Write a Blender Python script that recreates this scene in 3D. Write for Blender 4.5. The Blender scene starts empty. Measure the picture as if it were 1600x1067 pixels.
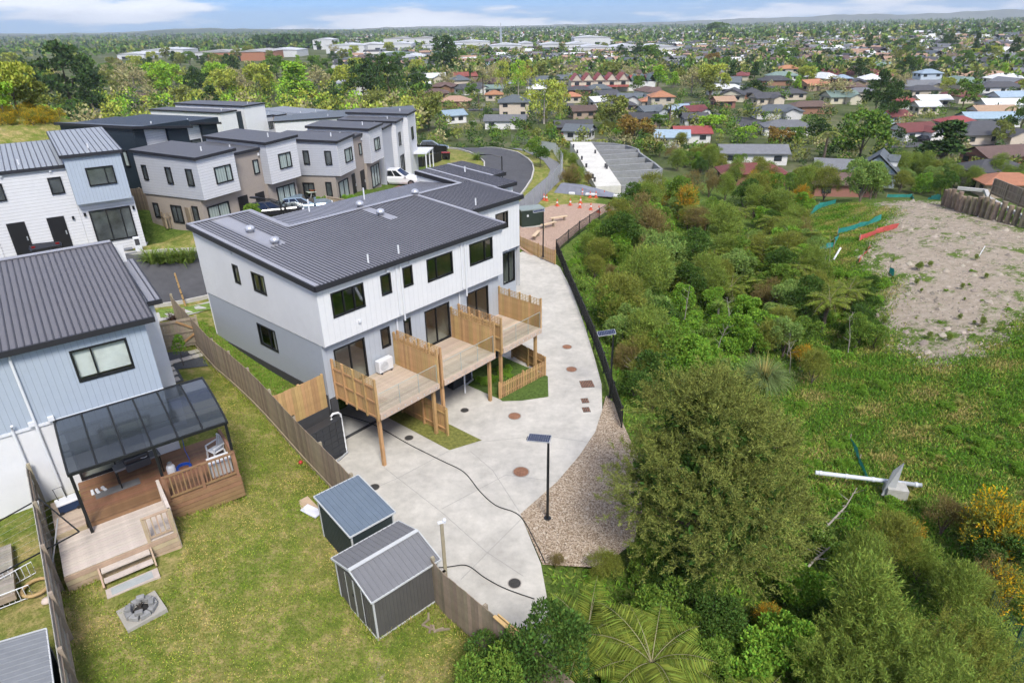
import bpy, bmesh, math, random
import numpy as np
from mathutils import Vector, Matrix, Euler
from mathutils.geometry import delaunay_2d_cdt
random.seed(7)
rng = np.random.default_rng(11)
SC = bpy.context.scene
COL = SC.collection
# ------------------------------------------------------------------ camera
F_PX, CX, CY = 1008.8, 800.0, 533.5
PITCH, ROLL, YAW = math.radians(26.11), math.radians(-0.967), math.radians(49.3)
CAM_H = 18.48
_fw = np.array([0, math.cos(PITCH), -math.sin(PITCH)])
_r = np.array([1.0, 0, 0]); _u = np.cross(_r, _fw)
_rt = math.cos(ROLL) * _r + math.sin(ROLL) * _u
_up = -math.sin(ROLL) * _r + math.cos(ROLL) * _u
cam_d = bpy.data.cameras.new('camera')
cam_d.sensor_width = 36.0
cam_d.lens = 36.0 * F_PX / 1600.0
cam_d.clip_start = 0.5
cam_d.clip_end = 60000
cam = bpy.data.objects.new('camera', cam_d)
COL.objects.link(cam)
m = Matrix.Identity(4)
for i in range(3):
    m[i][0], m[i][1], m[i][2] = _rt[i], _up[i], -_fw[i]
m[2][3] = CAM_H
cam.matrix_world = m
SC.camera = cam
# ------------------------------------------------------------------ sky and sun
SUN_EL, SUN_AZ = math.radians(50), math.radians(163)   # azimuth clockwise from +Y
w = bpy.data.worlds.new('World'); SC.world = w; w.use_nodes = True
nt = w.node_tree; nt.nodes.clear()
def N(t, **k):
    n = nt.nodes.new(t)
    for a, b in k.items(): setattr(n, a, b)
    return n
out = N('ShaderNodeOutputWorld'); bg = N('ShaderNodeBackground'); bg.inputs[1].default_value = 0.14
sky = N('ShaderNodeTexSky', sky_type='NISHITA', sun_disc=False)
sky.sun_elevation = SUN_EL; sky.sun_rotation = SUN_AZ; sky.air_density = 1.0; sky.dust_density = 0.1; sky.ozone_density = 2.0
tc = N('ShaderNodeTexCoord'); sep = N('ShaderNodeSeparateXYZ')
nt.links.new(tc.outputs['Generated'], sep.inputs[0])
def mth(op, a, b=None):
    n = N('ShaderNodeMath', operation=op)
    for i, x in enumerate((a, b)):
        if x is None: continue
        if isinstance(x, (int, float)): n.inputs[i].default_value = x
        else: nt.links.new(x, n.inputs[i])
    return n.outputs[0]
den = mth('ADD', mth('MAXIMUM', sep.outputs[2], 0.0), 0.10)
cmb = N('ShaderNodeCombineXYZ')
nt.links.new(mth('DIVIDE', sep.outputs[0], den), cmb.inputs[0])
nt.links.new(mth('DIVIDE', sep.outputs[1], den), cmb.inputs[1])
nz = N('ShaderNodeTexNoise'); nz.inputs['Scale'].default_value = 0.42; nz.inputs['Detail'].default_value = 9; nz.inputs['Roughness'].default_value = 0.58
mp = N('ShaderNodeMapping'); mp.inputs['Location'].default_value = (1.7, 6.2, 0)
nt.links.new(cmb.outputs[0], mp.inputs[0]); nt.links.new(mp.outputs[0], nz.inputs['Vector'])
# a second, billowing layer seen side-on near the horizon
nz2 = N('ShaderNodeTexNoise'); nz2.inputs['Scale'].default_value = 5.0; nz2.inputs['Detail'].default_value = 10; nz2.inputs['Roughness'].default_value = 0.55
mp2 = N('ShaderNodeMapping'); mp2.inputs['Scale'].default_value = (1, 1, 7.0); mp2.inputs['Location'].default_value = (4.41, 2.2, 3.28)
nt.links.new(tc.outputs['Generated'], mp2.inputs[0]); nt.links.new(mp2.outputs[0], nz2.inputs['Vector'])
sm = mth('ADD', mth('MULTIPLY', nz.outputs['Fac'], 0.2), mth('MULTIPLY', nz2.outputs['Fac'], 0.8))
mr = N('ShaderNodeMapRange'); mr.interpolation_type = 'SMOOTHSTEP'
mr.inputs[1].default_value = 0.46; mr.inputs[2].default_value = 0.54
nt.links.new(sm, mr.inputs[0])
cr = N('ShaderNodeValToRGB')
cr.color_ramp.elements[0].position = 0.40; cr.color_ramp.elements[0].color = (3.2, 3.4, 3.7, 1)
cr.color_ramp.elements[1].position = 0.68; cr.color_ramp.elements[1].color = (5.2, 5.2, 5.2, 1)
nt.links.new(nz2.outputs['Fac'], cr.inputs[0])
mx = N('ShaderNodeMix', data_type='RGBA')
nt.links.new(mth('MULTIPLY', mr.outputs[0], 0.93), mx.inputs[0]); tn = N('ShaderNodeMix', data_type='RGBA', blend_type='MULTIPLY'); tn.inputs[0].default_value = 1.0; tn.inputs[7].default_value = (.125, .25, .54, 1); nt.links.new(sky.outputs[0], tn.inputs[6]); nt.links.new(tn.outputs[2], mx.inputs[6]); nt.links.new(cr.outputs[0], mx.inputs[7])
nt.links.new(mx.outputs[2], bg.inputs[0]); nt.links.new(bg.outputs[0], out.inputs[0])
sd = bpy.data.lights.new('sun', 'SUN'); sd.energy = 2.2; sd.angle = math.radians(17); sd.color = (1.0, 0.96, 0.90)
so = bpy.data.objects.new('sun', sd); COL.objects.link(so)
_sdv = Vector((math.sin(SUN_AZ) * math.cos(SUN_EL), math.cos(SUN_AZ) * math.cos(SUN_EL), math.sin(SUN_EL)))
so.rotation_euler = _sdv.to_track_quat('Z', 'Y').to_euler()
so.location = (60, -60, 90)
SC.view_settings.view_transform = 'Standard'; SC.view_settings.look = 'None'
SC.view_settings.exposure = 1.15; SC.view_settings.gamma = 1.0; SC.view_settings.use_curve_mapping = False
SC.cycles.max_bounces = 5; SC.cycles.diffuse_bounces = 2; SC.cycles.glossy_bounces = 2; SC.cycles.transparent_max_bounces = 10; SC.cycles.use_adaptive_sampling = True; SC.cycles.adaptive_threshold = 0.05
SC.cycles.transmission_bounces = 4; SC.cycles.volume_bounces = 0; SC.cycles.caustics_reflective = False; SC.cycles.caustics_refractive = False
SC.cycles.use_denoising = True
# ------------------------------------------------------------------ where a ray of the surveyed camera meets a level
def at(px, py, z=0.0):
    d = _rt * (px - CX) / F_PX - _up * (py - CY) / F_PX + _fw
    t = (z - CAM_H) / d[2]
    return Vector((d[0] * t, d[1] * t, z))
U2 = Vector((math.cos(YAW), math.sin(YAW), 0)); V2 = Vector((-math.sin(YAW), math.cos(YAW), 0))
BB = Vector((-8.41, 25.97, 0))
def L(u, v, z=0.0): return BB + U2 * u + V2 * v + Vector((0, 0, z))     # main block's frame
# ------------------------------------------------------------------ materials
MATS = {}
def M(name, col, rough=0.65, var=0.12, scale=3.0, bump=0.0, bscale=40.0, stripe=None, metal=0.0, spec=0.4, objvar=0.0, islvar=0.0, trans=0.0, stain=0.0, hue=0.02):
    """principled surface: base colour with broad and fine noise variation, optional groove stripes, relief and weather stains"""
    if name in MATS: return MATS[name]
    mt = bpy.data.materials.new(name); mt.use_nodes = True; t = mt.node_tree; t.nodes.clear()
    def n(ty, **k):
        q = t.nodes.new(ty)
        for a, b in k.items(): setattr(q, a, b)
        return q
    ln = t.links.new
    o = n('ShaderNodeOutputMaterial'); b = n('ShaderNodeBsdfPrincipled')
    b.inputs['Roughness'].default_value = rough; b.inputs['Metallic'].default_value = metal
    b.inputs['Specular IOR Level'].default_value = spec
    tcn = n('ShaderNodeTexCoord')
    n1 = n('ShaderNodeTexNoise'); n1.inputs['Scale'].default_value = scale; n1.inputs['Detail'].default_value = 6; n1.inputs['Roughness'].default_value = 0.65
    ln(tcn.outputs['Object'], n1.inputs['Vector'])
    mr = n('ShaderNodeMapRange'); mr.inputs[1].default_value = 0.3; mr.inputs[2].default_value = 0.7
    mr.inputs[3].default_value = 1 - var; mr.inputs[4].default_value = 1 + var
    ln(n1.outputs['Fac'], mr.inputs[0])
    val = mr.outputs[0]
    def mul(a, bb):
        q = n('ShaderNodeMath', operation='MULTIPLY'); ln(a, q.inputs[0])
        if isinstance(bb, float): q.inputs[1].default_value = bb
        else: ln(bb, q.inputs[1])
        return q.outputs[0]
    def rnd(src, amt):
        q = n('ShaderNodeMapRange'); q.inputs[3].default_value = 1 - amt; q.inputs[4].default_value = 1 + amt; ln(src, q.inputs[0]); return q.outputs[0]
    hsv = n('ShaderNodeHueSaturation'); hsv.inputs['Color'].default_value = (*col, 1)
    huesrc = None
    if objvar:
        oi = n('ShaderNodeObjectInfo'); val = mul(val, rnd(oi.outputs['Random'], objvar)); huesrc = oi.outputs['Random']
    if islvar:
        ge = n('ShaderNodeNewGeometry'); val = mul(val, rnd(ge.outputs['Random Per Island'], islvar))
        if huesrc is None: huesrc = ge.outputs['Random Per Island']
    if huesrc is not None:
        q = n('ShaderNodeMapRange'); q.inputs[3].default_value = 0.5 - hue; q.inputs[4].default_value = 0.5 + hue
        wn = n('ShaderNodeMath', operation='FRACT'); ln(mul(huesrc, 7.31), wn.inputs[0]); ln(wn.outputs[0], q.inputs[0]); ln(q.outputs[0], hsv.inputs['Hue'])
    if stain:
        n3 = n('ShaderNodeTexNoise'); n3.inputs['Scale'].default_value = 0.45; n3.inputs['Detail'].default_value = 9; n3.inputs['Roughness'].default_value = 0.72
        ln(tcn.outputs['Object'], n3.inputs['Vector'])
        q = n('ShaderNodeMapRange'); q.inputs[1].default_value = 0.36; q.inputs[2].default_value = 0.66; q.inputs[3].default_value = 1 - stain; q.inputs[4].default_value = 1 + stain * 0.35
        ln(n3.outputs['Fac'], q.inputs[0]); val = mul(val, q.outputs[0])
    hgt = None
    if stripe:
        axis, period, width, depth = stripe
        sp = n('ShaderNodeSeparateXYZ'); ln(tcn.outputs['Object'], sp.inputs[0])
        if axis == 'XY':
            s = n('ShaderNodeMath', operation='ADD'); ln(sp.outputs[0], s.inputs[0]); ln(sp.outputs[1], s.inputs[1]); src = s.outputs[0]
        else: src = sp.outputs['XYZ'.index(axis)]
        fr = n('ShaderNodeMath', operation='FRACT'); ln(mul(src, 1.0 / period), fr.inputs[0])
        cmp_ = n('ShaderNodeMapRange'); cmp_.inputs[1].default_value = width; cmp_.inputs[2].default_value = width * 1.6
        ln(fr.outputs[0], cmp_.inputs[0]); hgt = cmp_.outputs[0]
        q = n('ShaderNodeMapRange'); q.inputs[3].default_value = depth; q.inputs[4].default_value = 1.0; ln(hgt, q.inputs[0])
        val = mul(val, q.outputs[0])
    ln(val, hsv.inputs['Value']); ln(hsv.outputs[0], b.inputs['Base Color'])
    if bump or stripe:
        bp = n('ShaderNodeBump'); bp.inputs['Strength'].default_value = max(bump, 0.35 if stripe else 0); bp.inputs['Distance'].default_value = 0.02
        n2 = n('ShaderNodeTexNoise'); n2.inputs['Scale'].default_value = bscale; n2.inputs['Detail'].default_value = 4
        ln(tcn.outputs['Object'], n2.inputs['Vector'])
        if hgt is not None:
            a = n('ShaderNodeMath', operation='ADD'); ln(hgt, a.inputs[0]); ln(mul(n2.outputs['Fac'], float(bump)), a.inputs[1]); ln(a.outputs[0], bp.inputs['Height'])
        else: ln(n2.outputs['Fac'], bp.inputs['Height'])
        ln(bp.outputs[0], b.inputs['Normal'])
    sh = b.outputs[0]
    if trans:
        tr = n('ShaderNodeBsdfTranslucent'); ln(hsv.outputs[0], tr.inputs[0]); ms = n('ShaderNodeMixShader'); ms.inputs[0].default_value = trans
        ln(b.outputs[0], ms.inputs[1]); ln(tr.outputs[0], ms.inputs[2]); sh = ms.outputs[0]
    ln(sh, o.inputs[0]); MATS[name] = mt
    return mt
def glass(name, tint=(0.75, 0.82, 0.82), clear=0.75, rough=0.02, refl=.08):
    """pane: mirror-like sheen by Fresnel over a tinted clear sheet"""
    mt = bpy.data.materials.new(name); mt.use_nodes = True; t = mt.node_tree; t.nodes.clear()
    o = t.nodes.new('ShaderNodeOutputMaterial'); g = t.nodes.new('ShaderNodeBsdfGlossy'); g.inputs['Roughness'].default_value = rough
    tp = t.nodes.new('ShaderNodeBsdfTransparent'); tp.inputs[0].default_value = (*[c * clear for c in tint], 1)
    fz = t.nodes.new('ShaderNodeLayerWeight'); pw = t.nodes.new('ShaderNodeMath'); pw.operation = 'POWER'; pw.inputs[1].default_value = 4.5
    mp = t.nodes.new('ShaderNodeMapRange'); mp.inputs[3].default_value = refl; mp.inputs[4].default_value = 0.95
    ms = t.nodes.new('ShaderNodeMixShader')
    t.links.new(fz.outputs['Facing'], pw.inputs[0]); t.links.new(pw.outputs[0], mp.inputs[0]); t.links.new(mp.outputs[0], ms.inputs[0]); t.links.new(tp.outputs[0], ms.inputs[1]); t.links.new(g.outputs[0], ms.inputs[2]); t.links.new(ms.outputs[0], o.inputs[0])
    MATS[name] = mt
    return mt
# ------------------------------------------------------------------ mesh building
class MB:
    def __init__(s): s.v = []; s.f = []; s.m = []
    def add(s, vs, fs, mi=0):
        o = len(s.v); s.v.extend([tuple(p) for p in vs])
        for f in fs: s.f.append(tuple(i + o for i in f)); s.m.append(mi)
        return s
    def quad(s, a, b, c, d, mi=0): return s.add((a, b, c, d), ((0, 1, 2, 3),), mi)
    def poly(s, pts, mi=0): return s.add(pts, (tuple(range(len(pts))),), mi)
    def box(s, x0, x1, y0, y1, z0, z1, mi=0):
        return s.add([(x0, y0, z0), (x1, y0, z0), (x1, y1, z0), (x0, y1, z0), (x0, y0, z1), (x1, y0, z1), (x1, y1, z1), (x0, y1, z1)],
                     [(0, 3, 2, 1), (4, 5, 6, 7), (0, 1, 5, 4), (1, 2, 6, 5), (2, 3, 7, 6), (3, 0, 4, 7)], mi)
    def bar(s, a, b, w, h=None, mi=0, up=(0, 0, 1)):
        a = Vector(a); b = Vector(b); h = h or w; d = (b - a).normalized(); up = Vector(up)
        if abs(d.dot(up)) > 0.98: up = Vector((1, 0, 0)) if abs(d.x) < 0.9 else Vector((0, 1, 0))
        x = d.cross(up).normalized() * (w / 2); y = x.cross(d).normalized() * (h / 2)
        vs = [a - x - y, a + x - y, a + x + y, a - x + y, b - x - y, b + x - y, b + x + y, b - x + y]
        return s.add(vs, [(0, 1, 2, 3), (7, 6, 5, 4), (0, 4, 5, 1), (1, 5, 6, 2), (2, 6, 7, 3), (3, 7, 4, 0)], mi)
    def prism(s, pts, z0, z1, mi=0):
        n = len(pts); vs = [(p[0], p[1], z0) for p in pts] + [(p[0], p[1], z1) for p in pts]
        fs = [tuple(range(n - 1, -1, -1)), tuple(range(n, 2 * n))] + [(i, (i + 1) % n, n + (i + 1) % n, n + i) for i in range(n)]
        return s.add(vs, fs, mi)
    def tube(s, pts, r, n=8, mi=0, caps=True):
        pts = [Vector(p) for p in pts]; rs = r if isinstance(r, (list, tuple)) else [r] * len(pts); rings = []
        ref = Vector((0, 0, 1))
        for i, p in enumerate(pts):
            d = (pts[min(i + 1, len(pts) - 1)] - pts[max(i - 1, 0)]).normalized()
            rf = ref if abs(d.dot(ref)) < 0.95 else Vector((1, 0, 0))
            x = d.cross(rf).normalized(); y = x.cross(d)
            rings.append([p + (x * math.cos(2 * math.pi * k / n) + y * math.sin(2 * math.pi * k / n)) * rs[i] for k in range(n)])
        vs = [q for g in rings for q in g]
        fs = [(i * n + k, i * n + (k + 1) % n, (i + 1) * n + (k + 1) % n, (i + 1) * n + k) for i in range(len(pts) - 1) for k in range(n)]
        if caps: fs += [tuple(range(n)), tuple(range(len(vs) - 1, len(vs) - n - 1, -1))]
        return s.add(vs, fs, mi)
    def lathe(s, prof, c=(0, 0, 0), n=16, mi=0):
        vs = [(c[0] + r * math.cos(2 * math.pi * k / n), c[1] + r * math.sin(2 * math.pi * k / n), c[2] + z) for r, z in prof for k in range(n)]
        fs = [(i * n + k, i * n + (k + 1) % n, (i + 1) * n + (k + 1) % n, (i + 1) * n + k) for i in range(len(prof) - 1) for k in range(n)]
        if prof[0][0] > 0.001: fs.append(tuple(range(n - 1, -1, -1)))
        if prof[-1][0] > 0.001: fs.append(tuple(range(len(vs) - n, len(vs))))
        return s.add(vs, fs, mi)
    def mesh(s, name, mats, smooth=False):
        me = bpy.data.meshes.new(name); me.from_pydata(s.v, [], s.f)
        for mt in (mats if isinstance(mats, (list, tuple)) else [mats]): me.materials.append(mt)
        me.polygons.foreach_set('material_index', s.m)
        if smooth: me.polygons.foreach_set('use_smooth', [True] * len(s.f))
        me.update()
        return me
    def build(s, name, mats, parent=None, loc=(0, 0, 0), rz=0.0, smooth=False, bevel=0.0):
        o = put(name, s.mesh(name, mats, smooth), parent, loc, rz)
        if bevel:
            b = o.modifiers.new('bevel', 'BEVEL'); b.width = bevel; b.segments = 2; b.limit_method = 'ANGLE'
        return o
def put(name, me, parent=None, loc=(0, 0, 0), rz=0.0, sc=None):
    o = bpy.data.objects.new(name, me); COL.objects.link(o); o.location = loc; o.rotation_euler = (0, 0, rz)
    if sc is not None: o.scale = (sc, sc, sc) if isinstance(sc, (int, float)) else sc
    if parent is not None: o.parent = parent
    return o
def tag(o, label=None, cat=None, group=None, kind=None):
    if label: o['label'] = label
    if cat: o['category'] = cat
    if group: o['group'] = group
    if kind: o['kind'] = kind
    return o
def T(name, label, cat, loc=(0, 0, 0), rz=0.0, group=None):
    o = bpy.data.objects.new(name, None); COL.objects.link(o); o.empty_display_size = 0.3
    o.location = loc; o.rotation_euler = (0, 0, rz)
    return tag(o, label, cat, group)
def copy_tree(o, parent=None, loc=None, rz=None, label=None, sc=None):
    c = o.copy(); COL.objects.link(c); c.parent = parent
    if loc is not None: c.location = loc
    if rz is not None: c.rotation_euler = (0, 0, rz)
    if sc is not None: c.scale = (sc, sc, sc)
    if label: c['label'] = label
    for ch in o.children: copy_tree(ch, c)
    return c
def mesh_np(name, V, F, mat, mi=None):
    """mesh from numpy arrays, F is (n,3) or (n,4)"""
    me = bpy.data.meshes.new(name); k = F.shape[1]
    me.vertices.add(len(V)); me.vertices.foreach_set('co', V.astype(np.float32).ravel())
    me.loops.add(F.size); me.loops.foreach_set('vertex_index', F.astype(np.int32).ravel())
    me.polygons.add(len(F)); me.polygons.foreach_set('loop_start', np.arange(0, F.size, k, dtype=np.int32))
    for mt in (mat if isinstance(mat, (list, tuple)) else [mat]): me.materials.append(mt)
    if mi is not None: me.polygons.foreach_set('material_index', mi.astype(np.int32))
    me.update(calc_edges=True)
    return me
# ------------------------------------------------------------------ terrain
class RBF:
    def __init__(s, P, lam=0.02):
        P = np.array(P, float); s.c = P[:, :2]; n = len(P)
        r = np.linalg.norm(s.c[:, None] - s.c[None], axis=2)
        K = s.phi(r) + lam * np.eye(n) * 50; A = np.hstack([np.ones((n, 1)), s.c])
        S = np.block([[K, A], [A.T, np.zeros((3, 3))]])
        s.w = np.linalg.lstsq(S, np.concatenate([P[:, 2], np.zeros(3)]), rcond=None)[0]
    def phi(s, r): return r * r * np.log(np.maximum(r, 1e-6))
    def __call__(s, X):
        out = np.empty(len(X))
        for i in range(0, len(X), 20000):
            x = X[i:i + 20000]; r = np.linalg.norm(x[:, None] - s.c[None], axis=2)
            out[i:i + 20000] = s.phi(r) @ s.w[:-3] + s.w[-3] + x @ s.w[-2:]
        return out
def pts(lst): return [tuple(at(a, b, c)) for a, b, c in lst]
up_pts = pts([(222, 955, 2.92), (330, 1050, 2.5), (560, 1060, 1.9), (595, 997, 2.0), (532, 913, 2.05), (693, 957, 2.0), (772, 1030, 2.0), (467, 707, 2.1), (400, 800, 2.75), (337, 577, 2.8),
    (300, 520, 3.1), (100, 1000, 2.95), (20, 950, 3.05), (20, 1060, 2.9), (270, 440, 4.1), (240, 470, 3.9), (320, 450, 3.6), (130, 385, 5.4), (40, 390, 5.6), (235, 375, 5.2), (240, 400, 4.7)]) + [
    (-11, 17, 2.95), (-14, 20, 3.5), (-15, 26, 3.5), (-20, 24, 3.7), (-24, 30, 4.0), (-26.5, 39, 6.2), (-24, 42, 6.1), (-30, 44, 6.8), (-20, 45, 5.4), (-17.5, 51, 5.1), (-13.5, 56, 4.5), (-12, 64, 4.1), (-12, 73, 3.2), (-11, 80, 2.7),
    tuple(L(0, 10.5, 3.0)), tuple(L(0, 1, 2.45)), tuple(L(-1.5, 4, 2.6)), tuple(L(6, 12, 3.1)), tuple(L(12, 12, 3.0)), tuple(L(18, 14, 2.8)), tuple(L(8, 20, 4.0)), tuple(L(18, 22, 3.4)), tuple(L(24, 13, 2.2)),
    (-45, 66, 10.4), (-52, 74, 11.2), (-38, 72, 5.6), (-60, 60, 11), (-36, 58, 5.2), (-31, 52, 5.4), (-40, 85, 3.4), (-30, 75, 3.4), (-25, 90, 1.8), (-42, 120, -1.6), (-55, 132, -3), (-60, 100, 6), (-75, 90, 9), (-5, 90, 1.8), (2, 82, 1.8), (-12, 105, 1.2), (3, 100, 1.0), (-22, 118, -0.5), (0, 118, -1.5), (-2, 2, 2.2), (-12, 6, 3.0)]
dn_pts = pts([(950, 600, -.05), (1000, 600, -1.6), (1050, 500, -2.4), (1150, 450, -2.8), (1080, 660, -2.2), (1150, 560, -2.9), (1100, 1060, -0.9), (900, 1000, -.2), (1300, 900, -1.9), (1550, 1000, -1.5), (1390, 770, -2.2),
    (1450, 700, -2.0), (1550, 600, -.8), (1450, 520, -1.2), (1300, 500, -2.4), (1400, 365, .3), (1340, 410, -.3), (1500, 420, .6), (1590, 430, 1.0), (1590, 365, 1.3), (1480, 330, .9), (1330, 325, -.4), (1250, 350, -2.0), (1050, 340, -1.0),
    (1000, 305, .4), (950, 330, 1), (850, 383, .85), (870, 392, .6), (1100, 285, -2.0), (880, 430, .3), (820, 395, .6), (930, 560, 0), (700, 680, 0), (600, 728, 0), (850, 880, 0), (870, 1000, 0), (800, 600, 0), (845, 480, .1), (760, 1000, 0), (1170, 300, -3.0), (920, 300, 1.2), (1040, 280, -.4), (1600, 700, -1.2)]) + [
    (7, 17, -1.3), (12, 12, -1.5), (20, 6, -1.6), (2, 5, .3), (6, 68, 1.1), (2, 62, .9), (13, 80, .6), (18, 100, -2), (10, 110, -.8), (3, 84, 1.5), (1, 75, 1.5), (5, 95, 1.2), (60, 60, 1.0), (50, 40, 0.3), (40, 20, -1), (55, 90, -5), (30, 100, -5), (8, 125, -4), (0, 55, .8), (-2, 50, .5), (-4, 30, 0), (-7, 27.5, 0), (-9, 25, 0), (-6, 21, 0)]
hu, hl = RBF(up_pts), RBF(dn_pts)
BND = [Vector((5.2, 7.6, 0)), Vector((0.95, 12.3, 0)), Vector((-1.75, 15.0, 0)), Vector((-8.75, 23.4, 0)), L(-1.95, .62), L(-.1, .62), L(.4, 3), L(12.1, 5), L(16.9, 6.5), L(21, 9.5), L(26, 15), L(36, 24), L(75, 52)]
BW = [.15, .15, .15, .15, .12, .12, .3, .4, .8, 3, 6, 9, 14]
_bx = np.array([[p.x, p.y] for p in BND]); _bw = np.array(BW)
def hgt(X):
    X = np.atleast_2d(np.asarray(X, float)); best = np.full(len(X), 1e9); sd = np.zeros(len(X)); wd = np.ones(len(X))
    for i in range(len(_bx) - 1):
        a, b = _bx[i], _bx[i + 1]; ab = b - a; t = np.clip(((X - a) @ ab) / (ab @ ab), 0, 1)
        d = X - (a + t[:, None] * ab); r = np.linalg.norm(d, axis=1); s = np.sign(ab[0] * (X[:, 1] - a[1]) - ab[1] * (X[:, 0] - a[0]))
        k = r < best - 1e-9; best[k] = r[k]; sd[k] = (r * s)[k]; wd[k] = (_bw[i] * (1 - t) + _bw[i + 1] * t)[k]
    # the polyline runs from near to far: upper ground lies on its left or right
    f = np.clip(0.5 + 0.5 * (sd * UPSIDE) / wd, 0, 1); f = f * f * (3 - 2 * f)
    h = f * hu(X) + (1 - f) * hl(X)
    r = np.hypot(X[:, 0], X[:, 1]); g = np.clip((r - 105) / 55, 0, 1); g = g * g * (3 - 2 * g)
    h = np.clip(h, -12, 14) * (1 - g) + (-10) * g
    ang = np.clip((X[:, 0] / np.maximum(r, 1) - 0.25) / 0.4, 0, 1)
    h = h + np.clip((r - 420) / 900, 0, 1) * 10 * ang
    return h
UPSIDE = 1.0
_t = np.array([[-6.0, 16.0]])
_a, _b = _bx[2], _bx[3]
UPSIDE = 1.0 if (_b - _a)[0] * (_t[0, 1] - _a[1]) - (_b - _a)[1] * (_t[0, 0] - _a[0]) > 0 else -1.0
def hz(x, y): return float(hgt([[x, y]])[0])
def on(px, py, it=7):
    """point of the ground that the surveyed ray (px,py) meets"""
    z = 0.0; best = None
    d = _rt * (px - CX) / F_PX - _up * (py - CY) / F_PX + _fw
    ts = np.concatenate([np.arange(6, 60, .4), np.arange(60, 240, 1.5), np.arange(240, 3000, 12)]) / math.hypot(d[0], d[1])
    P = np.outer(ts, d); h = hgt(P[:, :2]); k = np.where(P[:, 2] + CAM_H <= h)[0]
    if len(k) == 0: return at(px, py, -10)
    k = k[0]
    if k == 0: k = 1
    g0 = P[k - 1, 2] + CAM_H - h[k - 1]; g1 = P[k, 2] + CAM_H - h[k]; f = g0 / (g0 - g1)
    p = P[k - 1] * (1 - f) + P[k] * f
    return Vector((p[0], p[1], p[2] + CAM_H))
def inpoly(X, poly):
    X = np.asarray(X); c = np.zeros(len(X), bool); n = len(poly)
    for i in range(n):
        x0, y0 = poly[i][0], poly[i][1]; x1, y1 = poly[(i + 1) % n][0], poly[(i + 1) % n][1]
        if y0 == y1: continue
        k = ((y0 > X[:, 1]) != (y1 > X[:, 1])) & (X[:, 0] < (x1 - x0) * (X[:, 1] - y0) / (y1 - y0) + x0); c ^= k
    return c
def drape(name, poly, mat, off=0.03, step=1.0, flat=None):
    ring = []
    for i in range(len(poly)):
        a, b = Vector(poly[i][:2]), Vector(poly[(i + 1) % len(poly)][:2]); k = max(1, int((b - a).length / step)); ring += [a.lerp(b, j / k) for j in range(k)]
    P = np.array(ring); lo, hi = P.min(0), P.max(0); G = np.stack(np.meshgrid(np.arange(lo[0] + step / 2, hi[0], step), np.arange(lo[1] + step / 2, hi[1], step)), -1).reshape(-1, 2)
    if len(G): G = G[inpoly(G, ring)]
    n = len(ring); vs = ring + [Vector(g) for g in G]
    V_, _, F_, *_r = delaunay_2d_cdt(vs, [(i, (i + 1) % n) for i in range(n)], [], 1, 1e-4)
    X = np.array([[v.x, v.y] for v in V_]); Z = hgt(X) if flat is None else np.array([flat(*x) for x in X])
    me = bpy.data.meshes.new(name); me.from_pydata([(x[0], x[1], z + off) for x, z in zip(X, Z)], [], F_); me.materials.append(mat); me.update()
    for p in me.polygons: p.use_smooth = True
    o = put(name, me); return tag(o, kind='structure')
# ---- outlines of the paved surfaces
CONC = [tuple(at(*p)[:2]) for p in [(868, 1006, 0), (845, 880, 0), (813, 803, 0), (870, 753, 0), (905, 712, 0), (930, 675, 0), (941, 640, 0), (940, 600, 0), (928, 555, 0), (912, 505, .1), (893, 455, .2), (875, 420, .35), (850, 402, .5), (815, 393, .6)]] + \
    [tuple(L(17.3, 12)[:2]), tuple(L(17.3, 6.6)[:2]), tuple(L(12.3, 5.0)[:2]), tuple(L(.3, 3.0)[:2]), tuple(L(-.15, .5)[:2]), tuple(L(-1.9, .5)[:2]), (-8.7, 23.3), (-1.75, 14.95), (.95, 12.3), (1.3, 13.0)]
def zc(x, y): return max(0.0, (y - 36) * 0.034) if y < 56 else 0.68
GRAV = [tuple(at(*p)[:2]) for p in [(813, 803, 0), (870, 753, 0), (905, 712, 0), (930, 675, 0), (941, 640, 0), (947, 618, 0), (962, 632, 0), (975, 665, 0), (1000, 720, 0), (1003, 800, 0), (990, 850, -.1), (940, 890, -.1), (848, 882, 0)]]
PLAY = [tuple(at(*p)[:2]) for p in [(812, 390, .7), (862, 412, .6), (872, 388, .7), (905, 358, .8), (945, 332, 1.0), (965, 325, 1.0), (955, 318, 1.1), (900, 318, 1.1), (862, 322, 1.1), (842, 328, 1.1), (812, 346, 1.0)]]
ROAD_L = [(-60, 20), (-33, 31.5)] + [tuple(at(*p)[:2]) for p in [(205, 443, 4.3), (330, 430, 3.8)]]
# ---- ground sheet
def axis(lo, hi, f0, f1, fine, coarse, far):
    a = list(np.arange(f0, f1, fine)); s = fine; x = f0
    while x > lo: s = min(s * 1.16, far); x -= s; a.insert(0, x)
    s = fine; x = a[-1]
    while x < hi: s = min(s * 1.16, far); x += s; a.append(x)
    return np.array(a)
gx = axis(-8000, 8000, -30, 48, .5, 2, 700); gy = axis(-60, 9000, 4, 72, .5, 2, 700)
GX, GY = np.meshgrid(gx, gy); GP = np.stack([GX.ravel(), GY.ravel()], 1); GZ = hgt(GP)
for poly, dz in ((CONC, .12), (GRAV, .06), (PLAY, .05)):
    k = inpoly(GP, poly); GZ[k] = np.minimum(GZ[k], np.array([zc(*q) for q in GP[k]]) if poly is CONC else GZ[k]) - dz
nx, ny = len(gx), len(gy)
idx = np.arange(nx * ny).reshape(ny, nx)
FQ = np.stack([idx[:-1, :-1].ravel(), idx[:-1, 1:].ravel(), idx[1:, 1:].ravel(), idx[1:, :-1].ravel()], 1)
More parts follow.
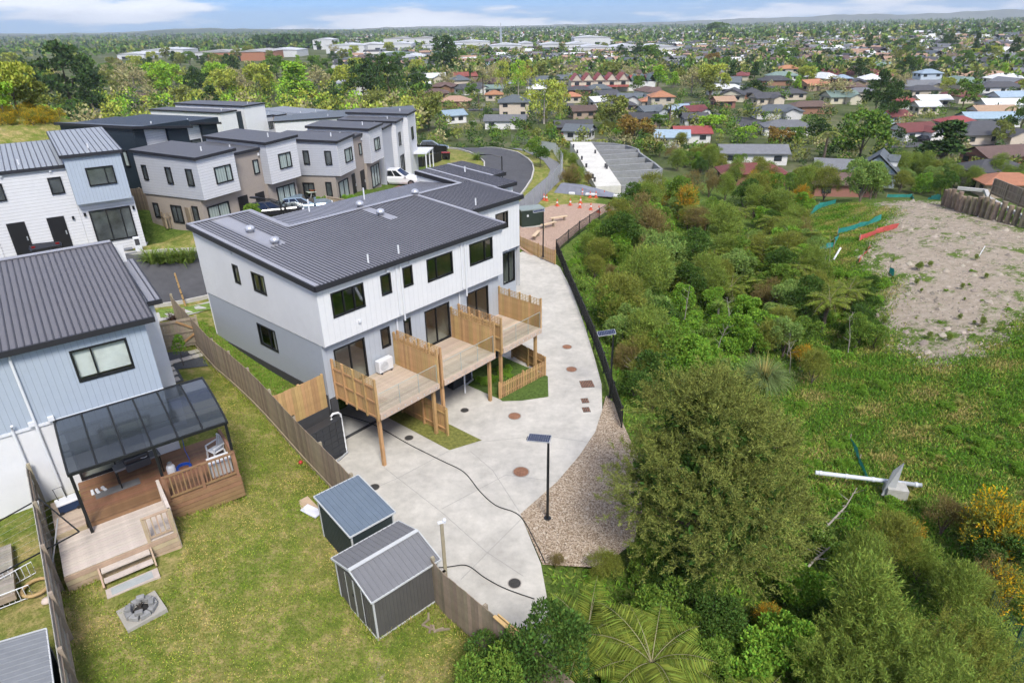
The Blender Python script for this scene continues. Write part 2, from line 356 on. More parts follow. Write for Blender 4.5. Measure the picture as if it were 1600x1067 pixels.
LAWN = [tuple(v[:2]) for v in (at(820, 1067, 2), at(693, 957, 2), L(-2.9, -1.3), L(-1.9, 7.2), L(-.9, 14.5))] + [(-30, 40), (-34, 20), (-20, 0), (6, 2)]
SIDEY = [tuple(L(*p)[:2]) for p in ((-2.6, .4), (.3, .4), (.3, 13), (-1, 13.5), (-2, 7.2))]
VERGE = [(-36, 38), (-22, 45), (-17, 53), (-12, 60), (-9, 80), (-14, 110), (8, 105), (12, 80), (8, 64), (0, 60), tuple(L(18, 14)[:2]), tuple(L(0, 11)[:2])]
HILL = [tuple(at(*p)[:2]) for p in [(1310, 330, -.3), (1410, 312, 0), (1480, 312, .8), (1640, 380, 1.2), (1640, 470, .8), (1560, 540, -.3), (1470, 575, -1), (1390, 545, -1.3), (1370, 480, -.9), (1400, 430, -.2), (1330, 418, -.4), (1345, 375, 0), (1385, 350, .2)]]
GORSE = [(-90, 50), (-40, 58), (-40, 80), (-70, 110), (-100, 100)]
lawn = (inpoly(GP, LAWN) | inpoly(GP, SIDEY) | inpoly(GP, VERGE) | inpoly(GP, GORSE)).astype(float)
bare = inpoly(GP, HILL).astype(float)
def blur(a, n):
    a = a.reshape(ny, nx)
    for _ in range(n):
        p = np.pad(a, 1, mode='edge'); a = (p[1:-1, 1:-1] * 2 + p[:-2, 1:-1] + p[2:, 1:-1] + p[1:-1, :-2] + p[1:-1, 2:]) / 6
    return a.ravel()
bare = blur(bare, 30)
me = mesh_np('ground', np.column_stack([GP, GZ]), FQ, [])
me.polygons.foreach_set('use_smooth', [True] * len(FQ))
ca = me.color_attributes.new('cover', 'FLOAT_COLOR', 'POINT')
far = np.clip((np.hypot(GP[:, 0], GP[:, 1]) - 90) / 60, 0, 1)
ca.data.foreach_set('color', np.column_stack([lawn, bare, far, np.ones(len(lawn))]).astype(np.float32).ravel())
def ground_mat():
    mt = bpy.data.materials.new('ground_cover'); mt.use_nodes = True; t = mt.node_tree; t.nodes.clear()
    def n(ty, **k):
        q = t.nodes.new(ty)
        for a, b in k.items(): setattr(q, a, b)
        return q
    ln = t.links.new; o = n('ShaderNodeOutputMaterial'); b = n('ShaderNodeBsdfPrincipled'); b.inputs['Roughness'].default_value = .9; b.inputs['Specular IOR Level'].default_value = .04
    tc = n('ShaderNodeTexCoord'); at_ = n('ShaderNodeAttribute', attribute_name='cover'); sp = n('ShaderNodeSeparateColor'); ln(at_.outputs['Color'], sp.inputs[0])
    def noise(s, d=6, r=.65):
        q = n('ShaderNodeTexNoise'); q.inputs['Scale'].default_value = s; q.inputs['Detail'].default_value = d; q.inputs['Roughness'].default_value = r; ln(tc.outputs['Object'], q.inputs['Vector']); return q.outputs['Fac']
    def ramp(src, els):
        q = n('ShaderNodeValToRGB'); r = q.color_ramp
        while len(r.elements) < len(els): r.elements.new(.5)
        for e, (p, c) in zip(r.elements, els): e.position = p; e.color = (*c, 1)
        ln(src, q.inputs[0]); return q.outputs[0]
    def mix(f, a, c, mode='MIX'):
        q = n('ShaderNodeMix', data_type='RGBA', blend_type=mode)
        if isinstance(f, float): q.inputs[0].default_value = f
        else: ln(f, q.inputs[0])
        for s, x in ((6, a), (7, c)):
            if isinstance(x, tuple): q.inputs[s].default_value = (*x, 1)
            else: ln(x, q.inputs[s])
        return q.outputs[2]
    big = noise(.55, 5, .6); mid = noise(1.9, 7, .74); fine = noise(28, 4, .7)
    lawnc = ramp(big, [(.34, (.10, .15, .024)), (.46, (.16, .19, .04)), (.56, (.23, .215, .07)), (.68, (.36, .27, .13))])
    lawnc = mix(.55, lawnc, ramp(mid, [(.36, (.085, .135, .02)), (.5, (.18, .19, .05)), (.62, (.42, .31, .16))]))
    lawnc = mix(.9, lawnc, ramp(noise(11, 5, .8), [(.32, (.55, .6, .5)), (.5, (1.05, 1.08, 1.0)), (.68, (1.6, 1.5, 1.5))]), 'MULTIPLY')
    wild = ramp(mid, [(.3, (.05, .075, .018)), (.5, (.10, .15, .032)), (.7, (.17, .19, .06))])
    wild = mix(.9, wild, ramp(noise(7, 6, .8), [(.32, (.25, .28, .25)), (.5, (.9, .95, .85)), (.68, (1.7, 1.7, 1.5))]), 'MULTIPLY')  # noise darkens the wild cover, painting in shaded gaps between tufts
    soil = ramp(mid, [(.3, (.25, .205, .15)), (.5, (.345, .29, .225)), (.7, (.44, .38, .31))])
    soil = mix(.6, soil, ramp(fine, [(.3, (.6, .6, .6)), (.7, (1.25, 1.25, 1.25))]), 'MULTIPLY')
    farc = ramp(noise(.06, 8, .7), [(.3, (.05, .07, .025)), (.5, (.085, .105, .04)), (.6, (.14, .14, .08)), (.72, (.2, .2, .19))])
    # ragged edge of the bare earth
    e = n('ShaderNodeMath', operation='ADD'); ln(sp.outputs[1], e.inputs[0])
    e2 = n('ShaderNodeMapRange'); e2.inputs[1].default_value = .33; e2.inputs[2].default_value = .67; e2.inputs[3].default_value = -.95; e2.inputs[4].default_value = .55; ln(noise(.45, 10, .78), e2.inputs[0]); ln(e2.outputs[0], e.inputs[1])
    eb = n('ShaderNodeMapRange'); eb.inputs[1].default_value = .35; eb.inputs[2].default_value = .70; ln(e.outputs[0], eb.inputs[0])
    c = mix(sp.outputs[0], wild, lawnc); c = mix(eb.outputs[0], c, soil); c = mix(sp.outputs[2], c, farc)
    ln(c, b.inputs['Base Color'])
    bp = n('ShaderNodeBump'); bp.inputs['Strength'].default_value = .9; bp.inputs['Distance'].default_value = .06; ln(noise(20, 5, .75), bp.inputs['Height']); ln(bp.outputs[0], b.inputs['Normal'])
    ln(b.outputs[0], o.inputs[0]); return mt
me.materials.append(ground_mat())
ground = tag(put('ground', me), kind='structure')
# ---- paved surfaces
def concrete_mat(name, col, seam=False):
    return M(name, col, rough=.8, var=.11, scale=2.2, bump=.12, bscale=60, stain=.22, spec=.25)
m_conc = concrete_mat('drive_concrete', (.50, .475, .425))
m_conc2 = M('path_concrete', (.44, .43, .40), rough=.85, var=.1, scale=5, bump=.1, stain=.15)
conc = drape('concrete_drive', CONC, m_conc, 0.0, 1.0, flat=zc)
m_joint = M('joint_dark', (.27, .265, .25), rough=.9)
def strip(name, pl, wd, mat, off=.006, flat=zc, parent=None):
    mb = MB(); pl = [Vector((p[0], p[1], 0)) for p in pl]; dens = []
    for a, b in zip(pl[:-1], pl[1:]):
        k = max(1, int((b - a).length / .8)); dens += [a.lerp(b, i / k) for i in range(k)]
    dens.append(pl[-1]); prev = None
    for i, p in enumerate(dens):
        d = (dens[min(i + 1, len(dens) - 1)] - dens[max(i - 1, 0)]).normalized(); nn = Vector((-d.y, d.x, 0)) * wd / 2
        def zf(q): return (flat(q.x, q.y) if flat else hz(q.x, q.y)) + off
        a, b = p + nn, p - nn; cur = ((a.x, a.y, zf(a)), (b.x, b.y, zf(b)))
        if prev: mb.quad(prev[0], prev[1], cur[1], cur[0])
        prev = cur
    return mb.build(name, mat, parent)
for pl in ([(600, 730), (690, 800), (760, 862), (818, 900)], [(735, 705), (770, 735), (812, 800)], [(755, 690), (850, 680), (925, 692)], [(558, 775), (625, 745), (700, 705)], [(690, 795), (790, 742), (870, 752)], [(720, 905), (820, 805)], [(880, 600), (941, 606)], [(884, 500), (905, 498)]):
    strip('joint', [at(*p, 0) for p in pl], .022, m_joint, parent=conc)
# pale raised edge strip where the slab meets gravel
m_gravel = M('gravel', (.42, .315, .25), rough=.95, var=.5, scale=14, bump=.9, bscale=26, spec=.1)
def gravel_mat():
    mt = M('gravel_stones', (.42, .315, .25), rough=.95, spec=.1); t = mt.node_tree
    b = [q for q in t.nodes if q.type == 'BSDF_PRINCIPLED'][0]; tc = [q for q in t.nodes if q.type == 'TEX_COORD'][0]
    vo = t.nodes.new('ShaderNodeTexVoronoi'); vo.inputs['Scale'].default_value = 24; t.links.new(tc.outputs['Object'], vo.inputs['Vector'])
    sc_ = t.nodes.new('ShaderNodeSeparateColor'); t.links.new(vo.outputs['Color'], sc_.inputs[0])
    cr = t.nodes.new('ShaderNodeValToRGB'); r = cr.color_ramp
    for i in range(3): r.elements.new(.5)
    for e, (p, c) in zip(r.elements, [(0, (.13, .095, .065)), (.3, (.27, .20, .135)), (.55, (.355, .275, .195)), (.8, (.44, .355, .265)), (1, (.56, .49, .40))]): e.position = p; e.color = (*c, 1)
    t.links.new(sc_.outputs[0], cr.inputs[0]); t.links.new(cr.outputs[0], b.inputs['Base Color'])
    bp = t.nodes.new('ShaderNodeBump'); bp.inputs['Strength'].default_value = .8; bp.inputs['Distance'].default_value = .03; bp.invert = True
    t.links.new(vo.outputs['Distance'], bp.inputs['Height']); t.links.new(bp.outputs[0], b.inputs['Normal'])
    return mt
m_gravel = gravel_mat()
drape('gravel_bed', GRAV, m_gravel, .0, .8, flat=lambda x, y: .012)
drape('playground_bark', PLAY, M('bark_chip', (.37, .265, .205), rough=.95, var=.45, scale=9, bump=.8, bscale=22, spec=.1), .0, 1.0)
# ------------------------------------------------------------------ shared building parts
m_white = M('white_cladding', (.66, .66, .655), rough=.55, var=.03, stripe=('XY', .30, .055, .86), stain=.05)
m_whiteS = M('white_smooth', (.66, .66, .66), rough=.6, var=.025, stain=.06)
m_weather = M('white_weatherboard', (.60, .60, .605), rough=.55, var=.03, stripe=('Z', .19, .09, .72))
m_grey = M('grey_cladding', (.38, .405, .435), rough=.55, var=.03, stripe=('XY', .30, .055, .86))
m_greyS = M('grey_smooth', (.36, .385, .415), rough=.6, var=.03)
m_blue = M('blue_grey_cladding', (.35, .40, .46), rough=.55, var=.03, stripe=('XY', .19, .07, .78))
m_pgrey = M('pale_grey_board', (.42, .43, .46), rough=.55, var=.03, stripe=('Z', .19, .09, .82))
m_taupe = M('taupe_plaster', (.32, .275, .235), rough=.75, var=.04)
m_navy = M('navy_cladding', (.018, .028, .038), rough=.5, var=.1, stripe=('XY', .19, .09, .6))
m_roof = M('charcoal_roof', (.225, .225, .245), rough=.38, var=.06, scale=1.2, spec=.5, stain=.10)
m_roofrib = M('charcoal_rib_shade', (.042, .042, .05), rough=.38, var=.05, spec=.5)  # same sheet steel, coloured darker to paint in the shaded rib sides
m_flash = M('roof_flashing', (.27, .27, .29), rough=.36, var=.05, scale=2, spec=.5)
m_fascia = M('black_fascia', (.022, .022, .026), rough=.45)
m_alu = M('black_aluminium', (.012, .013, .014), rough=.4)
m_pvc = M('white_pvc', (.64, .65, .66), rough=.35, var=.02)
m_dark = M('plinth_dark', (.05, .05, .053), rough=.8)
m_room = M('room_wall', (.55, .53, .50), rough=.8)
m_floor = M('room_floor', (.42, .38, .33), rough=.7)
m_curtain = M('curtain', (.72, .73, .72), rough=.9, stripe=('XY', .16, .3, .8))
m_pine = M('pine_new', (.44, .275, .12), rough=.7, var=.16, scale=2.5, objvar=.16, hue=.012, bump=.1)
m_pine2 = M('pine_deck', (.47, .375, .285), rough=.7, var=.12, scale=3, objvar=.12, hue=.01)
m_grey_tim = M('weathered_paling', (.25, .195, .135), rough=.85, var=.2, scale=2.5, objvar=.22, hue=.015, bump=.15)
m_post_tim = M('weathered_post', (.30, .25, .18), rough=.85, var=.2, objvar=.1, bump=.15)
m_glass = glass('window_glass', (.80, .86, .83), .85, .03, .16)
m_glassd = glass('window_glass_dark', (.60, .62, .60), .75, .03, .30)
m_balu = glass('balustrade_glass', (.93, .97, .96), .97, .02, .10)
m_metal = M('galvanised', (.55, .57, .58), rough=.4, metal=.7, var=.1)
X1, Y1, Z1 = Vector((1, 0, 0)), Vector((0, 1, 0)), Vector((0, 0, 1))
def wall(mb, p0, ud, ln, z0, z1, holes=(), nrm=None, rev=.13, mi=0, top=None):
    """wall sheet along ud from p0 with rectangular openings and reveals; top(u) slopes its head"""
    p0 = Vector(p0); us = sorted({0, ln, *[h[0] for h in holes], *[h[1] for h in holes]}); zs = sorted({z0, z1, *[h[2] for h in holes], *[h[3] for h in holes]})
    P = lambda u, z: p0 + ud * u + Z1 * z
    for a, b in zip(us[:-1], us[1:]):
        for c, d in zip(zs[:-1], zs[1:]):
            um, zm = (a + b) / 2, (c + d) / 2
            if any(h[0] < um < h[1] and h[2] < zm < h[3] for h in holes): continue
            mb.quad(P(a, c), P(b, c), P(b, d), P(a, d), mi)
    if top: mb.quad(P(0, z1), P(ln, z1), P(ln, top(ln)), P(0, top(0)), mi)
    if nrm is not None:
        i = -nrm * rev
        for h in holes:
            q = [P(h[0], h[2]), P(h[1], h[2]), P(h[1], h[3]), P(h[0], h[3])]
            for k in range(4): mb.quad(q[k], q[(k + 1) % 4], q[(k + 1) % 4] + i, q[k] + i, mi)
def window(par, p0, ud, nrm, u0, u1, z0, z1, mull=(), name='window', fm=None, gm=None, fr=.055, curtain=False):
    fm = fm or m_alu; gm = gm or m_glass; p0 = Vector(p0)
    B = lambda u, z, d=0: p0 + ud * u + Z1 * z + nrm * d
    mb = MB()
    def bx(a, b, c, d, e0=-.07, e1=.028):
        vs = [B(u, z, e) for e in (e0, e1) for u, z in ((a, c), (b, c), (b, d), (a, d))]
        mb.add(vs, [(0, 1, 2, 3), (4, 5, 6, 7), (0, 1, 5, 4), (1, 2, 6, 5), (2, 3, 7, 6), (3, 0, 4, 7)])
    bx(u0 - .02, u1 + .02, z0 - .03, z0 + fr); bx(u0 - .02, u1 + .02, z1 - fr, z1 + .02)
    ms = sorted(mull); ed = [u0] + [u0 + (u1 - u0) * k for k in ms] + [u1]
    for i, e in enumerate(ed):
        hw = fr / 2 if 0 < i < len(ed) - 1 else 0
        a = e - hw if hw else (e - .02 if i == 0 else e - fr); b = e + hw if hw else (e + fr if i == 0 else e + .02)
        bx(a, b, z0 + fr, z1 - fr, -.07, .024)
    f = mb.build(name, fm, par)
    for i in range(len(ed) - 1):
        g = MB(); a = ed[i] + (fr if i == 0 else fr / 2); b = ed[i + 1] - (fr if i == len(ed) - 2 else fr / 2); dd = -.03 - .012 * (i % 2)
        g.quad(B(a, z0 + fr, dd), B(b, z0 + fr, dd), B(b, z1 - fr, dd), B(a, z1 - fr, dd)); g.build('pane', gm, f)
    if curtain:
        c = MB(); c.quad(B(u0, z0 + .12, -.09), B(u1, z0 + .12, -.09), B(u1, z1, -.09), B(u0, z1, -.09)); c.build('blind', M('roller_blind', (.66, .67, .64), rough=.9), f)
    return f
def rib_roof(mb, x0, x1, y0, y1, zf, pitch=.19, h=.036, wd=.042, skip=(), pan=0, rib=1, axis='y'):
    """profiled steel sheet: flat pans with raised ribs running along y"""
    P = (lambda a, b, dz: (a, b, zf(a, b) + dz)) if axis == 'y' else (lambda a, b, dz: (b, a, zf(b, a) + dz))
    mb.quad(P(x0, y0, 0), P(x1, y0, 0), P(x1, y1, 0), P(x0, y1, 0), pan)
    n = int((x1 - x0) / pitch)
    for i in range(n):
        a = x0 + (i + .5) * (x1 - x0) / n; ya, yb = y0, y1
        for sx0, sx1, sy0, sy1 in skip:
            if sx0 < a < sx1: ya, yb = (y0, sy0) if sy0 > y0 else (sy1, y1)
        if yb - ya < .1: continue
        pr = [(a - wd, 0), (a - wd * .45, h), (a + wd * .45, h), (a + wd, 0)]
        for (a0, h0), (a1, h1) in zip(pr[:-1], pr[1:]): mb.quad(P(a0, ya, h0 + .001), P(a1, ya, h1 + .001), P(a1, yb, h1 + .001), P(a0, yb, h0 + .001), rib)
        mb.quad(P(pr[0][0], ya, .001), P(pr[1][0], ya, h), P(pr[2][0], ya, h), P(pr[3][0], ya, .001), rib)
# ------------------------------------------------------------------ the white townhouse block
tb = T('townhouse_block', 'white and grey terrace with charcoal ribbed roof and three timber balconies', 'townhouse', BB, YAW)
rz_ = lambda x, y: 8.60 + .07 * y
FW = [(.69, 2.45, 6.82, 7.97), (3.48, 4.07, 7.0, 7.98), (4.85, 5.44, 7.0, 7.98), (6.43, 8.22, 6.80, 7.97), (9.53, 11.34, 6.80, 7.98)]
SW = [(4.30, 5.42, 7.05, 8.0), (6.70, 7.22, 7.05, 8.0)]
up = MB()
tf = lambda y0: (lambda u: rz_(0, y0) - .06)
wall(up, (0, 0, 0), X1, 12.2, 5.6, 8.52, FW, -Y1)
wall(up, (0, 0, 0), Y1, 10.9, 5.6, 8.5, SW, -X1, mi=1, top=lambda u: rz_(0, u) - .06)
wall(up, (12.2, 0, 0), Y1, 2.9, 5.6, 8.5, (), None, top=lambda u: rz_(0, u) - .06)
wall(up, (0, 10.9, 0), X1, 16.2, 3.0, 8.6); wall(up, (3.4, 7.2, 0), Y1, 3.7, 8.4, 8.6, top=lambda u: rz_(0, 7.2 + u) - .06)
up.quad((0, 0, 5.6), (12.2, 0, 5.6), (12.2, .35, 5.6), (0, .35, 5.6)); up.quad((0, 0, 5.58), (.0, 10.9, 5.58), (.06, 10.9, 5.58), (.06, 0, 5.58), 1)
# second, third and fourth steps
FW2 = [(14.91 - 12.2, 16.06 - 12.2, 6.97, 7.99)]
wall(up, (12.2, 2.9, 0), X1, 5.0, 5.45, 8.72, FW2, -Y1); wall(up, (17.2, 2.9, 0), Y1, 2.3, 2.6, 8.7, top=lambda u: rz_(0, 2.9 + u) - .06)
up.quad((12.2, 2.9, 5.45), (17.2, 2.9, 5.45), (17.2, 3.2, 5.45), (12.2, 3.2, 5.45))
wall(up, (17.2, 5.2, 0), X1, 2.1, 2.6, 8.88, (), -Y1); wall(up, (19.3, 5.2, 0), Y1, 2.2, 2.6, 8.88, top=lambda u: rz_(0, 5.2 + u) - .06)
wall(up, (19.3, 7.4, 0), X1, 1.4, 2.6, 9.02); wall(up, (20.7, 7.4, 0), Y1, 4, 2.6, 9.02, top=lambda u: rz_(0, 7.4 + u) - .06)
wall(up, (16.2, 7.2, 0), Y1, 4.2, 8.3, 8.9, top=lambda u: rz_(0, 7.2 + u) - .06); wall(up, (16.2, 11.4, 0), X1, 4.5, 2.6, 9.3)
up.build('upper_wall', [m_white, m_whiteS], tb)
mid = MB()
SL = [(.64, 2.38, 3.02, 5.1), (3.40, 3.94, 4.12, 5.13), (4.9, 5.33, 4.12, 5.12), (6.33, 8.10, 3.02, 5.08), (9.5, 11.24, 3.02, 5.08)]
wall(mid, (0.03, .35, 0), X1, 12.14, 2.75, 5.59, [(a - .03, b - .03, c, d) for a, b, c, d in SL], -Y1)
wall(mid, (.03, .35, 0), Y1, 10.5, 2.2, 5.58, [(4.30 - .35, 5.95 - .35, 3.98, 5.13)], -X1, mi=1)
wall(mid, (12.17, .35, 0), Y1, 2.9, .0, 5.58)
wall(mid, (12.2, 3.2, 0), X1, 4.95, 0, 5.44, [(15.85 - 12.2, 17.02 - 12.2, 3.05, 5.14)], -Y1)
mid.build('lower_wall', [m_grey, m_greyS], tb)
gar = MB()
GO = [(.55, 3.3, .02, 2.45), (5.0, 7.9, .02, 2.45), (9.4, 11.4, .02, 2.3)]
wall(gar, (.05, .6, 0), X1, 12.1, 0, 2.74, [(a - .05, b - .05, c, d) for a, b, c, d in GO], -Y1, rev=.2)
gar.box(.05, .42, .28, .59, 0, 2.7); gar.box(-.02, .02, .4, 10.85, 2.0, 2.95)
gar.build('garage_wall', m_dark, tb)
inn = MB()
for x0, x1 in ((.06, 4.3), (4.34, 8.7), (8.74, 12.1)):     # rooms seen through the panes
    for z0, z1, y0 in ((2.78, 5.4, .42), (5.62, 8.4, .1)):
        inn.quad((x0, y0, z0), (x1, y0, z0), (x1, 4.6, z0), (x0, 4.6, z0), 1); inn.quad((x0, 4.6, z0), (x1, 4.6, z0), (x1, 4.6, z1), (x0, 4.6, z1)); inn.quad((x0, y0, z1), (x1, y0, z1), (x1, 4.6, z1), (x0, 4.6, z1))
        inn.quad((x0, y0, z0), (x0, 4.6, z0), (x0, 4.6, z1), (x0, y0, z1)); inn.quad((x1, y0, z0), (x1, 4.6, z0), (x1, 4.6, z1), (x1, y0, z1))
    inn.quad((x0, .62, .012), (x1, .62, .012), (x1, 5, .012), (x0, 5, .012), 2); inn.quad((x0, 5, 0), (x1, 5, 0), (x1, 5, 2.7), (x0, 5, 2.7), 2); inn.quad((x1, .62, 0), (x1, 5, 0), (x1, 5, 2.7), (x1, .62, 2.7), 2); inn.quad((x0, .62, 2.7), (x1, .62, 2.7), (x1, 5, 2.7), (x0, 5, 2.7), 2)
inn.build('interior', [m_room, m_floor, M('garage_lining', (.45, .44, .42), rough=.9)], tb)
for h, mu in zip(FW, ((.36, .69), (), (), (.36,), (.66,))): window(tb, (0, 0, 0), X1, -Y1, *h, mull=mu, gm=m_glassd)
for h, mu in zip(SW, ((.45,), ())): window(tb, (0, 0, 0), Y1, -X1, *h, mull=mu)
window(tb, (0.03, .0, 0), Y1, -X1, 4.30, 5.95, 3.98, 5.13, mull=(.36,))
for h, nm, mu in zip(SL, ('sliding_door', 'window', 'window', 'sliding_door', 'sliding_door'), ((.5,), (), (), (.45,), (.45,))): window(tb, (0, .35, 0), X1, -Y1, *h, mull=mu, name=nm)
window(tb, (12.2, 2.9, 0), X1, -Y1, *FW2[0], mull=(.7,), gm=m_glassd); window(tb, (12.2, 3.2, 0), X1, -Y1, 3.65, 4.82, 3.05, 5.14, mull=(.5,), name='sliding_door')
rf = MB()
rib_roof(rf, -.12, 3.4, -.16, 11.1, rz_, skip=((1.15, 1.95, 5.2, 11.2), (-.12, .1, -.2, 11.2)))
rib_roof(rf, 3.401, 12.32, -.16, 7.2, rz_, skip=((8.0, 8.62, 4.5, 7.3), (12.1, 12.4, -.2, 7.3)))
rib_roof(rf, 12.33, 17.32, 2.74, 7.2, rz_, skip=((17.1, 17.4, 2.7, 7.3),)); rib_roof(rf, 16.22, 17.3, 7.2, 11.5, rz_); rib_roof(rf, 17.33, 19.42, 5.05, 11.5, rz_); rib_roof(rf, 19.43, 20.85, 7.25, 11.5, rz_)
zb = lambda x, y: rz_(0, 7.2) - .02 - (y - 7.2) * .085
rib_roof(rf, 3.45, 16.2, 7.2, 11.0, zb, pitch=.25, h=.015, pan=0)
roof = rf.build('roof', [m_roof, m_roofrib], tb)
fa = MB()
def rbar(a, b, w_, h_, dz): fa.bar((a[0], a[1], rz_(*a) + dz), (b[0], b[1], rz_(*b) + dz), w_, h_)
for a, b in [((-.14, -.18), (-.14, 11.1)), ((-.14, -.2), (12.34, -.2)), ((12.36, -.18), (12.36, 2.7)), ((12.36, 2.68), (17.36, 2.68)), ((17.37, 2.7), (17.37, 5.0)), ((17.37, 5.0), (19.46, 5.0)), ((19.47, 5.0), (19.47, 7.2)), ((19.47, 7.2), (20.9, 7.2)), ((16.18, 7.25), (16.18, 11.5)), ((-.12, 11.12), (3.42, 11.12)), ((20.9, 7.2), (20.9, 11.5))]:
    rbar(a, b, .09, .24, -.12)
fa.build('fascia', m_fascia, roof)
fl = MB()
def fbar(a, b, w_, dz=.038): fl.bar((a[0], a[1], rz_(*a) + dz), (b[0], b[1], rz_(*b) + dz), w_, .02)
fbar((-.0, -.15), (-.0, 11.1), .24, .02); fbar((-.12, 11.0), (3.5, 11.0), .3); fbar((3.4, 7.2), (3.4, 11.1), .3); fbar((3.3, 7.2), (16.3, 7.2), .32, .045); fbar((12.3, 2.0), (12.3, 7.1), .26); fbar((12.25, -.15), (12.25, 2.8), .2, .02); fbar((17.33, 4.9), (17.33, 11.5), .22); fbar((19.4, 7.1), (19.4, 11.5), .22); fbar((16.3, 7.2), (16.3, 11.5), .25); fbar((17.25, 2.75), (17.25, 5.0), .2, .02)
fl.quad((1.15, 5.2, rz_(0, 5.2) + .006), (1.95, 5.2, rz_(0, 5.2) + .006), (1.95, 11, rz_(0, 11) + .006), (1.15, 11, rz_(0, 11) + .006)); fl.quad((8.0, 4.5, rz_(0, 4.5) + .006), (8.62, 4.5, rz_(0, 4.5) + .006), (8.62, 7.1, rz_(0, 7.1) + .006), (8.0, 7.1, rz_(0, 7.1) + .006))
fl.build('flashing', m_flash, roof)
m_vent = M('vent_cowl', (.50, .51, .54), rough=.35, metal=.5)
for x, y in ((1.57, 7.8), (1.55, 5.5), (8.29, 7.5), (8.2, 5.55), (12.3, 7.2)):
    v = MB(); v.lathe([(.16, 0), (.16, .12), (.24, .14), (.25, .22), (.2, .3), (.1, .36), (0, .37)], (x, y, rz_(x, y)), 14); v.build('roof_vent', m_vent, roof, smooth=True)
for x, y in ((5.0, .35), (3.2, .4), (13.5, 3.2), (6.2, 9.5), (10, 9.3), (18.6, 9.0)):
    v = MB(); v.tube([(x, y, rz_(x, y) - .3), (x, y, rz_(x, y) + .42)], .045, 8); v.build('vent_pipe', m_pvc, roof)
for x, z0, z1 in ((4.42, 3.9, 8.42), (4.69, 5.3, 8.42), (8.86, 3.0, 8.45), (9.13, 5.2, 8.45)):
    v = MB(); v.tube([(x, -.02, z1), (x, -.05, z1 - .12), (x, -.05, 5.75), (x, .0 if z0 > 5 else .28, 5.5), (x, .28, z0)] if z0 < 5 else [(x, -.02, z1), (x, -.05, z1 - .12), (x, -.05, z0)], .042, 8); v.build('downpipe', m_pvc, tb)
for x, y in ((12.9, 2.86), (13.2, 2.86)):
    v = MB(); v.tube([(x, y, 6.2), (x, y, 8.72)], .042, 8); v.build('downpipe', m_pvc, tb)
for x, z in ((3.9, 8.15), (5.3, 8.2), (2.0, 6.2)):
    v = MB(); v.box(x - .07, x + .07, -.1, -.005, z - .06, z + .06); v.build('wall_vent', m_pvc, tb)
v = MB(); v.lathe([(.11, 0), (.11, .05), (.05, .07)], (0, 0, 0), 12); o = v.build('wall_vent', m_pvc, tb, (16.3, 3.18, 5.32)); o.rotation_euler = (math.pi / 2, 0, 0)
v = MB(); v.box(-.03, .0, 7.0, 7.05, 8.55, 8.75); v.build('wall_vent', m_metal, tb)
# ------------------------------------------------------------------ timber palings, fences
PAL = {}
def paling_mesh(w_, h_, t_, mat, key):
    k = (round(w_, 3), round(h_, 2), mat.name)
    if k not in PAL:
        q = MB(); q.box(-w_ / 2, w_ / 2, -t_ / 2, t_ / 2, 0, h_); PAL[k] = q.mesh('paling', mat)
    return PAL[k]
def paling_fence(par, a, b, h, mat, zf=None, pw=.15, gap=.006, t_=.02, side=1, rails=(.25, .9, 1.55), post_every=2.4, post_h=None, pmat=None, top=None, jit=.012, capm=None, name='paling'):
    """boards nailed on rails and posts, following the ground"""
    a = Vector(a); b = Vector(b); d = (b - a); ln = d.length; d = d / ln; nn = Vector((-d.y, d.x, 0)) * side; ang = math.atan2(d.y, d.x); n = max(1, int(ln / (pw + gap))); st = ln / n
    zf = zf or (lambda x, y: hz(x, y)); Z = lambda u: zf(a.x + d.x * u, a.y + d.y * u)
    for i in range(n):
        u = (i + .5) * st; p = a + d * u; hh = (top(u / ln) if top else h)
        put(name, paling_mesh(st - gap, round(hh, 1), t_, mat, ''), par, (p.x, p.y, Z(u) + random.uniform(-jit, jit)), ang + random.uniform(-.01, .01))
    k = max(1, round(ln / post_every))
    for i in range(k + 1):
        u = ln * i / k; p = a + d * u - nn * .07; hh = post_h or ((top(u / ln) if top else h) + .04)
        q = MB(); q.box(-.05, .05, -.05, .05, -.3, hh); q.build('post', pmat or m_post_tim, par, (p.x, p.y, Z(u)), ang)
    for r in rails:
        q = MB()
        for i in range(k):
            u0, u1 = ln * i / k, ln * (i + 1) / k; p0, p1 = a + d * u0 - nn * .035, a + d * u1 - nn * .035
            q.bar((p0.x, p0.y, Z(u0) + r), (p1.x, p1.y, Z(u1) + r), .05, .09)
        q.build('rail', pmat or m_post_tim, par)
    if capm:
        q = MB(); q.bar((a.x, a.y, Z(0) + h + .02), (b.x, b.y, Z(ln) + h + .02), .09, .03); q.build('cap', capm, par)
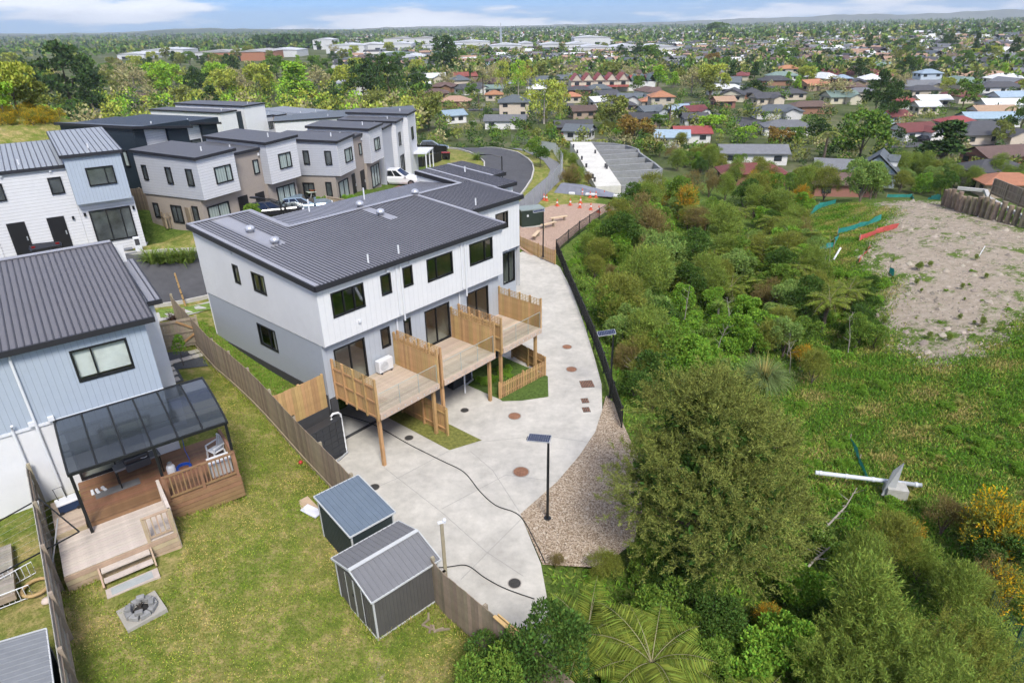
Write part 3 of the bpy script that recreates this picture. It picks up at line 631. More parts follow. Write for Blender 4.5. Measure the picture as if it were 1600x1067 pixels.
# ------------------------------------------------------------------ the three balconies
def balcony(x0, x1, label, left_open=False, idx=0):
    t = T('balcony_deck', label, 'balcony', L(0, 0, 0), YAW, 'balconies of the white terrace'); y0, y1, zd = -2.85, .33, 2.99
    nb = 22; bw = (y1 - y0) / nb
    q = MB(); q.box(0, x1 - x0, -.064, .064, -.03, 0); bmsh = q.mesh('deck_board', m_pine2)
    for i in range(nb): put('deck_board', bmsh, t, (x0, y0 + (i + .5) * bw, zd - random.uniform(0, .003)))
    q = MB(); q.box(x0 - .02, x1 + .02, y0 - .07, y0 - .015, zd - .30, zd + .0); q.build('fascia_beam', m_pine2, t)
    q = MB()
    for i in range(9): q.box(x0 + .2 + i * (x1 - x0 - .4) / 8 - .03, x0 + .2 + i * (x1 - x0 - .4) / 8 + .03, y0 - .085, y0 - .068, zd - .2, zd - .12)
    q.build('bracket', m_metal, t)
    q = MB()
    for i in range(7): q.box(x0 + .05 + i * (x1 - x0 - .15) / 6, x0 + .1 + i * (x1 - x0 - .15) / 6, y0, y1, zd - .28, zd - .045)
    q.build('joist', m_pine, t)
    for px in (x0 + .1, x1 - .1):
        q = MB(); q.box(px - .075, px + .075, y0 + .22, y0 + .37, -.05, zd - .29); q.build('post', m_pine, t)
    for sx, fac in ((x0 - .03, -1), (x1 + .03, 1)):
        sl = MB()
        for k in range(5):
            yy = y0 + .05 + k * (y1 - y0 - .1) / 4
            q = MB(); q.box(sx + fac * .015, sx + fac * .095, yy - .045, yy + .045, zd - .35, zd + 1.78); q.build('screen_post', m_pine, t)
        n = 21; pwid = (y1 - y0) / n
        for k in range(n): put('paling', paling_mesh(pwid - .006, 1.62, .02, m_pine, ''), t, (sx, y0 + (k + .5) * pwid, zd - .28), math.pi / 2)
        for zz in (zd - .22, zd + .55, zd + 1.28): sl.box(sx + fac * .02, sx + fac * .06, y0, y1, zz - .045, zz + .045)
        sl.build('rail', m_pine, t)
        la = MB()                                                     # open slat trellis along the head
        for k in range(5): la.box(sx - .008, sx + .008, y0, y1, zd + 1.37 + k * .085, zd + 1.40 + k * .085)
        for k in range(16): yy = y0 + (k + .5) * (y1 - y0) / 16; la.box(sx - .02, sx - .009, yy - .012, yy + .012, zd + 1.35, zd + 1.76)
        la.build('trellis', m_pine, t)
    n = 3
    for k in range(n):
        a = x0 + .04 + k * (x1 - x0 - .08) / n; b = a + (x1 - x0 - .08) / n - .02
        q = MB(); q.quad((a, y0 + .006, zd + .04), (b, y0 + .006, zd + .04), (b, y0 + .006, zd + 1.0), (a, y0 + .006, zd + 1.0)); q.build('glass_panel', m_balu, t)
        e = MB(); e.box(a, b, y0 - .004, y0 + .016, zd + 1.0, zd + 1.012); e.box(b + .002, b + .016, y0 - .004, y0 + .016, zd, zd + 1.0); e.build('glass_edge', M('glass_edge', (.33, .42, .40), rough=.2), t)
    return t
balcony(.48, 4.05, 'timber balcony with heat pump standing on its boards')
balcony(4.45, 8.12, 'middle timber balcony between two slatted pine screens')
balcony(8.85, 12.08, 'far timber balcony nearest the curved concrete drive end')
# heat pump on the first balcony
hp = T('heat_pump', 'white outdoor heat pump unit on the nearest balcony', 'heat pump', L(3.2, .08, 2.995), YAW)
q = MB(); q.box(-.44, .44, -.16, .16, .08, .72); q.build('case', m_pvc, hp, bevel=.02)
q = MB(); q.lathe([(.0, 0), (.245, 0), (.245, .012), (.0, .012)], (0, 0, 0), 24); o = q.build('fan_grille', M('grille_grey', (.42, .43, .44), rough=.5), hp, (-.12, -.162, .4)); o.rotation_euler = (math.pi / 2, 0, 0)
q = MB()
for r in (.07, .13, .19, .24):
    q.tube([(r * math.cos(k * math.pi / 10), r * math.sin(k * math.pi / 10), .016) for k in range(21)], .006, 5)
q2 = q.build('grille_ring', m_pvc, o)
for x in (-.3, .3): q = MB(); q.box(x - .04, x + .04, -.18, .18, 0, .08); q.build('foot', m_dark, hp)
# ------------------------------------------------------------------ timber screens on the lower level
t = T('privacy_fence', 'new pine paling fence closing the side yard above the dark tank', 'fence')
paling_fence(t, L(-2.55, .5), L(-.06, .5), 1.75, m_pine, zf=lambda x, y: 2.28, pmat=m_pine, rails=(.3, 1.0, 1.5), side=-1, post_every=1.2)
t = T('privacy_fence', 'new pine fence under the first balcony dividing the parking bays', 'fence')
paling_fence(t, L(4.25, .3), L(4.25, -3.15), 1.55, m_pine, zf=lambda x, y: 0, pmat=m_pine, rails=(.3, 1.2), side=1, post_every=1.7)
# retaining face under the side-yard fence
q = MB(); q.box(-2.6, -.02, .46, .6, -.1, 2.32); tag(q.build('retaining_wall', m_dark, None, L(0, 0), YAW), 'dark retaining wall below the side yard fence', 'wall')
# slim water tanks
def tank(loc, rz, label, w_=1.85, dp=.5, h=2.05):
    t = T('water_tank', label, 'water tank', loc, rz, 'slim dark water tanks'); md = M('tank_plastic', (.035, .037, .042), rough=.45)
    n = 5; sw = w_ / n
    for i in range(n):
        q = MB(); x0 = -w_ / 2 + i * sw + .012; x1 = x0 + sw - .024
        for k in range(12): z0 = .02 + k * (h - .12) / 12; q.box(x0, x1, -dp / 2 + (.0 if k % 2 else .015), dp / 2, z0, z0 + (h - .12) / 12 - .012)
        q.build('panel', md, t)
    q = MB(); q.box(-w_ / 2, w_ / 2, -dp / 2 + .03, dp / 2 - .01, 0, h - .1); q.box(-w_ / 2 - .01, w_ / 2 + .01, -dp / 2 - .01, dp / 2 + .01, h - .1, h); q.build('core', md, t, bevel=.02)
    q = MB(); x = w_ / 2 + .07; q.tube([(.55, 0, h), (.55, 0, h + .16), (.65, -.02, h + .24), (x - .1, -.1, h + .22), (x, -.12, h + .1), (x, -.14, .15), (x - .05, -.3, .06), (x - .8, -.45, .06)], .055, 10); q.build('pipe', m_pvc, t, smooth=True)
    return t
tank(L(-.9, -.2, 0), YAW + .06, 'slim dark water tank with white pipe below the pine side fence')
tank(L(8.3, .05, 0), YAW, 'slim dark water tank in the shade under the middle balcony', 1.5)
q = MB(); q.tube([(0, 0, 0), (0, 0, 2.7)], .05, 10); tag(q.build('drain_pipe', m_pvc, None, L(7.75, -.9, 0), 0, smooth=True), 'white upright drain pipe under the middle balcony', 'pipe')
# grass patches in the paving
m_patch = M('patch_grass', (.16, .165, .045), rough=.95, var=.45, scale=6, bump=.6, bscale=30, spec=.1)
drape('grass_patch', [tuple(L(*p)[:2]) for p in ((3.35, .5), (3.35, -4.1), (4.95, -4.75), (4.95, .5))], m_patch, .012, .6, flat=zc)
drape('grass_patch', [tuple(L(*p)[:2]) for p in ((8.45, .5), (8.45, -2.9))] + [tuple(at(*p, 0)[:2]) for p in ((785, 627), (815, 626), (857, 620), (856, 588))] + [tuple(L(12.4, 0.5)[:2])], M('garden_grass', (.075, .12, .028), rough=.95, var=.45, scale=6, bump=.6, bscale=30, spec=.1), .012, .6, flat=zc)
# picket fence round the small garden
t = T('picket_fence', 'low pine picket fence around the garden below the far balcony', 'fence')
def pickets(par, a, b, h=.95, pw=.075, gap=.055, mat=None, zf=None, base=0):
    a = Vector(a); b = Vector(b); d = b - a; ln = d.length; d /= ln; ang = math.atan2(d.y, d.x); n = int(ln / (pw + gap)); zf = zf or (lambda x, y: 0.0); mat = mat or m_pine
    for i in range(n):
        p = a + d * ((i + .5) * ln / n); put('picket', paling_mesh(pw, h, .02, mat, ''), par, (p.x, p.y, zf(p.x, p.y) + .04 + random.uniform(-.015, .015)), ang + random.uniform(-.03, .03))
    nn = Vector((-d.y, d.x, 0))
    for r in (.25, .75):
        q = MB(); p0, p1 = a + nn * .035, b + nn * .035; q.bar((p0.x, p0.y, zf(p0.x, p0.y) + r), (p1.x, p1.y, zf(p1.x, p1.y) + r), .04, .08); q.build('rail', mat, par)
    k = max(1, round(ln / 2))
    for i in range(k + 1):
        p = a + d * (ln * i / k) + nn * .08; q = MB(); q.box(-.045, .045, -.045, .045, 0, h + .08); q.build('post', mat, par, (p.x, p.y, zf(p.x, p.y)), ang)
pickets(t, L(8.5, -2.9), at(853, 586, 0)); pickets(t, at(853, 586, 0), L(12.75, -.2), 1.15, .1, .01)
t = T('picket_fence', 'pine slat fence between the drive end and the bark playground', 'fence')
FP = [at(811, 388, .62), at(840, 402, .58), at(866, 414, .52)]
for a, b in zip(FP[:-1], FP[1:]): pickets(t, a, b, 1.15, .09, .05, zf=lambda x, y: .58)
# ------------------------------------------------------------------ covers, cable, lamps, edge fence
m_rust = M('rust_cover', (.25, .125, .075), rough=.85, var=.35, scale=9, bump=.3)
m_iron = M('iron_cover', (.045, .043, .04), rough=.7, var=.3, scale=12, bump=.3)
def cover(px, py, r, mat, label):
    p = at(px, py, 0); z = zc(p.x, p.y); p = at(px, py, z)
    t = T('manhole_cover', label, 'manhole cover', (p.x, p.y, z + .004), 0, 'covers in the concrete drive')
    q = MB(); q.lathe([(r, 0), (r, .008), (r * .88, .008), (r * .88, .002)], (0, 0, 0), 28); q.build('rim', M('cover_rim', (.3, .27, .24), rough=.8), t)
    q = MB(); q.lathe([(r * .86, 0), (r * .86, .01), (0, .01)], (0, 0, 0), 28)
    for k in range(-3, 4):
        hw = math.sqrt(max(0.01, (r * .8) ** 2 - (k * r * .22) ** 2)); q.box(-hw, hw, k * r * .22 - .012, k * r * .22 + .012, .01, .016)
    q.build('lid', mat, t)
for px, py, r, mt, lb in [(804, 650, .36, m_rust, 'rusty round cover in front of the middle parking bay'), (814, 737, .40, m_rust, 'rusty round cover nearest the tall black lamp pole'), (886, 542, .33, m_rust, 'rusty round cover farthest up the curved drive'), (893, 577, .35, m_rust, 'rusty round cover just above the square grates'),
    (639, 684, .24, m_iron, 'small dark round cover beside the first grass patch'), (585, 761, .25, m_iron, 'small dark round cover behind the blue roofed shed'), (804, 911, .26, m_iron, 'dark round cover near the tree fern at the drive end'), (726, 641, .24, m_iron, 'small dark round cover between the two nearest parking bays')]: cover(px, py, r, mt, lb)
def grate(px, py, w_, d_, label):
    p = at(px, py, 0); t = T('drain_grate', label, 'drain grate', (p.x, p.y, .004), .1, 'square grates in the drive')
    q = MB(); q.box(-w_ / 2, w_ / 2, -d_ / 2, d_ / 2, 0, .006); q.build('frame', m_iron, t)
    q = MB(); n = int(w_ / .09)
    for i in range(n): x = -w_ / 2 + (i + .5) * w_ / n; q.box(x - .022, x + .022, -d_ / 2 + .04, d_ / 2 - .04, .006, .014)
    q.build('bar', m_rust, t)
grate(917, 600, .75, .8, 'large square rusty grate at the drive edge'); grate(914, 626, .4, .5, 'upper of the two small square grates'); grate(916, 640, .4, .5, 'lower of the two small square grates')
m_rub = M('black_rubber', (.02, .02, .022), rough=.6)
def cable(name, pl, label, r=.022):
    q = MB(); P = [at(x, y, 0) for x, y in pl]; pp = []
    for i in range(len(P) - 1):
        p0, p1, p2, p3 = P[max(i - 1, 0)], P[i], P[i + 1], P[min(i + 2, len(P) - 1)]
        for k in range(6):
            s = k / 6; pp.append(.5 * ((2 * p1) + (p2 - p0) * s + (2 * p0 - 5 * p1 + 4 * p2 - p3) * s * s + (3 * p1 - p0 - 3 * p2 + p3) * s ** 3) + Vector((0, 0, r + .004)))
    pp.append(P[-1] + Vector((0, 0, r))); q.tube(pp, r, 6); tag(q.build(name, m_rub, None, smooth=True), label, 'cable')
cable('cable', [(535, 648), (575, 660), (605, 675), (640, 695), (690, 720), (725, 738), (750, 768), (775, 790), (812, 806), (838, 850), (852, 880)], 'long black cable snaking across the concrete from the first garage')
cable('cable', [(655, 890), (700, 886), (730, 884), (758, 903), (790, 920), (835, 936)], 'short black cable on the concrete by the leaning pole')
def solar_lamp(base, yaw, label, h=3.92):
    t = T('solar_lamp', label, 'street lamp', base, yaw, 'black solar lamps along the drive')
    q = MB(); q.lathe([(.16, 0), (.16, .02), (.06, .03), (.055, h - .9), (.045, h)], (0, 0, 0), 12); q.build('pole', m_alu, t)
    q = MB(); q.box(-.84, .1, -.2, .2, -.02, .02); o = q.build('solar_panel', M('panel_frame', (.42, .43, .44), rough=.4, metal=.3), t, (0, 0, h + .05)); o.rotation_euler = (.25, -.12, 0)
    g = MB()
    for i in range(10): g.box(-.82 + i * .09, -.738 + i * .09, -.18, .18, .021, .027)
    g.build('cell', M('solar_cell', (.03, .04, .075), rough=.2, spec=.6), o)
    q = MB(); q.box(-.9, -.1, -.08, .08, -.08, -.025); q.build('lamp_head', m_alu, o)
solar_lamp(at(855.4, 809.4, 0), -.35, 'black solar lamp on a tall pole standing in the gravel')
p = at(958.7, 519, 3.95); solar_lamp((p.x, p.y, 0), .05, 'black solar lamp behind the dark fence at the drive bend')
p = at(849, 330, 4.75); solar_lamp((p.x, p.y, .85), .1, 'black solar lamp standing in the bark playground')
t = T('edge_fence', 'black metal fence with vertical bars along the drive and gully', 'fence')
EF = [at(x, y, z) for x, y, z in ((971, 668, 0), (958, 628, 0), (943, 580, 0), (928, 538, 0), (908, 490, .1), (890, 448, .25), (877, 415, .4), (869, 396, .55), (905, 366, .7), (950, 335, .9), (1010, 318, .6), (1045, 302, .0), (1100, 285, -1.0))]
fr_ = .95
for i, (a, b) in enumerate(zip(EF[:-1], EF[1:])):
    d = b - a; ln = Vector((d.x, d.y, 0)).length; k = max(1, round(ln / 2.4))
    for j in range(k):
        p0, p1 = a.lerp(b, j / k), a.lerp(b, (j + 1) / k); q = MB(); q.box(-.035, .035, -.035, .035, -.4, 1.28); q.build('post', m_alu, t, p0, math.atan2(d.y, d.x))
        q = MB(); n = int((p1 - p0).length / (.11 if p0.y < 62 else .2))
        for r in (.12, 1.15): q.bar(p0 + Z1 * r, p1 + Z1 * r, .03, .045)
        for m_ in range(1, n): c = p0.lerp(p1, m_ / n); q.bar(c + Z1 * .06, c + Z1 * 1.2, .022, .022)
        q.build('bar_panel', m_alu, t)
# ------------------------------------------------------------------ blue-grey house with the covered deck (lower left)
YL = YAW - math.radians(12.5); QL = Vector((-12.96, 20.83, 0))
UL = Vector((math.cos(YL), math.sin(YL), 0)); VL = Vector((-math.sin(YL), math.cos(YL), 0))
def LL(x, y, z=0.0): return QL + UL * x + VL * y + Vector((0, 0, z))
m_deckbrown = M('deck_brown', (.20, .105, .058), rough=.55, var=.2, scale=3, objvar=.14, hue=.01)
m_decklight = M('deck_pale', (.50, .43, .37), rough=.75, var=.14, scale=3, objvar=.10, hue=.01)
m_rail = M('rail_stained', (.25, .145, .075), rough=.65, var=.15, objvar=.1)
hb = T('blue_grey_house', 'blue-grey clad house with charcoal ribbed roof beside the covered deck', 'house', QL, YL)
q = MB()
wall(q, (-9, 0, 0), X1, 9, 6.58, 9.4, [(6.63, 8.31, 7.70, 8.86)], -Y1)
q.build('upper_wall', m_blue, hb)
q = MB(); wall(q, (-9, .03, 0), X1, 9.0, 3.0, 6.57, [(5.7, 7.9, 3.95, 6.0), (.5, 2.6, 3.95, 6.0)], -Y1); wall(q, (0, 0, 0), Y1, 2.6, 3.0, 9.4, top=lambda u: 9.42 + .1 * u)
wall(q, (0, 2.6, 0), X1, .72, 3.0, 9.1); wall(q, (.72, 2.6, 0), Y1, 5.2, 3.0, 9.1); wall(q, (0, 2.6, 0), Y1, 5.1, 9.1, 9.5, top=lambda u: 9.42 + .1 * (u + 2.6)); wall(q, (-9, 7.7, 0), X1, 9.7, 3, 10.1)
q.build('white_wall', m_whiteS, hb)
q = MB(); q.box(-9, .01, -.03, .0, 6.5, 6.6); q.build('band', m_pvc, hb)
zl = lambda x, y: 9.5 + .1 * y
q = MB(); rib_roof(q, -9.2, .28, -.22, 7.8, zl, pitch=.2, h=.035, wd=.03); rl = q.build('roof', [M('charcoal_roof_near', (.125, .12, .13), rough=.42, var=.06, scale=1.2, spec=.45), m_roofrib], hb)
q = MB(); q.bar((-9.2, -.25, zl(0, -.22) - .08), (.33, -.25, zl(0, -.22) - .08), .1, .2); q.bar((.31, -.25, zl(0, -.25) - .06), (.31, 7.8, zl(0, 7.8) - .06), .06, .16); q.build('fascia', m_fascia, rl)
q = MB(); q.bar((-9.2, 7.8, zl(0, 7.8) + .03), (.3, 7.8, zl(0, 7.8) + .03), .3, .03); q.build('ridge_cap', m_flash, rl)
q = MB(); zs = lambda x, y: 9.15 + .03 * (y - 2.5); rib_roof(q, .1, .95, 2.35, 8.0, zs, pitch=.28, h=.02, wd=.03); r2_ = q.build('porch_roof', [m_roof, m_roofrib], hb)
q = MB(); q.bar((.05, 2.3, 9.08), (1.0, 2.3, 9.08), .08, .18); q.bar((.98, 2.3, 9.1), (.98, 8.0, 9.26), .06, .12); q.build('fascia', m_fascia, r2_)
window(hb, (-9, 0, 0), X1, -Y1, 6.63, 8.31, 7.70, 8.86, mull=(.35,), curtain=True, gm=m_balu)
window(hb, (-9, .03, 0), X1, -Y1, 5.7, 7.9, 3.95, 6.0, mull=(.5,), name='sliding_door'); window(hb, (-9, .03, 0), X1, -Y1, .5, 2.6, 3.95, 6.0, mull=(.5,), name='sliding_door')
q = MB(); q.box(-8.9, -.1, .1, 5, 3.9, 3.95); q.quad((-8.9, 3, 3.9), (-.1, 3, 3.9), (-.1, 3, 9.2), (-8.9, 3, 9.2)); q.quad((-8.9, .1, 6.55), (-.1, .1, 6.55), (-.1, 3, 6.55), (-8.9, 3, 6.55)); q.build('interior', m_room, hb)
for x, zt in ((-3.95, 9.35), (-4.6, 6.9)):
    q = MB(); q.tube([(x + .05, -.2, zt), (x, -.07, zt - .25), (x, -.07, 3.6)], .045, 8); q.build('downpipe', m_pvc, hb)
for x in (-3.5, -4.05): q = MB(); q.box(x - .09, x + .09, -.12, -.005, 6.62, 6.78); q.build('wall_vent', m_pvc, hb)
# ---- polycarbonate roof over the deck
pg = T('deck_canopy', 'tinted polycarbonate canopy on a black frame over the brown deck', 'canopy', QL, YL)
m_poly = bpy.data.materials.new('tinted_polycarbonate'); m_poly.use_nodes = True
_t = m_poly.node_tree; _t.nodes.clear()
_o = _t.nodes.new('ShaderNodeOutputMaterial'); _g = _t.nodes.new('ShaderNodeBsdfGlossy'); _g.inputs['Roughness'].default_value = .12; _g.inputs[0].default_value = (.8, .85, .95, 1)
_tp = _t.nodes.new('ShaderNodeBsdfTransparent'); _tp.inputs[0].default_value = (.11, .125, .14, 1); _df = _t.nodes.new('ShaderNodeBsdfDiffuse'); _df.inputs[0].default_value = (.04, .048, .055, 1)
_m1 = _t.nodes.new('ShaderNodeMixShader'); _m1.inputs[0].default_value = .55; _m2 = _t.nodes.new('ShaderNodeMixShader'); _fz = _t.nodes.new('ShaderNodeMapRange'); _lw = _t.nodes.new('ShaderNodeLayerWeight'); _fz.inputs[1].default_value = .35; _fz.inputs[3].default_value = .07; _fz.inputs[4].default_value = .7; _t.links.new(_lw.outputs['Facing'], _fz.inputs[0])
for a, b in ((_tp.outputs[0], _m1.inputs[1]), (_df.outputs[0], _m1.inputs[2]), (_fz.outputs[0], _m2.inputs[0]), (_m1.outputs[0], _m2.inputs[1]), (_g.outputs[0], _m2.inputs[2]), (_m2.outputs[0], _o.inputs[0])): _t.links.new(a, b)
pr = [(-.02, 6.56), (-.8, 6.52), (-1.6, 6.43), (-2.3, 6.30), (-2.7, 6.19), (-2.95, 6.06)]
xs = np.linspace(-3.45, 1.36, 7)
for a, b in zip(xs[:-1], xs[1:]):
    q = MB()
    for (y0, z0), (y1, z1) in zip(pr[:-1], pr[1:]): q.quad((a + .03, y0, z0), (b - .03, y0, z0), (b - .03, y1, z1), (a + .03, y1, z1))
    q.build('roof_panel', m_poly, pg, smooth=True)
for a in xs: q = MB(); q.tube([(a, y, z) for y, z in pr], .035, 6); q.build('rafter', m_alu, pg)
for y, z in (pr[0], pr[-1]): q = MB(); q.bar((-3.48, y, z - .02), (1.39, y, z - .02), .07, .1); q.build('beam', m_alu, pg)
for y, z in ((-.95, 6.46), (-1.95, 6.32)): q = MB(); q.bar((-3.45, y, z), (1.36, y, z), .04, .04); q.build('batten', m_alu, pg)
for a in (-3.4, -1.02, 1.3): q = MB(); q.box(a - .045, a + .045, -2.96, -2.87, 3.3, 6.05); q.build('post', m_alu, pg)
# ---- decks, rails, steps
dk = T('deck', 'stained brown timber deck below the tinted canopy', 'deck', QL, YL)
n = 22
q = MB(); q.box(0, 4.78, -.066, .066, -.03, 0); ms_ = q.mesh('deck_board', m_deckbrown)
for i in range(n - 3): put('deck_board', ms_, dk, (-3.46, -.07 - i * .14, 3.9 - random.uniform(0, .004)))
q = MB(); q.box(0, 2.42, -.066, .066, -.03, 0); ms2_ = q.mesh('deck_board', m_deckbrown)
for i in range(n - 3, n): put('deck_board', ms2_, dk, (-1.1, -.07 - i * .14, 3.9 - random.uniform(0, .004)))
q = MB(); q.box(-3.46, 1.32, -2.6, -.02, 3.0, 3.868); q.box(-1.1, 1.32, -3.1, -2.6, 3.0, 3.866); q.build('substructure', m_rail, dk)
for i in range(5): q = MB(); q.box(-1.08, 1.34, -3.16, -3.13, 2.95 + i * .18, 3.11 + i * .18); q.build('skirt_board', m_rail, dk)
for i in range(5): q = MB(); q.box(1.33, 1.36, -3.13, -1.2, 2.95 + i * .18, 3.11 + i * .18); q.build('skirt_board', m_rail, dk)
def rail(par, a, b, z0, mat, h=.95, n=None, pm=None):
    a = Vector(a); b = Vector(b); ln = (b - a).length; d = (b - a) / ln; n = n or int(ln / .135)
    for i in range(n): p = a + d * ((i + .5) * ln / n); q = MB(); q.box(p.x - .02, p.x + .02, p.y - .02, p.y + .02, z0 + .08, z0 + h - .04); q.build('baluster', mat, par)
    q = MB(); q.bar(a + Z1 * (z0 + h), b + Z1 * (z0 + h), .10, .045); q.build('handrail', mat, par)
    q = MB(); q.bar(a + Z1 * (z0 + .1), b + Z1 * (z0 + .1), .045, .07); q.build('bottom_rail', mat, par)
    for p in (a, (a + b) / 2, b) if ln > 1.6 else (a, b): q = MB(); q.box(p.x - .05, p.x + .05, p.y - .05, p.y + .05, z0 - .8, z0 + h + .03); q.build('post', pm or mat, par)
rail(dk, (-1.05, -3.08, 0), (1.28, -3.08, 0), 3.9, m_rail); rail(dk, (1.29, -3.0, 0), (1.29, -1.3, 0), 3.9, m_rail)
tr = T('terrace_deck', 'pale weathered timber terrace with steps down to the lawn', 'deck', QL, YL)
q = MB(); q.box(0, 3.16, -.066, .066, -.03, 0); ms_ = q.mesh('deck_board', m_decklight)
for i in range(14): put('deck_board', ms_, tr, (-4.36, -2.69 - i * .14, 3.68 - random.uniform(0, .004)))
q = MB(); q.box(0, .86, -.066, .066, -.03, 0); ms_ = q.mesh('deck_board', m_pine2)
for i in range(14): put('deck_board', ms_, tr, (-4.36, -.66 - i * .14, 3.84 - random.uniform(0, .004)))
m_skirt = M('skirt_pale', (.40, .30, .20), rough=.8, var=.15, objvar=.1)
q = MB(); q.box(-4.36, -1.22, -4.57, -2.63, 3.0, 3.648); q.box(-4.36, -3.5, -2.62, -.6, 3.0, 3.808); q.build('substructure', m_skirt, tr)
for i in range(4): q = MB(); q.box(-4.38, -1.2, -4.62, -4.58, 2.93 + i * .18, 3.09 + i * .18); q.build('skirt_board', m_skirt, tr)
rail(tr, (-2.0, -4.55, 0), (-1.22, -4.55, 0), 3.68, m_skirt, .9); rail(tr, (-1.2, -4.5, 0), (-1.2, -2.75, 0), 3.68, m_decklight, .9, n=12)
q = MB(); q.box(-3.45, -2.08, -4.87, -4.63, 3.42, 3.47); q.build('step', m_decklight, tr)
q = MB(); q.box(-3.45, -2.08, -5.12, -4.9, 3.22, 3.27); q.build('step', m_decklight, tr)
q = MB(); q.box(-3.5, -2.03, -5.58, -5.14, 2.75, 3.03); q.build('step', m_decklight, tr)
q = MB(); q.box(-3.36, -2.2, -5.52, -5.2, 3.03, 3.04); q.build('tread_mat', M('tread_grey', (.33, .35, .34), rough=.9), tr)
for x in (-3.5, -2.03): q = MB(); q.bar((x, -4.65, 3.5), (x, -5.15, 3.1), .05, .16); q.build('stringer', m_skirt, tr)
# ---- things on the deck
def simple(name, mb, mat, loc, rz, label, cat, smooth=False, bevel=0.0, group=None):
    return tag(mb.build(name, mat, None, loc, rz, smooth, bevel), label, cat, group)
t = T('cool_box', 'white lidded blue cool box with pull handle by the canopy corner', 'cool box', LL(-3.85, -1.35, 3.845), YL + .1)
q = MB(); q.box(-.3, .3, -.2, .2, .03, .33); q.build('body', M('coolbox_blue', (.012, .03, .075), rough=.4), t, bevel=.03)
q = MB(); q.box(-.32, .32, -.22, .22, .335, .42); q.build('lid', m_pvc, t, bevel=.03)
q = MB(); q.tube([(-.2, .1, .42), (-.24, .16, .85), (.02, .16, .85), (.04, .1, .42)], .014, 6); q.build('handle', m_rub, t)
for x in (-.25, .25): q = MB(); q.lathe([(.0, -.02), (.06, -.02), (.06, .02), (0, .02)], (0, 0, 0), 12); o = q.build('wheel', m_rub, t, (x, -.2, .06)); o.rotation_euler = (math.pi / 2, 0, 0)
t = T('gas_bottle', 'white gas bottle standing beside the blue hose', 'gas bottle', LL(-.62, -1.55, 3.9), 0)
q = MB(); q.lathe([(.13, 0), (.15, .03), (.15, .3), (.12, .38), (.05, .41), (.05, .43)], (0, 0, 0), 18); q.build('body', m_pvc, t, smooth=True)
q = MB(); q.lathe([(.08, .40), (.08, .5), (.07, .5), (.07, .40)], (0, 0, 0), 14); q.build('collar', m_metal, t); q = MB(); q.lathe([(.03, .4), (.03, .47), (.0, .47)], (0, 0, 0), 8); q.build('valve', m_metal, t)
q = MB()
for k in range(5): q.tube([((.22 + .02 * (k % 3)) * math.cos(a), (.22 + .02 * (k % 3)) * math.sin(a), .02 + .022 * k) for a in np.linspace(0, 2 * math.pi, 22)], .016, 6)
q.tube([(.2, 0, .1), (.1, .3, .2), (-.1, .5, .5), (-.12, .6, 1.0)], .012, 6)
simple('garden_hose', q, M('hose_blue', (.01, .075, .42), rough=.4), LL(-.2, -1.5, 3.9), 0, 'coiled bright blue garden hose on the brown deck', 'hose', True)
# kettle barbecue and outdoor bench against the wall
t = T('barbecue', 'dark trolley barbecue with steel shelf under the canopy edge', 'barbecue', LL(-1.55, -1.1, 3.9), YL + .1)
q = MB(); q.box(-.75, .75, -.22, .22, .72, .80); q.build('shelf', M('shelf_grey', (.16, .16, .16), rough=.5), t); q = MB(); q.box(-.4, .4, -.25, .25, .55, .85); q.build('grill_body', m_dark, t, bevel=.03)
q = MB(); q.box(-.4, .4, -.25, .25, .86, 1.08); q.build('hood', M('hood_grey', (.03, .03, .033), rough=.4), t, bevel=.08)
for x in (-.7, .7):
    for y in (-.18, .18): q = MB(); q.box(x - .02, x + .02, y - .02, y + .02, .0, .72); q.build('leg', m_alu, t)
q = MB(); q.tube([(.1, -.35, 1.0), (.25, -.38, .98), (.3, -.34, 1.0)], .012, 6); q.build('handle', m_metal, t)
simple('door_mat', MB().box(-.7, .7, -.2, .2, 0, .015), M('mat_grey', (.15, .145, .14), rough=.95, bump=.4), LL(-2.35, -1.25, 3.903), YL, 'grey rectangular mat laid on the brown deck', 'mat')
t = T('storage_bench', 'pale storage box with upright slats behind the stained rail', 'storage box', LL(.85, -2.55, 3.9), YL)
q = MB(); q.box(-.36, .36, -.22, .22, 0, .55); q.build('box', M('box_pale', (.55, .54, .52), rough=.7), t)
for i in range(6): q = MB(); q.box(-.35 + i * .12, -.25 + i * .12, -.245, -.222, .02, .53); q.build('slat', M('box_pale', (.55, .54, .52)), t)
q = MB(); q.box(-.38, .38, -.25, .25, .552, .59); q.build('lid', m_pvc, t)
t = T('plastic_chair', 'white moulded plastic chair on the deck near its right rail', 'chair', LL(.95, -1.65, 3.9), YL - 1.2)
q = MB(); q.box(-.23, .23, -.22, .22, .42, .45); q.build('seat', m_pvc, t, bevel=.02)
q = MB()
for i in range(5): x = -.19 + i * .095; q.bar((x, .2, .46), (x * 1.1, .32, .86), .05, .02)
q.bar((-.24, .32, .88), (.24, .32, .88), .06, .03); q.build('backrest', m_pvc, t)
for x in (-.22, .22):
    for y in (-.2, .2): q = MB(); q.bar((x, y, .42), (x * 1.15, y * 1.2, 0), .05, .05); q.build('leg', m_pvc, t)
    q = MB(); q.bar((x * 1.1, -.2, .64), (x * 1.1, .28, .66), .06, .03); q.bar((x * 1.05, -.2, .44), (x * 1.1, -.2, .64), .05, .03); q.build('armrest', m_pvc, t)
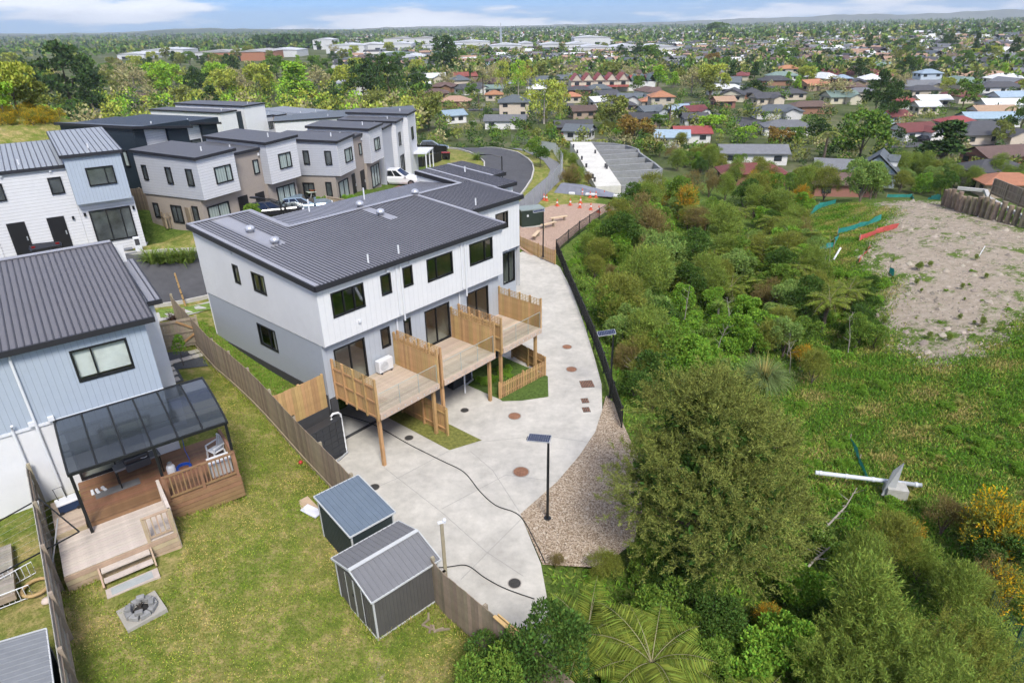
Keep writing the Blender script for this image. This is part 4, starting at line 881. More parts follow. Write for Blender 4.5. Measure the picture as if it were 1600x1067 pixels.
for k, (x, y) in enumerate(((-3.1, -1.0), (-2.95, -1.02), (-2.75, -1.0))):
    q = MB(); q.box(-.05, .05, -.13, .13, 0, .06); q.box(-.045, .045, .0, .12, .06, .1); simple('shoe', q, m_pvc, LL(x, y, 3.9), YL + .2 * k, 'pale shoe left on the deck by the glass door', 'shoe', bevel=.015, group='shoes by the door')
# ---- fire pit
t = T('fire_pit', 'ring of pale stone blocks on a square paver in the lawn', 'fire pit', on(222, 955) + Vector((0, 0, .02)), YL + .15)
m_blk = M('fire_block', (.25, .25, .245), rough=.85, var=.2, scale=8, objvar=.2, bump=.3)
q = MB(); q.box(-.55, .55, -.5, .5, -.1, .05); q.build('paver', M('paver_grey', (.34, .32, .28), rough=.9, var=.1, bump=.2), t)
for k in range(8):
    a = k * math.pi / 4; q = MB(); q.add([(-.15, -.09, 0), (.15, -.09, 0), (.10, .09, 0), (-.10, .09, 0), (-.15, -.09, .14), (.15, -.09, .14), (.10, .09, .15), (-.10, .09, .15)], [(0, 3, 2, 1), (4, 5, 6, 7), (0, 1, 5, 4), (1, 2, 6, 5), (2, 3, 7, 6), (3, 0, 4, 7)])
    o = q.build('block', m_blk, t, (.34 * math.cos(a), .34 * math.sin(a), .05), a + math.pi / 2 + random.uniform(-.1, .1), bevel=.02)
    if k % 2: q = MB(); q.box(-.11, .11, -.07, .08, 0, .11); q.build('block', m_blk, t, (.31 * math.cos(a + .4), .31 * math.sin(a + .4), .2), a + .4 + math.pi / 2, bevel=.02)
q = MB(); q.lathe([(.24, .055), (.2, .08), (0, .1)], (0, 0, 0), 12); q.build('ash', M('ash', (.02, .019, .018), rough=.95, bump=.6), t)
for k in range(3): q = MB(); q.tube([(-.15 + .1 * k, -.12, .1), (.1 - .08 * k, .13, .2)], .025, 6); q.build('log', M('charred', (.03, .025, .02), rough=.95), t)
# ---- boundary fences
def line_fence(name, label, P, h, mat, **kw):
    t = T(name, label, 'fence')
    for a, b in zip(P[:-1], P[1:]): paling_fence(t, a, b, h, mat, **kw)
    return t
FB = [L(-.95, 13.6), L(-1.93, 7.2), L(-2.87, -1.35), L(-3.7, -6.35)]
line_fence('boundary_fence', 'long weathered paling fence between the lawn and the white terrace', FB, 1.78, m_grey_tim, side=-1)
q = MB()
for a, b in zip(FB[:-1], FB[1:]):
    n = 6
    for i in range(n):
        p0, p1 = a.lerp(b, i / n), a.lerp(b, (i + 1) / n); q.bar((p0.x - .05, p0.y - .05, hz(p0.x, p0.y) + .1), (p1.x - .05, p1.y - .05, hz(p1.x, p1.y) + .1), .04, .2)
q.build('gravel_board', m_grey_tim, bpy.data.objects['boundary_fence'])
line_fence('boundary_fence', 'lower run of weathered paling fence right of the grey shed', [L(-4.6, -11.6), L(-4.78, -12.3), L(-5.05, -15.9), L(-5.3, -19)], 1.78, m_grey_tim, side=-1)
t = line_fence('neighbour_fence', 'weathered fence with exposed posts along the left edge of the lawn', [LL(-4.62, -.2), LL(-4.62, -12.8)], 1.8, M('aged_paling', (.36, .34, .29), rough=.9, var=.25, objvar=.2, bump=.2), side=-1, rails=(.3, .95, 1.6), post_every=2.0)
t = line_fence('garden_gate', 'timber garden gate with diagonal brace beside the blue-grey house', [at(254, 548, 3.2), at(316, 537, 3.15)], 1.65, m_post_tim, side=1, post_every=1.3, rails=(.2, .85, 1.5), zf=lambda x, y: 3.18)
a, b = at(285, 542, 3.2), at(316, 537, 3.15); q = MB(); nn = (b - a).cross(Z1).normalized() * .06
for s, e in (((a, .2), (b, .85)), ((a, 1.5), (b, .85))): q.bar(s[0] + nn + Z1 * s[1], e[0] + nn + Z1 * e[1], .05, .1)
q.build('brace', m_pine, t)
q = MB(); q.bar(at(772, 962, 3.83), at(826, 1009, 3.83), .10, .04); q.bar(at(778, 960, 3.8) , at(830, 1004, 3.8), .04, .08); simple('timber_rail', q, m_pine, (0, 0, 0), 0, 'new pine boards lying along the far side of the lower fence', 'timber')
# ---- garden between house and gate
drape('gravel_path', [tuple(at(x, y, 3.3)[:2]) for x, y in ((252, 549), (317, 538), (333, 558), (277, 573), (288, 596), (270, 606), (255, 600))], M('dark_gravel', (.075, .08, .085), rough=.95, var=.4, scale=20, bump=.6), .03, .5)
m_pav = M('paving_slab', (.50, .46, .39), rough=.85, var=.1, objvar=.12)
for k, (x, y) in enumerate(((303.5, 550.6), (309, 557), (292, 561.5), (274, 566), (261, 571), (264, 579), (268, 586), (271.6, 595))):
    p = on(x, y); q = MB(); q.box(-.26, .26, -.2, .2, 0, .04); simple('stepping_stone', q, m_pav, (p.x, p.y, p.z + .03), YL + .05, ('pale stepping stone', 'second pale stepping stone', 'third pale stepping stone', 'fourth pale stepping stone', 'fifth pale stepping stone', 'sixth pale stepping stone', 'seventh pale stepping stone', 'pale stepping stone farthest')[k] + ' from the garden gate' * (k > 0) + ' nearest the garden gate' * (k == 0), 'paver', group='stepping stones by the gate')
drape('verge_grass', [tuple(at(x, y, 3.7)[:2]) for x, y in ((247, 484), (330, 463), (332, 471), (250, 493))], M('verge_green', (.13, .20, .035), rough=.95, var=.4, scale=5, bump=.5, bscale=25), .07, .5)
# ---- garden sheds
def shed(name, label, base, rz, w_, d_, hw, hr, wallm, roofm, trim, gable=True, doors=None):
    """ribbed steel shed: ridge runs along local y when gable, single pitch otherwise"""
    t = T(name, label, 'garden shed', base, rz)
    q = MB(); q.prism([(-w_ / 2, -d_ / 2), (w_ / 2, -d_ / 2), (w_ / 2, d_ / 2), (-w_ / 2, d_ / 2)], .06, hw)
    if gable:
        for y in (-d_ / 2, d_ / 2): q.poly([(-w_ / 2, y, hw), (w_ / 2, y, hw), (0, y, hr)])
    else:
        q.poly([(-w_ / 2, -d_ / 2, hw), (w_ / 2, -d_ / 2, hw), (w_ / 2, -d_ / 2, hr)]); q.poly([(-w_ / 2, d_ / 2, hw), (w_ / 2, d_ / 2, hw), (w_ / 2, d_ / 2, hr)]); q.poly([(w_ / 2, -d_ / 2, hw), (w_ / 2, d_ / 2, hw), (w_ / 2, d_ / 2, hr), (w_ / 2, -d_ / 2, hr)])
    q.build('wall', wallm, t)
    q = MB()
    for y, s in ((-d_ / 2, -1), (d_ / 2, 1)):
        n = int(w_ / .12)
        for i in range(n): x = -w_ / 2 + (i + .5) * w_ / n; zt = hw + (hr - hw) * ((1 - abs(x) / (w_ / 2)) if gable else (x / w_ + .5)) - .02; q.box(x - .018, x + .018, y - .012 if s < 0 else y, y if s < 0 else y + .012, .08, zt)
    for x, s in ((-w_ / 2, -1), (w_ / 2, 1)):
        n = int(d_ / .12); zt = hw - .02 if gable or s < 0 else hr - .02
        for i in range(n): y = -d_ / 2 + (i + .5) * d_ / n; q.box(x - .012 if s < 0 else x, x if s < 0 else x + .012, y - .018, y + .018, .08, zt)
    q.build('wall_rib', wallm, t)
    ov = .09; q = MB()
    if gable:
        sl = (hr - hw) / (w_ / 2); zf = lambda x, y: hr + .02 - abs(x) * sl
        rib_roof(q, -d_ / 2 - ov, d_ / 2 + ov, -w_ / 2 - ov, -.001, zf, pitch=.17, h=.02, wd=.022, axis='x'); rib_roof(q, -d_ / 2 - ov, d_ / 2 + ov, .001, w_ / 2 + ov, zf, pitch=.17, h=.02, wd=.022, axis='x')
    else:
        zf = lambda x, y: hw + .02 + (x + w_ / 2) * (hr - hw) / w_
        rib_roof(q, -d_ / 2 - ov, d_ / 2 + ov, -w_ / 2 - ov, w_ / 2 + ov, zf, pitch=.17, h=.02, wd=.022, axis='x')
    r = q.build('roof', roofm, t)
    q = MB()
    if gable: q.bar((0, -d_ / 2 - ov, hr + .05), (0, d_ / 2 + ov, hr + .05), .13, .03)
    for y in (-d_ / 2 - ov, d_ / 2 + ov):
        for xa, xb in (((-w_ / 2 - ov, 0), (0, w_ / 2 + ov)) if gable else ((-w_ / 2 - ov, w_ / 2 + ov),)): q.bar((xa, y, zf(xa, 0) - .01), (xb, y, zf(xb, 0) - .01), .03, .07)
    for x in (-w_ / 2 - ov, w_ / 2 + ov): q.bar((x, -d_ / 2 - ov, zf(x, 0) - .01), (x, d_ / 2 + ov, zf(x, 0) - .01), .03, .06)
    q.build('trim', trim, r)
    q = MB()
    for x in (-w_ / 2, w_ / 2):
        for y in (-d_ / 2, d_ / 2): q.box(x - .025, x + .025, y - .025, y + .025, .0, hw)
    q.box(-w_ / 2 - .03, w_ / 2 + .03, -d_ / 2 - .03, d_ / 2 + .03, -.02, .06); q.build('base_frame', trim, t)
    if doors:
        ax, lo, hi, pos = doors
        for k, (a, b) in enumerate(((lo, (lo + hi) / 2), ((lo + hi) / 2, hi))):
            q = MB(); g = .02
            if ax == 'y': q.box(a + g, b - g, pos - .03, pos - .014, .1, hw - .08)
            else: q.box(pos - .03, pos - .014, a + g, b - g, .1, hw - .08)
            d = q.build('door', wallm, t); e = MB()
            for u in (a + g, b - g):
                if ax == 'y': e.box(u - .02, u + .02, pos - .037, pos - .028, .1, hw - .08)
                else: e.box(pos - .037, pos - .028, u - .02, u + .02, .1, hw - .08)
            e.build('door_edge', trim, d)
            if k == 0:
                e = MB(); u = b - .08
                if ax == 'y': e.box(u - .03, u + .03, pos - .06, pos - .03, .9, 1.0)
                else: e.box(pos - .06, pos - .03, u - .03, u + .03, .9, 1.0)
                e.build('handle', m_rub, d)
    return t
m_trim = M('shed_trim', (.48, .49, .48), rough=.4, var=.04)
m_shg = M('shed_grey', (.088, .084, .080), rough=.5, var=.08); m_shgr = M('shed_grey_roof', (.16, .16, .165), rough=.45, var=.06)
m_shb = M('shed_dark_green', (.03, .042, .043), rough=.5, var=.1); m_shbr = M('shed_blue_roof', (.125, .16, .20), rough=.4, var=.06, stain=.1)
a, b, c, d = at(515, 868, 3.72), at(577, 937, 3.72), at(690, 875, 3.72), at(625, 810, 3.72)
ctr = (a + b + c + d) / 4; rzs = math.atan2((b - a).y, (b - a).x)
shed('garden_shed', 'charcoal gable roofed steel shed with pale ridge and corner trims', (ctr.x, ctr.y, 1.97), rzs, (b - a).length - .15, (c - b).length - .15, 1.68, 2.02, m_shg, [m_shgr, m_shgr], m_trim, True, ('y', -.5, .5, -((c - b).length - .15) / 2))
a, b, c, d = at(490, 777, 3.9), at(545, 837, 3.75), at(618, 801, 3.75), at(563, 750, 3.9); ctr = (a + b + c + d) / 4; ctr.z = 2.05; rzs = math.atan2((a - b).y, (a - b).x)
shed('garden_shed', 'dark steel shed with blue ribbed lean-to roof behind the charcoal shed', ctr, rzs, (a - b).length - .15, (b - c).length - .15, 1.72, 1.92, m_shb, [m_shbr, m_shbr], m_trim, False, ('y', -.75, .55, -((b - c).length - .15) / 2) if False else None)
a, b = at(75, 975, 4.9), at(92, 1060, 4.9)
shed('garden_shed', 'grey shed roof with pale trim at the lower left corner', LL(-6.15, -9.3, 3.05), YL, 2.6, 3.0, 1.62, 1.9, m_shb, [M('shed_pale_roof', (.19, .2, .21), rough=.5, var=.08)] * 2, m_trim, True)
# ---- odds and ends on the lawn
q = MB(); q.box(-.06, .06, -.05, .05, 0, 3.05); q.box(-.09, .09, -.05, .07, 3.05, 3.09); p = at(697, 905, 1.5)
t = T('timber_pole', 'tall grey timber pole with a camera bracket rising behind the charcoal shed', 'pole', (p.x, p.y, 1.4), .3); MB().box(-.055, .055, -.045, .045, 0, 2.6).build('shaft', m_post_tim, t); MB().box(-.12, .14, -.05, .05, 2.6, 2.64).build('bracket', m_pvc, t); MB().lathe([(.06, 0), (.07, .05), (.05, .1), (0, .12)], (.1, 0, 2.64), 10).build('camera', m_pvc, t)
p = on(470, 724); q = MB(); q.lathe([(.04, 0), (.08, .03), (.09, .09), (.06, .14), (0, .15)], (0, 0, 0), 10); simple('ball', q, M('red_plastic', (.42, .03, .03), rough=.5), (p.x, p.y, p.z - .01), 0, 'small red ball lying by the long fence', 'ball', True)
for k, (x, y, dx, dy) in enumerate(((480, 790, .9, .5), (487, 800, .8, .4))):
    p = on(x, y); q = MB(); q.box(-dx / 2, dx / 2, -dy / 2, dy / 2, 0, .05); simple('flat_carton', q, M(('carton_brown', 'carton_white')[k], ((.45, .33, .22), (.62, .62, .66))[k], rough=.8), (p.x, p.y, p.z + .03 * k), rzs + .3 * k, ('flattened brown carton beside the blue roofed shed', 'flattened white printed carton beside the blue roofed shed')[k], 'carton')
for k in range(7):
    p = on(670 + random.uniform(-22, 25), 973 + random.uniform(-14, 12)); q = MB(); ln = random.uniform(.25, .6); q.box(-ln / 2, ln / 2, -.03, .03, 0, .04); simple('wood_scrap', q, m_grey_tim, (p.x, p.y, p.z + .01), random.uniform(0, 3), 'offcut of wood lying by the charcoal shed corner', 'wood', group='wood offcuts by the shed')
# ---- neighbour's yard at the lower left
t = T('timber_platform', 'weathered low timber platform left of the neighbour fence', 'deck', LL(-6.6, -3.0, 3.35), YL)
q = MB(); q.box(-1.2, 1.2, -.065, .065, 0, .03); ms_ = q.mesh('deck_board', M('deck_grey', (.30, .27, .22), rough=.85, var=.2, objvar=.15))
for i in range(18): put('deck_board', ms_, t, (-.2, 1.2 - i * .138, .22))
MB().box(-1.38, .98, -1.3, 1.3, 0, .2).build('substructure', m_post_tim, t)
t = T('clothes_frame', 'dark folding clothesline frame leaning over the neighbour fence', 'clothesline', LL(-4.6, -2.9, 4.2), YL)
q = MB(); P4 = [(-1.6, .9, .35), (.15, 1.0, .75), (.95, -1.0, .35), (-1.4, -1.3, .1)]
for i in range(4): q.bar(P4[i], P4[(i + 1) % 4], .035)
q.build('frame', m_alu, t)
q = MB()
for k in range(6): s = (k + 1) / 7; q.bar(Vector(P4[0]).lerp(Vector(P4[3]), s), Vector(P4[1]).lerp(Vector(P4[2]), s), .004)
q.build('line', m_metal, t); q = MB(); q.bar((.1, 1.0, .72), (-.1, .2, -.8), .03); q.bar((.5, -.1, .5), (-.05, -.8, -.7), .03); q.build('strut', m_metal, t)
for k, (x, y, r) in enumerate(((-5.45, -6.6, .2), (-5.6, -7.25, -.15), (-6.2, -6.9, .5))):
    t = T('wire_rack', ('white wire airer standing upright on the left yard', 'white wire airer lying flat on the left yard', 'small white wire airer at the picture edge')[k], 'clothes airer', on(*((30, 915), (22, 948), (4, 925))[k]), YL + r)
    q = MB(); w_, hh = 1.0, .55; q.tube([(-w_ / 2, 0, .1), (-w_ / 2, 0, hh), (w_ / 2, .1, hh), (w_ / 2, .1, .1), (-w_ / 2, 0, .1)], .016, 6); q.build('frame', m_pvc, t)
    for i in range(6): x0 = -w_ / 2 + (i + 1) * w_ / 7; q = MB(); q.tube([(x0, .05, .1), (x0, .05, hh)], .011, 5); q.build('wire', m_pvc, t)
    for s in (-1, 1): q = MB(); q.tube([(s * w_ / 2, 0, .4), (s * w_ / 2, .35, 0)], .013, 5); q.build('leg', m_pvc, t)
q = MB(); q.tube([(.36 * math.cos(a), .36 * math.sin(a), .05) for a in np.linspace(0, 2 * math.pi, 26)], .055, 8); simple('cane_ring', q, M('cane', (.38, .26, .12), rough=.8, var=.3, scale=14), LL(-5.15, -4.0, hz(*LL(-5.15, -4.0)[:2]) + .12), 0, 'brown cane ring lying by the neighbour fence', 'ring', True)
q = MB(); q.lathe([(0, 0), (.1, .02), (.16, .08), (.13, .15), (0, .19)], (0, 0, 0), 10); simple('pale_stone', q, M('stone_pale', (.55, .45, .38), rough=.8), LL(-4.95, -4.65, hz(*LL(-4.95, -4.65)[:2])), 0, 'round pale stone beside the cane ring', 'stone', True)
# ---- by the gate
p = on(290, 478); t = T('tree_stake', 'leaning timber stake with black bands on the roadside verge', 'stake', (p.x, p.y, p.z), .2)
q = MB(); q.tube([(0, 0, 0), (-.1, .05, 1.1), (-.16, .08, 2.1)], [.06, .055, .05], 8); q.build('stake', m_pine, t)
for k in range(5): z = .4 + k * .36; q = MB(); q.tube([(-.1 * z / 1.1, .05 * z / 1.1, z), (-.1 * (z + .05) / 1.1, .05 * (z + .05) / 1.1, z + .05)], .064, 8); q.build('band', m_rub, t)
# ------------------------------------------------------------------ road, kerbs, paths
m_asph = M('asphalt', (.085, .085, .09), rough=.9, var=.12, scale=2, bump=.25, bscale=80, stain=.12, spec=.2)
m_kerb = M('kerb_concrete', (.46, .44, .40), rough=.85, var=.12)
W2 = lambda l: [Vector((p[0], p[1], 0)) for p in l]
R_near = [Vector((-52, 8, 0)), Vector((-33, 25, 0)), at(236, 478, 3.9), at(329, 457, 3.65), L(6, 13.8), L(14, 14.0), L(21, 14.5), L(27, 16.5)] + [at(x, y, 1.6) for x, y in ((812, 306), (822, 294), (830.6, 280.7), (834, 266), (832, 256), (825.6, 248.7), (809, 237.5), (785, 229.5), (758, 221), (728, 213), (690, 207), (640, 203), (600, 200))]
R_far = [Vector((-56, 14, 0)), Vector((-38, 31, 0)), at(219, 426, 4.4), at(312, 414, 4.1), L(7, 19.0), L(14, 20.0), L(21, 21.5), L(28, 25)] + [at(x, y, 1.6) for x, y in ((757, 268), (757, 258), (749.7, 249.5), (734, 239.5), (714, 231), (685, 224), (650, 219), (600, 214))]
drape('road', [tuple(p[:2]) for p in R_near + R_far[::-1]], m_asph, .05, 1.5)
def kerb(name, P, wd=.16, hh=.13):
    q = MB(); D = []
    for a, b in zip(P[:-1], P[1:]):
        k = max(1, int((b - a).length / 1.5)); D += [a.lerp(b, i / k) for i in range(k)]
    D.append(P[-1]); zs = hgt([[p.x, p.y] for p in D])
    for i in range(len(D) - 1): q.bar((D[i].x, D[i].y, zs[i] + .07), (D[i + 1].x, D[i + 1].y, zs[i + 1] + .07), wd, .26)
    return tag(q.build(name, m_kerb, None), kind='structure')
kerb('kerb', R_near); kerb('kerb', R_far)
def ribbon(name, P, wd, mat, off=.045):
    o = strip(name, P, wd, mat, off, flat=None); return tag(o, kind='structure')
ribbon('footpath', [at(x, y, 1.5) for x, y in ((700, 200), (780, 217), (827, 232), (860, 249), (872, 264), (868, 276), (855, 288), (830, 311), (812, 328))], 2.0, M('path_asphalt', (.17, .17, .175), rough=.9, var=.1), .06)
ribbon('footpath', [at(228, 497, 3.75), at(300, 478, 3.6), at(345, 468, 3.4), L(6, 12.3)], 1.0, m_conc2, .06)
drape('front_path', [tuple(at(x, y, 3.7)[:2]) for x, y in ((226, 492), (238, 487), (264, 516), (252, 520), (240, 508))], m_conc2, .05, .5)
drape('patio', [tuple(at(x, y, z)[:2]) for x, y, z in ((0, 400, 6.0), (60, 390, 6.0), (170, 368, 6.1), (226, 358, 6.1), (222, 366, 6.0), (180, 376, 5.6), (215, 400, 4.9), (205, 405, 4.8), (150, 385, 5.5), (0, 430, 5.6))], M('patio_concrete', (.55, .53, .48), rough=.85, var=.08, stain=.1), .06, .8)
m_pavr = M('brick_paver', (.24, .115, .085), rough=.85, var=.25, scale=5)
drape('paved_forecourt', [(-19.2, 45.2), (-17.0, 49.5), (-15.2, 53.2), (-13.6, 52.2), (-15.6, 47.3), (-17.4, 44.0)], m_pavr, .05, .8)
drape('paved_forecourt', [(-13.0, 57), (-12.0, 62), (-11.4, 67), (-8.6, 67), (-9.6, 58)], m_pavr, .05, .8)
# ------------------------------------------------------------------ generic row houses
m_pdark = M('pane_painted_reflection', (.075, .085, .085), rough=.05, var=.6, scale=.7, spec=1.0)  # mottled base colour paints in uneven reflections on the opaque panes
m_pcurt = M('pane_with_curtain', (.36, .42, .39), rough=.10, var=.12, scale=1.0, spec=.7, stripe=('XY', .22, .35, .75))
m_door = M('black_door', (.012, .012, .013), rough=.45)
FACE = {'f': (X1, -Y1), 's': (Y1, -X1), 'r': (Y1, X1)}
def row_house(name, label, org, rz, boxes, wins, group=None, rib=False, rmat=None, cat='house'):
    """boxes: (x0,x1,y0,y1,z0,z1, rise along y, rise along x, wall material, has roof)"""
    t = T(name, label, cat, org, rz, group)
    for x0, x1, y0, y1, z0, z1, ry, rx, wm, rf_ in boxes:
        zf = lambda x, y: z1 + ry * (y - y0) + rx * (x - x0)
        q = MB(); c = [(x0, y0), (x1, y0), (x1, y1), (x0, y1)]
        for k in range(4):
            (xa, ya), (xb, yb) = c[k], c[(k + 1) % 4]; q.quad((xa, ya, z0), (xb, yb, z0), (xb, yb, zf(xb, yb)), (xa, ya, zf(xa, ya)))
        q.quad(*[(x, y, z0) for x, y in c]); q.build('wall', wm, t)
        if rf_:
            o_ = .14; q = MB(); zr = lambda x, y: zf(x, y) + .1
            if rib: rib_roof(q, x0 - o_, x1 + o_, y0 - o_, y1 + o_, zr, pitch=.28, h=.03, wd=.03)
            else: q.quad(*[(x, y, zr(x, y)) for x, y in ((x0 - o_, y0 - o_), (x1 + o_, y0 - o_), (x1 + o_, y1 + o_), (x0 - o_, y1 + o_))])
            r = q.build('roof', [rmat or M('membrane_roof', (.085, .087, .095), rough=.55, var=.1), m_roofrib], t); q = MB(); cc = [(x0 - o_, y0 - o_), (x1 + o_, y0 - o_), (x1 + o_, y1 + o_), (x0 - o_, y1 + o_)]
            for k in range(4): a, b = cc[k], cc[(k + 1) % 4]; q.bar((a[0], a[1], zr(*a) - .10), (b[0], b[1], zr(*b) - .10), .05, .2)
            q.build('fascia', m_fascia, r)
            if x1 - x0 > 2.5: MB().tube([((x0 + x1) / 2, y0 + 1.2, zr((x0 + x1) / 2, y0 + 1.2) - .1), ((x0 + x1) / 2, y0 + 1.2, zr((x0 + x1) / 2, y0 + 1.2) + .3)], .05, 6).build('vent_pipe', m_pvc, r)
    for wv in wins:
        fc, pl, u0, u1, z0, z1 = wv[:6]; mu = wv[6] if len(wv) > 6 else (); nm = wv[7] if len(wv) > 7 else 'window'; gm = wv[8] if len(wv) > 8 else m_pdark
        ud, nn = FACE[fc]; p0 = (Vector((0, pl, 0)) if fc == 'f' else Vector((pl, 0, 0))) + nn * .05
        if nm == 'door':
            q = MB(); B = lambda u, z, e: p0 + ud * u + Z1 * z + nn * e
            vs = [B(u, z, e) for e in (-.06, 0) for u, z in ((u0, z0), (u1, z0), (u1, z1), (u0, z1))]; q.add(vs, [(0, 1, 2, 3), (4, 5, 6, 7), (0, 1, 5, 4), (1, 2, 6, 5), (2, 3, 7, 6), (3, 0, 4, 7)]); d = q.build('door', m_door, t)
            h = B(u1 - .12, (z0 + z1) / 2, .03); MB().box(h.x - .03, h.x + .03, h.y - .03, h.y + .03, h.z - .12, h.z + .12).build('handle', m_metal, d)
        elif nm == 'lamp':
            q = MB(); c = p0 + ud * u0 + Z1 * z0; q.box(c.x - .06, c.x + .06, c.y - .06, c.y + .06, z0 - .1, z0 + .1); q.build('wall_lamp', gm, t)
        else: window(t, p0, ud, nn, u0, u1, z0, z1, mull=mu, name=nm, gm=gm)
    return t
sl = ('sliding_door', m_pcurt)
# far-left blue and white pair
row_house('grey_box_townhouse', 'white townhouse pair with jutting blue-grey upper boxes left of the lane', (-26.32, 39.14, 6.3), math.radians(36), [
    (0, 3.0, 0, 8, 2.72, 5.6, .06, 0, m_blue, True), (-4.35, .0, .55, 8.5, 0, 5.0, .06, 0, m_weather, True), (.01, 3.12, .5, 8.1, -.6, 2.71, 0, 0, m_weather, False), (-7.4, -4.36, 0, 8, 2.72, 5.6, .06, 0, m_blue, True), (-7.5, -4.36, .5, 8.1, -.6, 2.71, 0, 0, m_weather, False)],
    [('f', 0, .95, 2.4, 3.75, 4.8, (.68,)), ('f', .55, -3.95, -3.3, 3.45, 4.4), ('f', .55, -1.05, -.4, 3.45, 4.4), ('f', .55, -3.75, -2.85, .1, 2.1, (), 'door'), ('f', .55, -1.75, -.85, .1, 2.1, (), 'door'), ('f', .5, .5, 2.75, .15, 2.15, (.4, .75), 'sliding_door', m_pdark), ('f', .5, -7.0, -5.0, .15, 2.15, (.4,), *sl), ('f', 0, -6.4, -5.2, 3.75, 4.8, (.6,), 'window', m_pcurt), ('f', .55, -.4, -.4, 1.9, 0, (), 'lamp', m_alu), ('f', .55, -3.2, 0, 4.85, 0, (), 'lamp', m_pvc), ('f', .55, -.8, 0, 4.85, 0, (), 'lamp', m_pvc), ('f', .5, .25, 0, 2.0, 0, (), 'lamp', m_alu), ('f', .5, 2.95, 0, 2.0, 0, (), 'lamp', m_alu)], None, True, M('blue_grey_roof', (.25, .27, .29), rough=.4, var=.06, spec=.5))
t = row_house('solar_roof_house', 'pale grey house with solar panels on its roof at the left edge', (-38.5, 42.5, 6.8), math.radians(36), [(0, 9, 0, 7, 0, 4.6, 0, -.13, m_pgrey, True)], [], None, True, M('pale_roof', (.33, .34, .36), rough=.45))
for i in range(4):
    q = MB(); q.box(4.2 + i * 1.1, 5.2 + i * 1.1, .8, 2.6, 0, .04); o = q.build('solar_panel', M('solar_cell2', (.14, .16, .19), rough=.15, spec=.7), t, (0, 0, 4.75 + .13 * 0)); o.rotation_euler = (0, math.atan(.13), 0); o.location = (-.05, 0, 4.86)
# taupe and white pairs along the lane
def taupe_pair(label, org, rz, gap, sidew=True, cur=m_pcurt, rise=.25):
    bx = [(0, 3.3, 0, 6.0, 2.75, 5.55, .03, .02, m_weather, True), (.1, 3.3, .55, 5.95, -.4, 2.74, 0, 0, m_taupe, False), (3.3, gap, .75, 5.9, -.4, 5.15, .03, 0, m_taupe, True), (gap, gap + 3.3, 0, 6.0, 2.75 - rise, 5.55, .03, .02, m_weather, True), (gap, gap + 3.2, .55, 5.95, -.6, 2.74 - rise, 0, 0, m_taupe, False), (-.012, -.002, .02, 5.98, 2.78, 5.5, .03, 0, m_pgrey, False), (gap - .012, gap - .002, .02, .74, 2.8 - rise, 5.5, .03, 0, m_pgrey, False)]
    wn = [('f', 0, 1.3, 2.75, 3.6, 4.7, (.66,), 'window', cur), ('f', 0, gap + 1.1, gap + 2.4, 3.45, 4.55, (.62,), 'window', cur), ('f', .55, .5, 2.4, .1, 2.1, (.5,), *sl), ('f', .55, gap + .9, gap + 2.9, .0, 2.0, (.35, .68), *sl), ('f', .75, 3.55, 4.45, 0, 2.1, (), 'door'), ('f', .75, gap - 1.2, gap - .3, -.1, 2.0, (), 'door'), ('f', .75, 3.45, 3.95, 3.4, 4.4, (), 'window', cur), ('f', .75, gap - .85, gap - .35, 3.4, 4.4, (), 'window', cur), ('f', .75, gap - .2, 0, 4.75, 0, (), 'lamp', m_pvc)]
    if sidew: wn += [('s', -.012, .6, 1.15, 3.7, 4.8), ('s', -.012, 2.6, 3.1, 3.7, 4.8), ('s', -.012, 5.0, 5.4, 3.8, 4.8), ('s', .1, 1.0, 1.5, 1.0, 2.2), ('s', .1, 2.6, 3.6, .9, 2.1, (.5,)), ('s', .1, 4.9, 5.4, 1.1, 2.1)]
    return row_house('taupe_white_townhouse', label, org, rz, bx, wn, 'townhouse pairs along the lane')
taupe_pair('nearest white boxed townhouse pair with taupe ground floor and side windows', (-20.87, 44.1, 5.25), math.radians(65.5), 6.45)
taupe_pair('white boxed townhouse pair behind the small outdoor table garden', (-14.19, 55.05, 4.5), math.radians(79), 6.9)
row_house('grey_end_townhouse', 'pale grey townhouse at the end of the lane row before the porch', (-12.1, 66.9, 3.9), math.radians(84), [(0, 3.4, .5, 6, -.5, 5.5, .03, 0, m_pgrey, True), (3.4, 6.2, .0, 6, -.5, 5.7, .03, 0, m_weather, True), (6.2, 9.6, -.6, 6, -.6, 6.1, .03, 0, m_weather, True)], [('s', 0, 2.2, 2.9, 3.4, 4.4), ('f', 0, 4.2, 4.9, 3.2, 4.5), ('f', -.6, 7.4, 8.2, 3.3, 4.6), ('f', .0, 4.2, 5.6, .1, 2.1, (.5,), 'sliding_door', m_pdark)])
t = T('porch', 'white flat porch roof on slim posts in front of the end townhouse', 'porch', (-11.6, 76.5, 3.1), math.radians(84))
MB().box(-2.0, 1.8, -2.6, .0, 2.5, 2.65).build('roof', M('porch_white', (.6, .61, .63), rough=.5), t)
for x in (-1.9, -.1, 1.7): MB().box(x - .06, x + .06, -2.55, -2.43, -.4, 2.5).build('post', m_pvc, t)
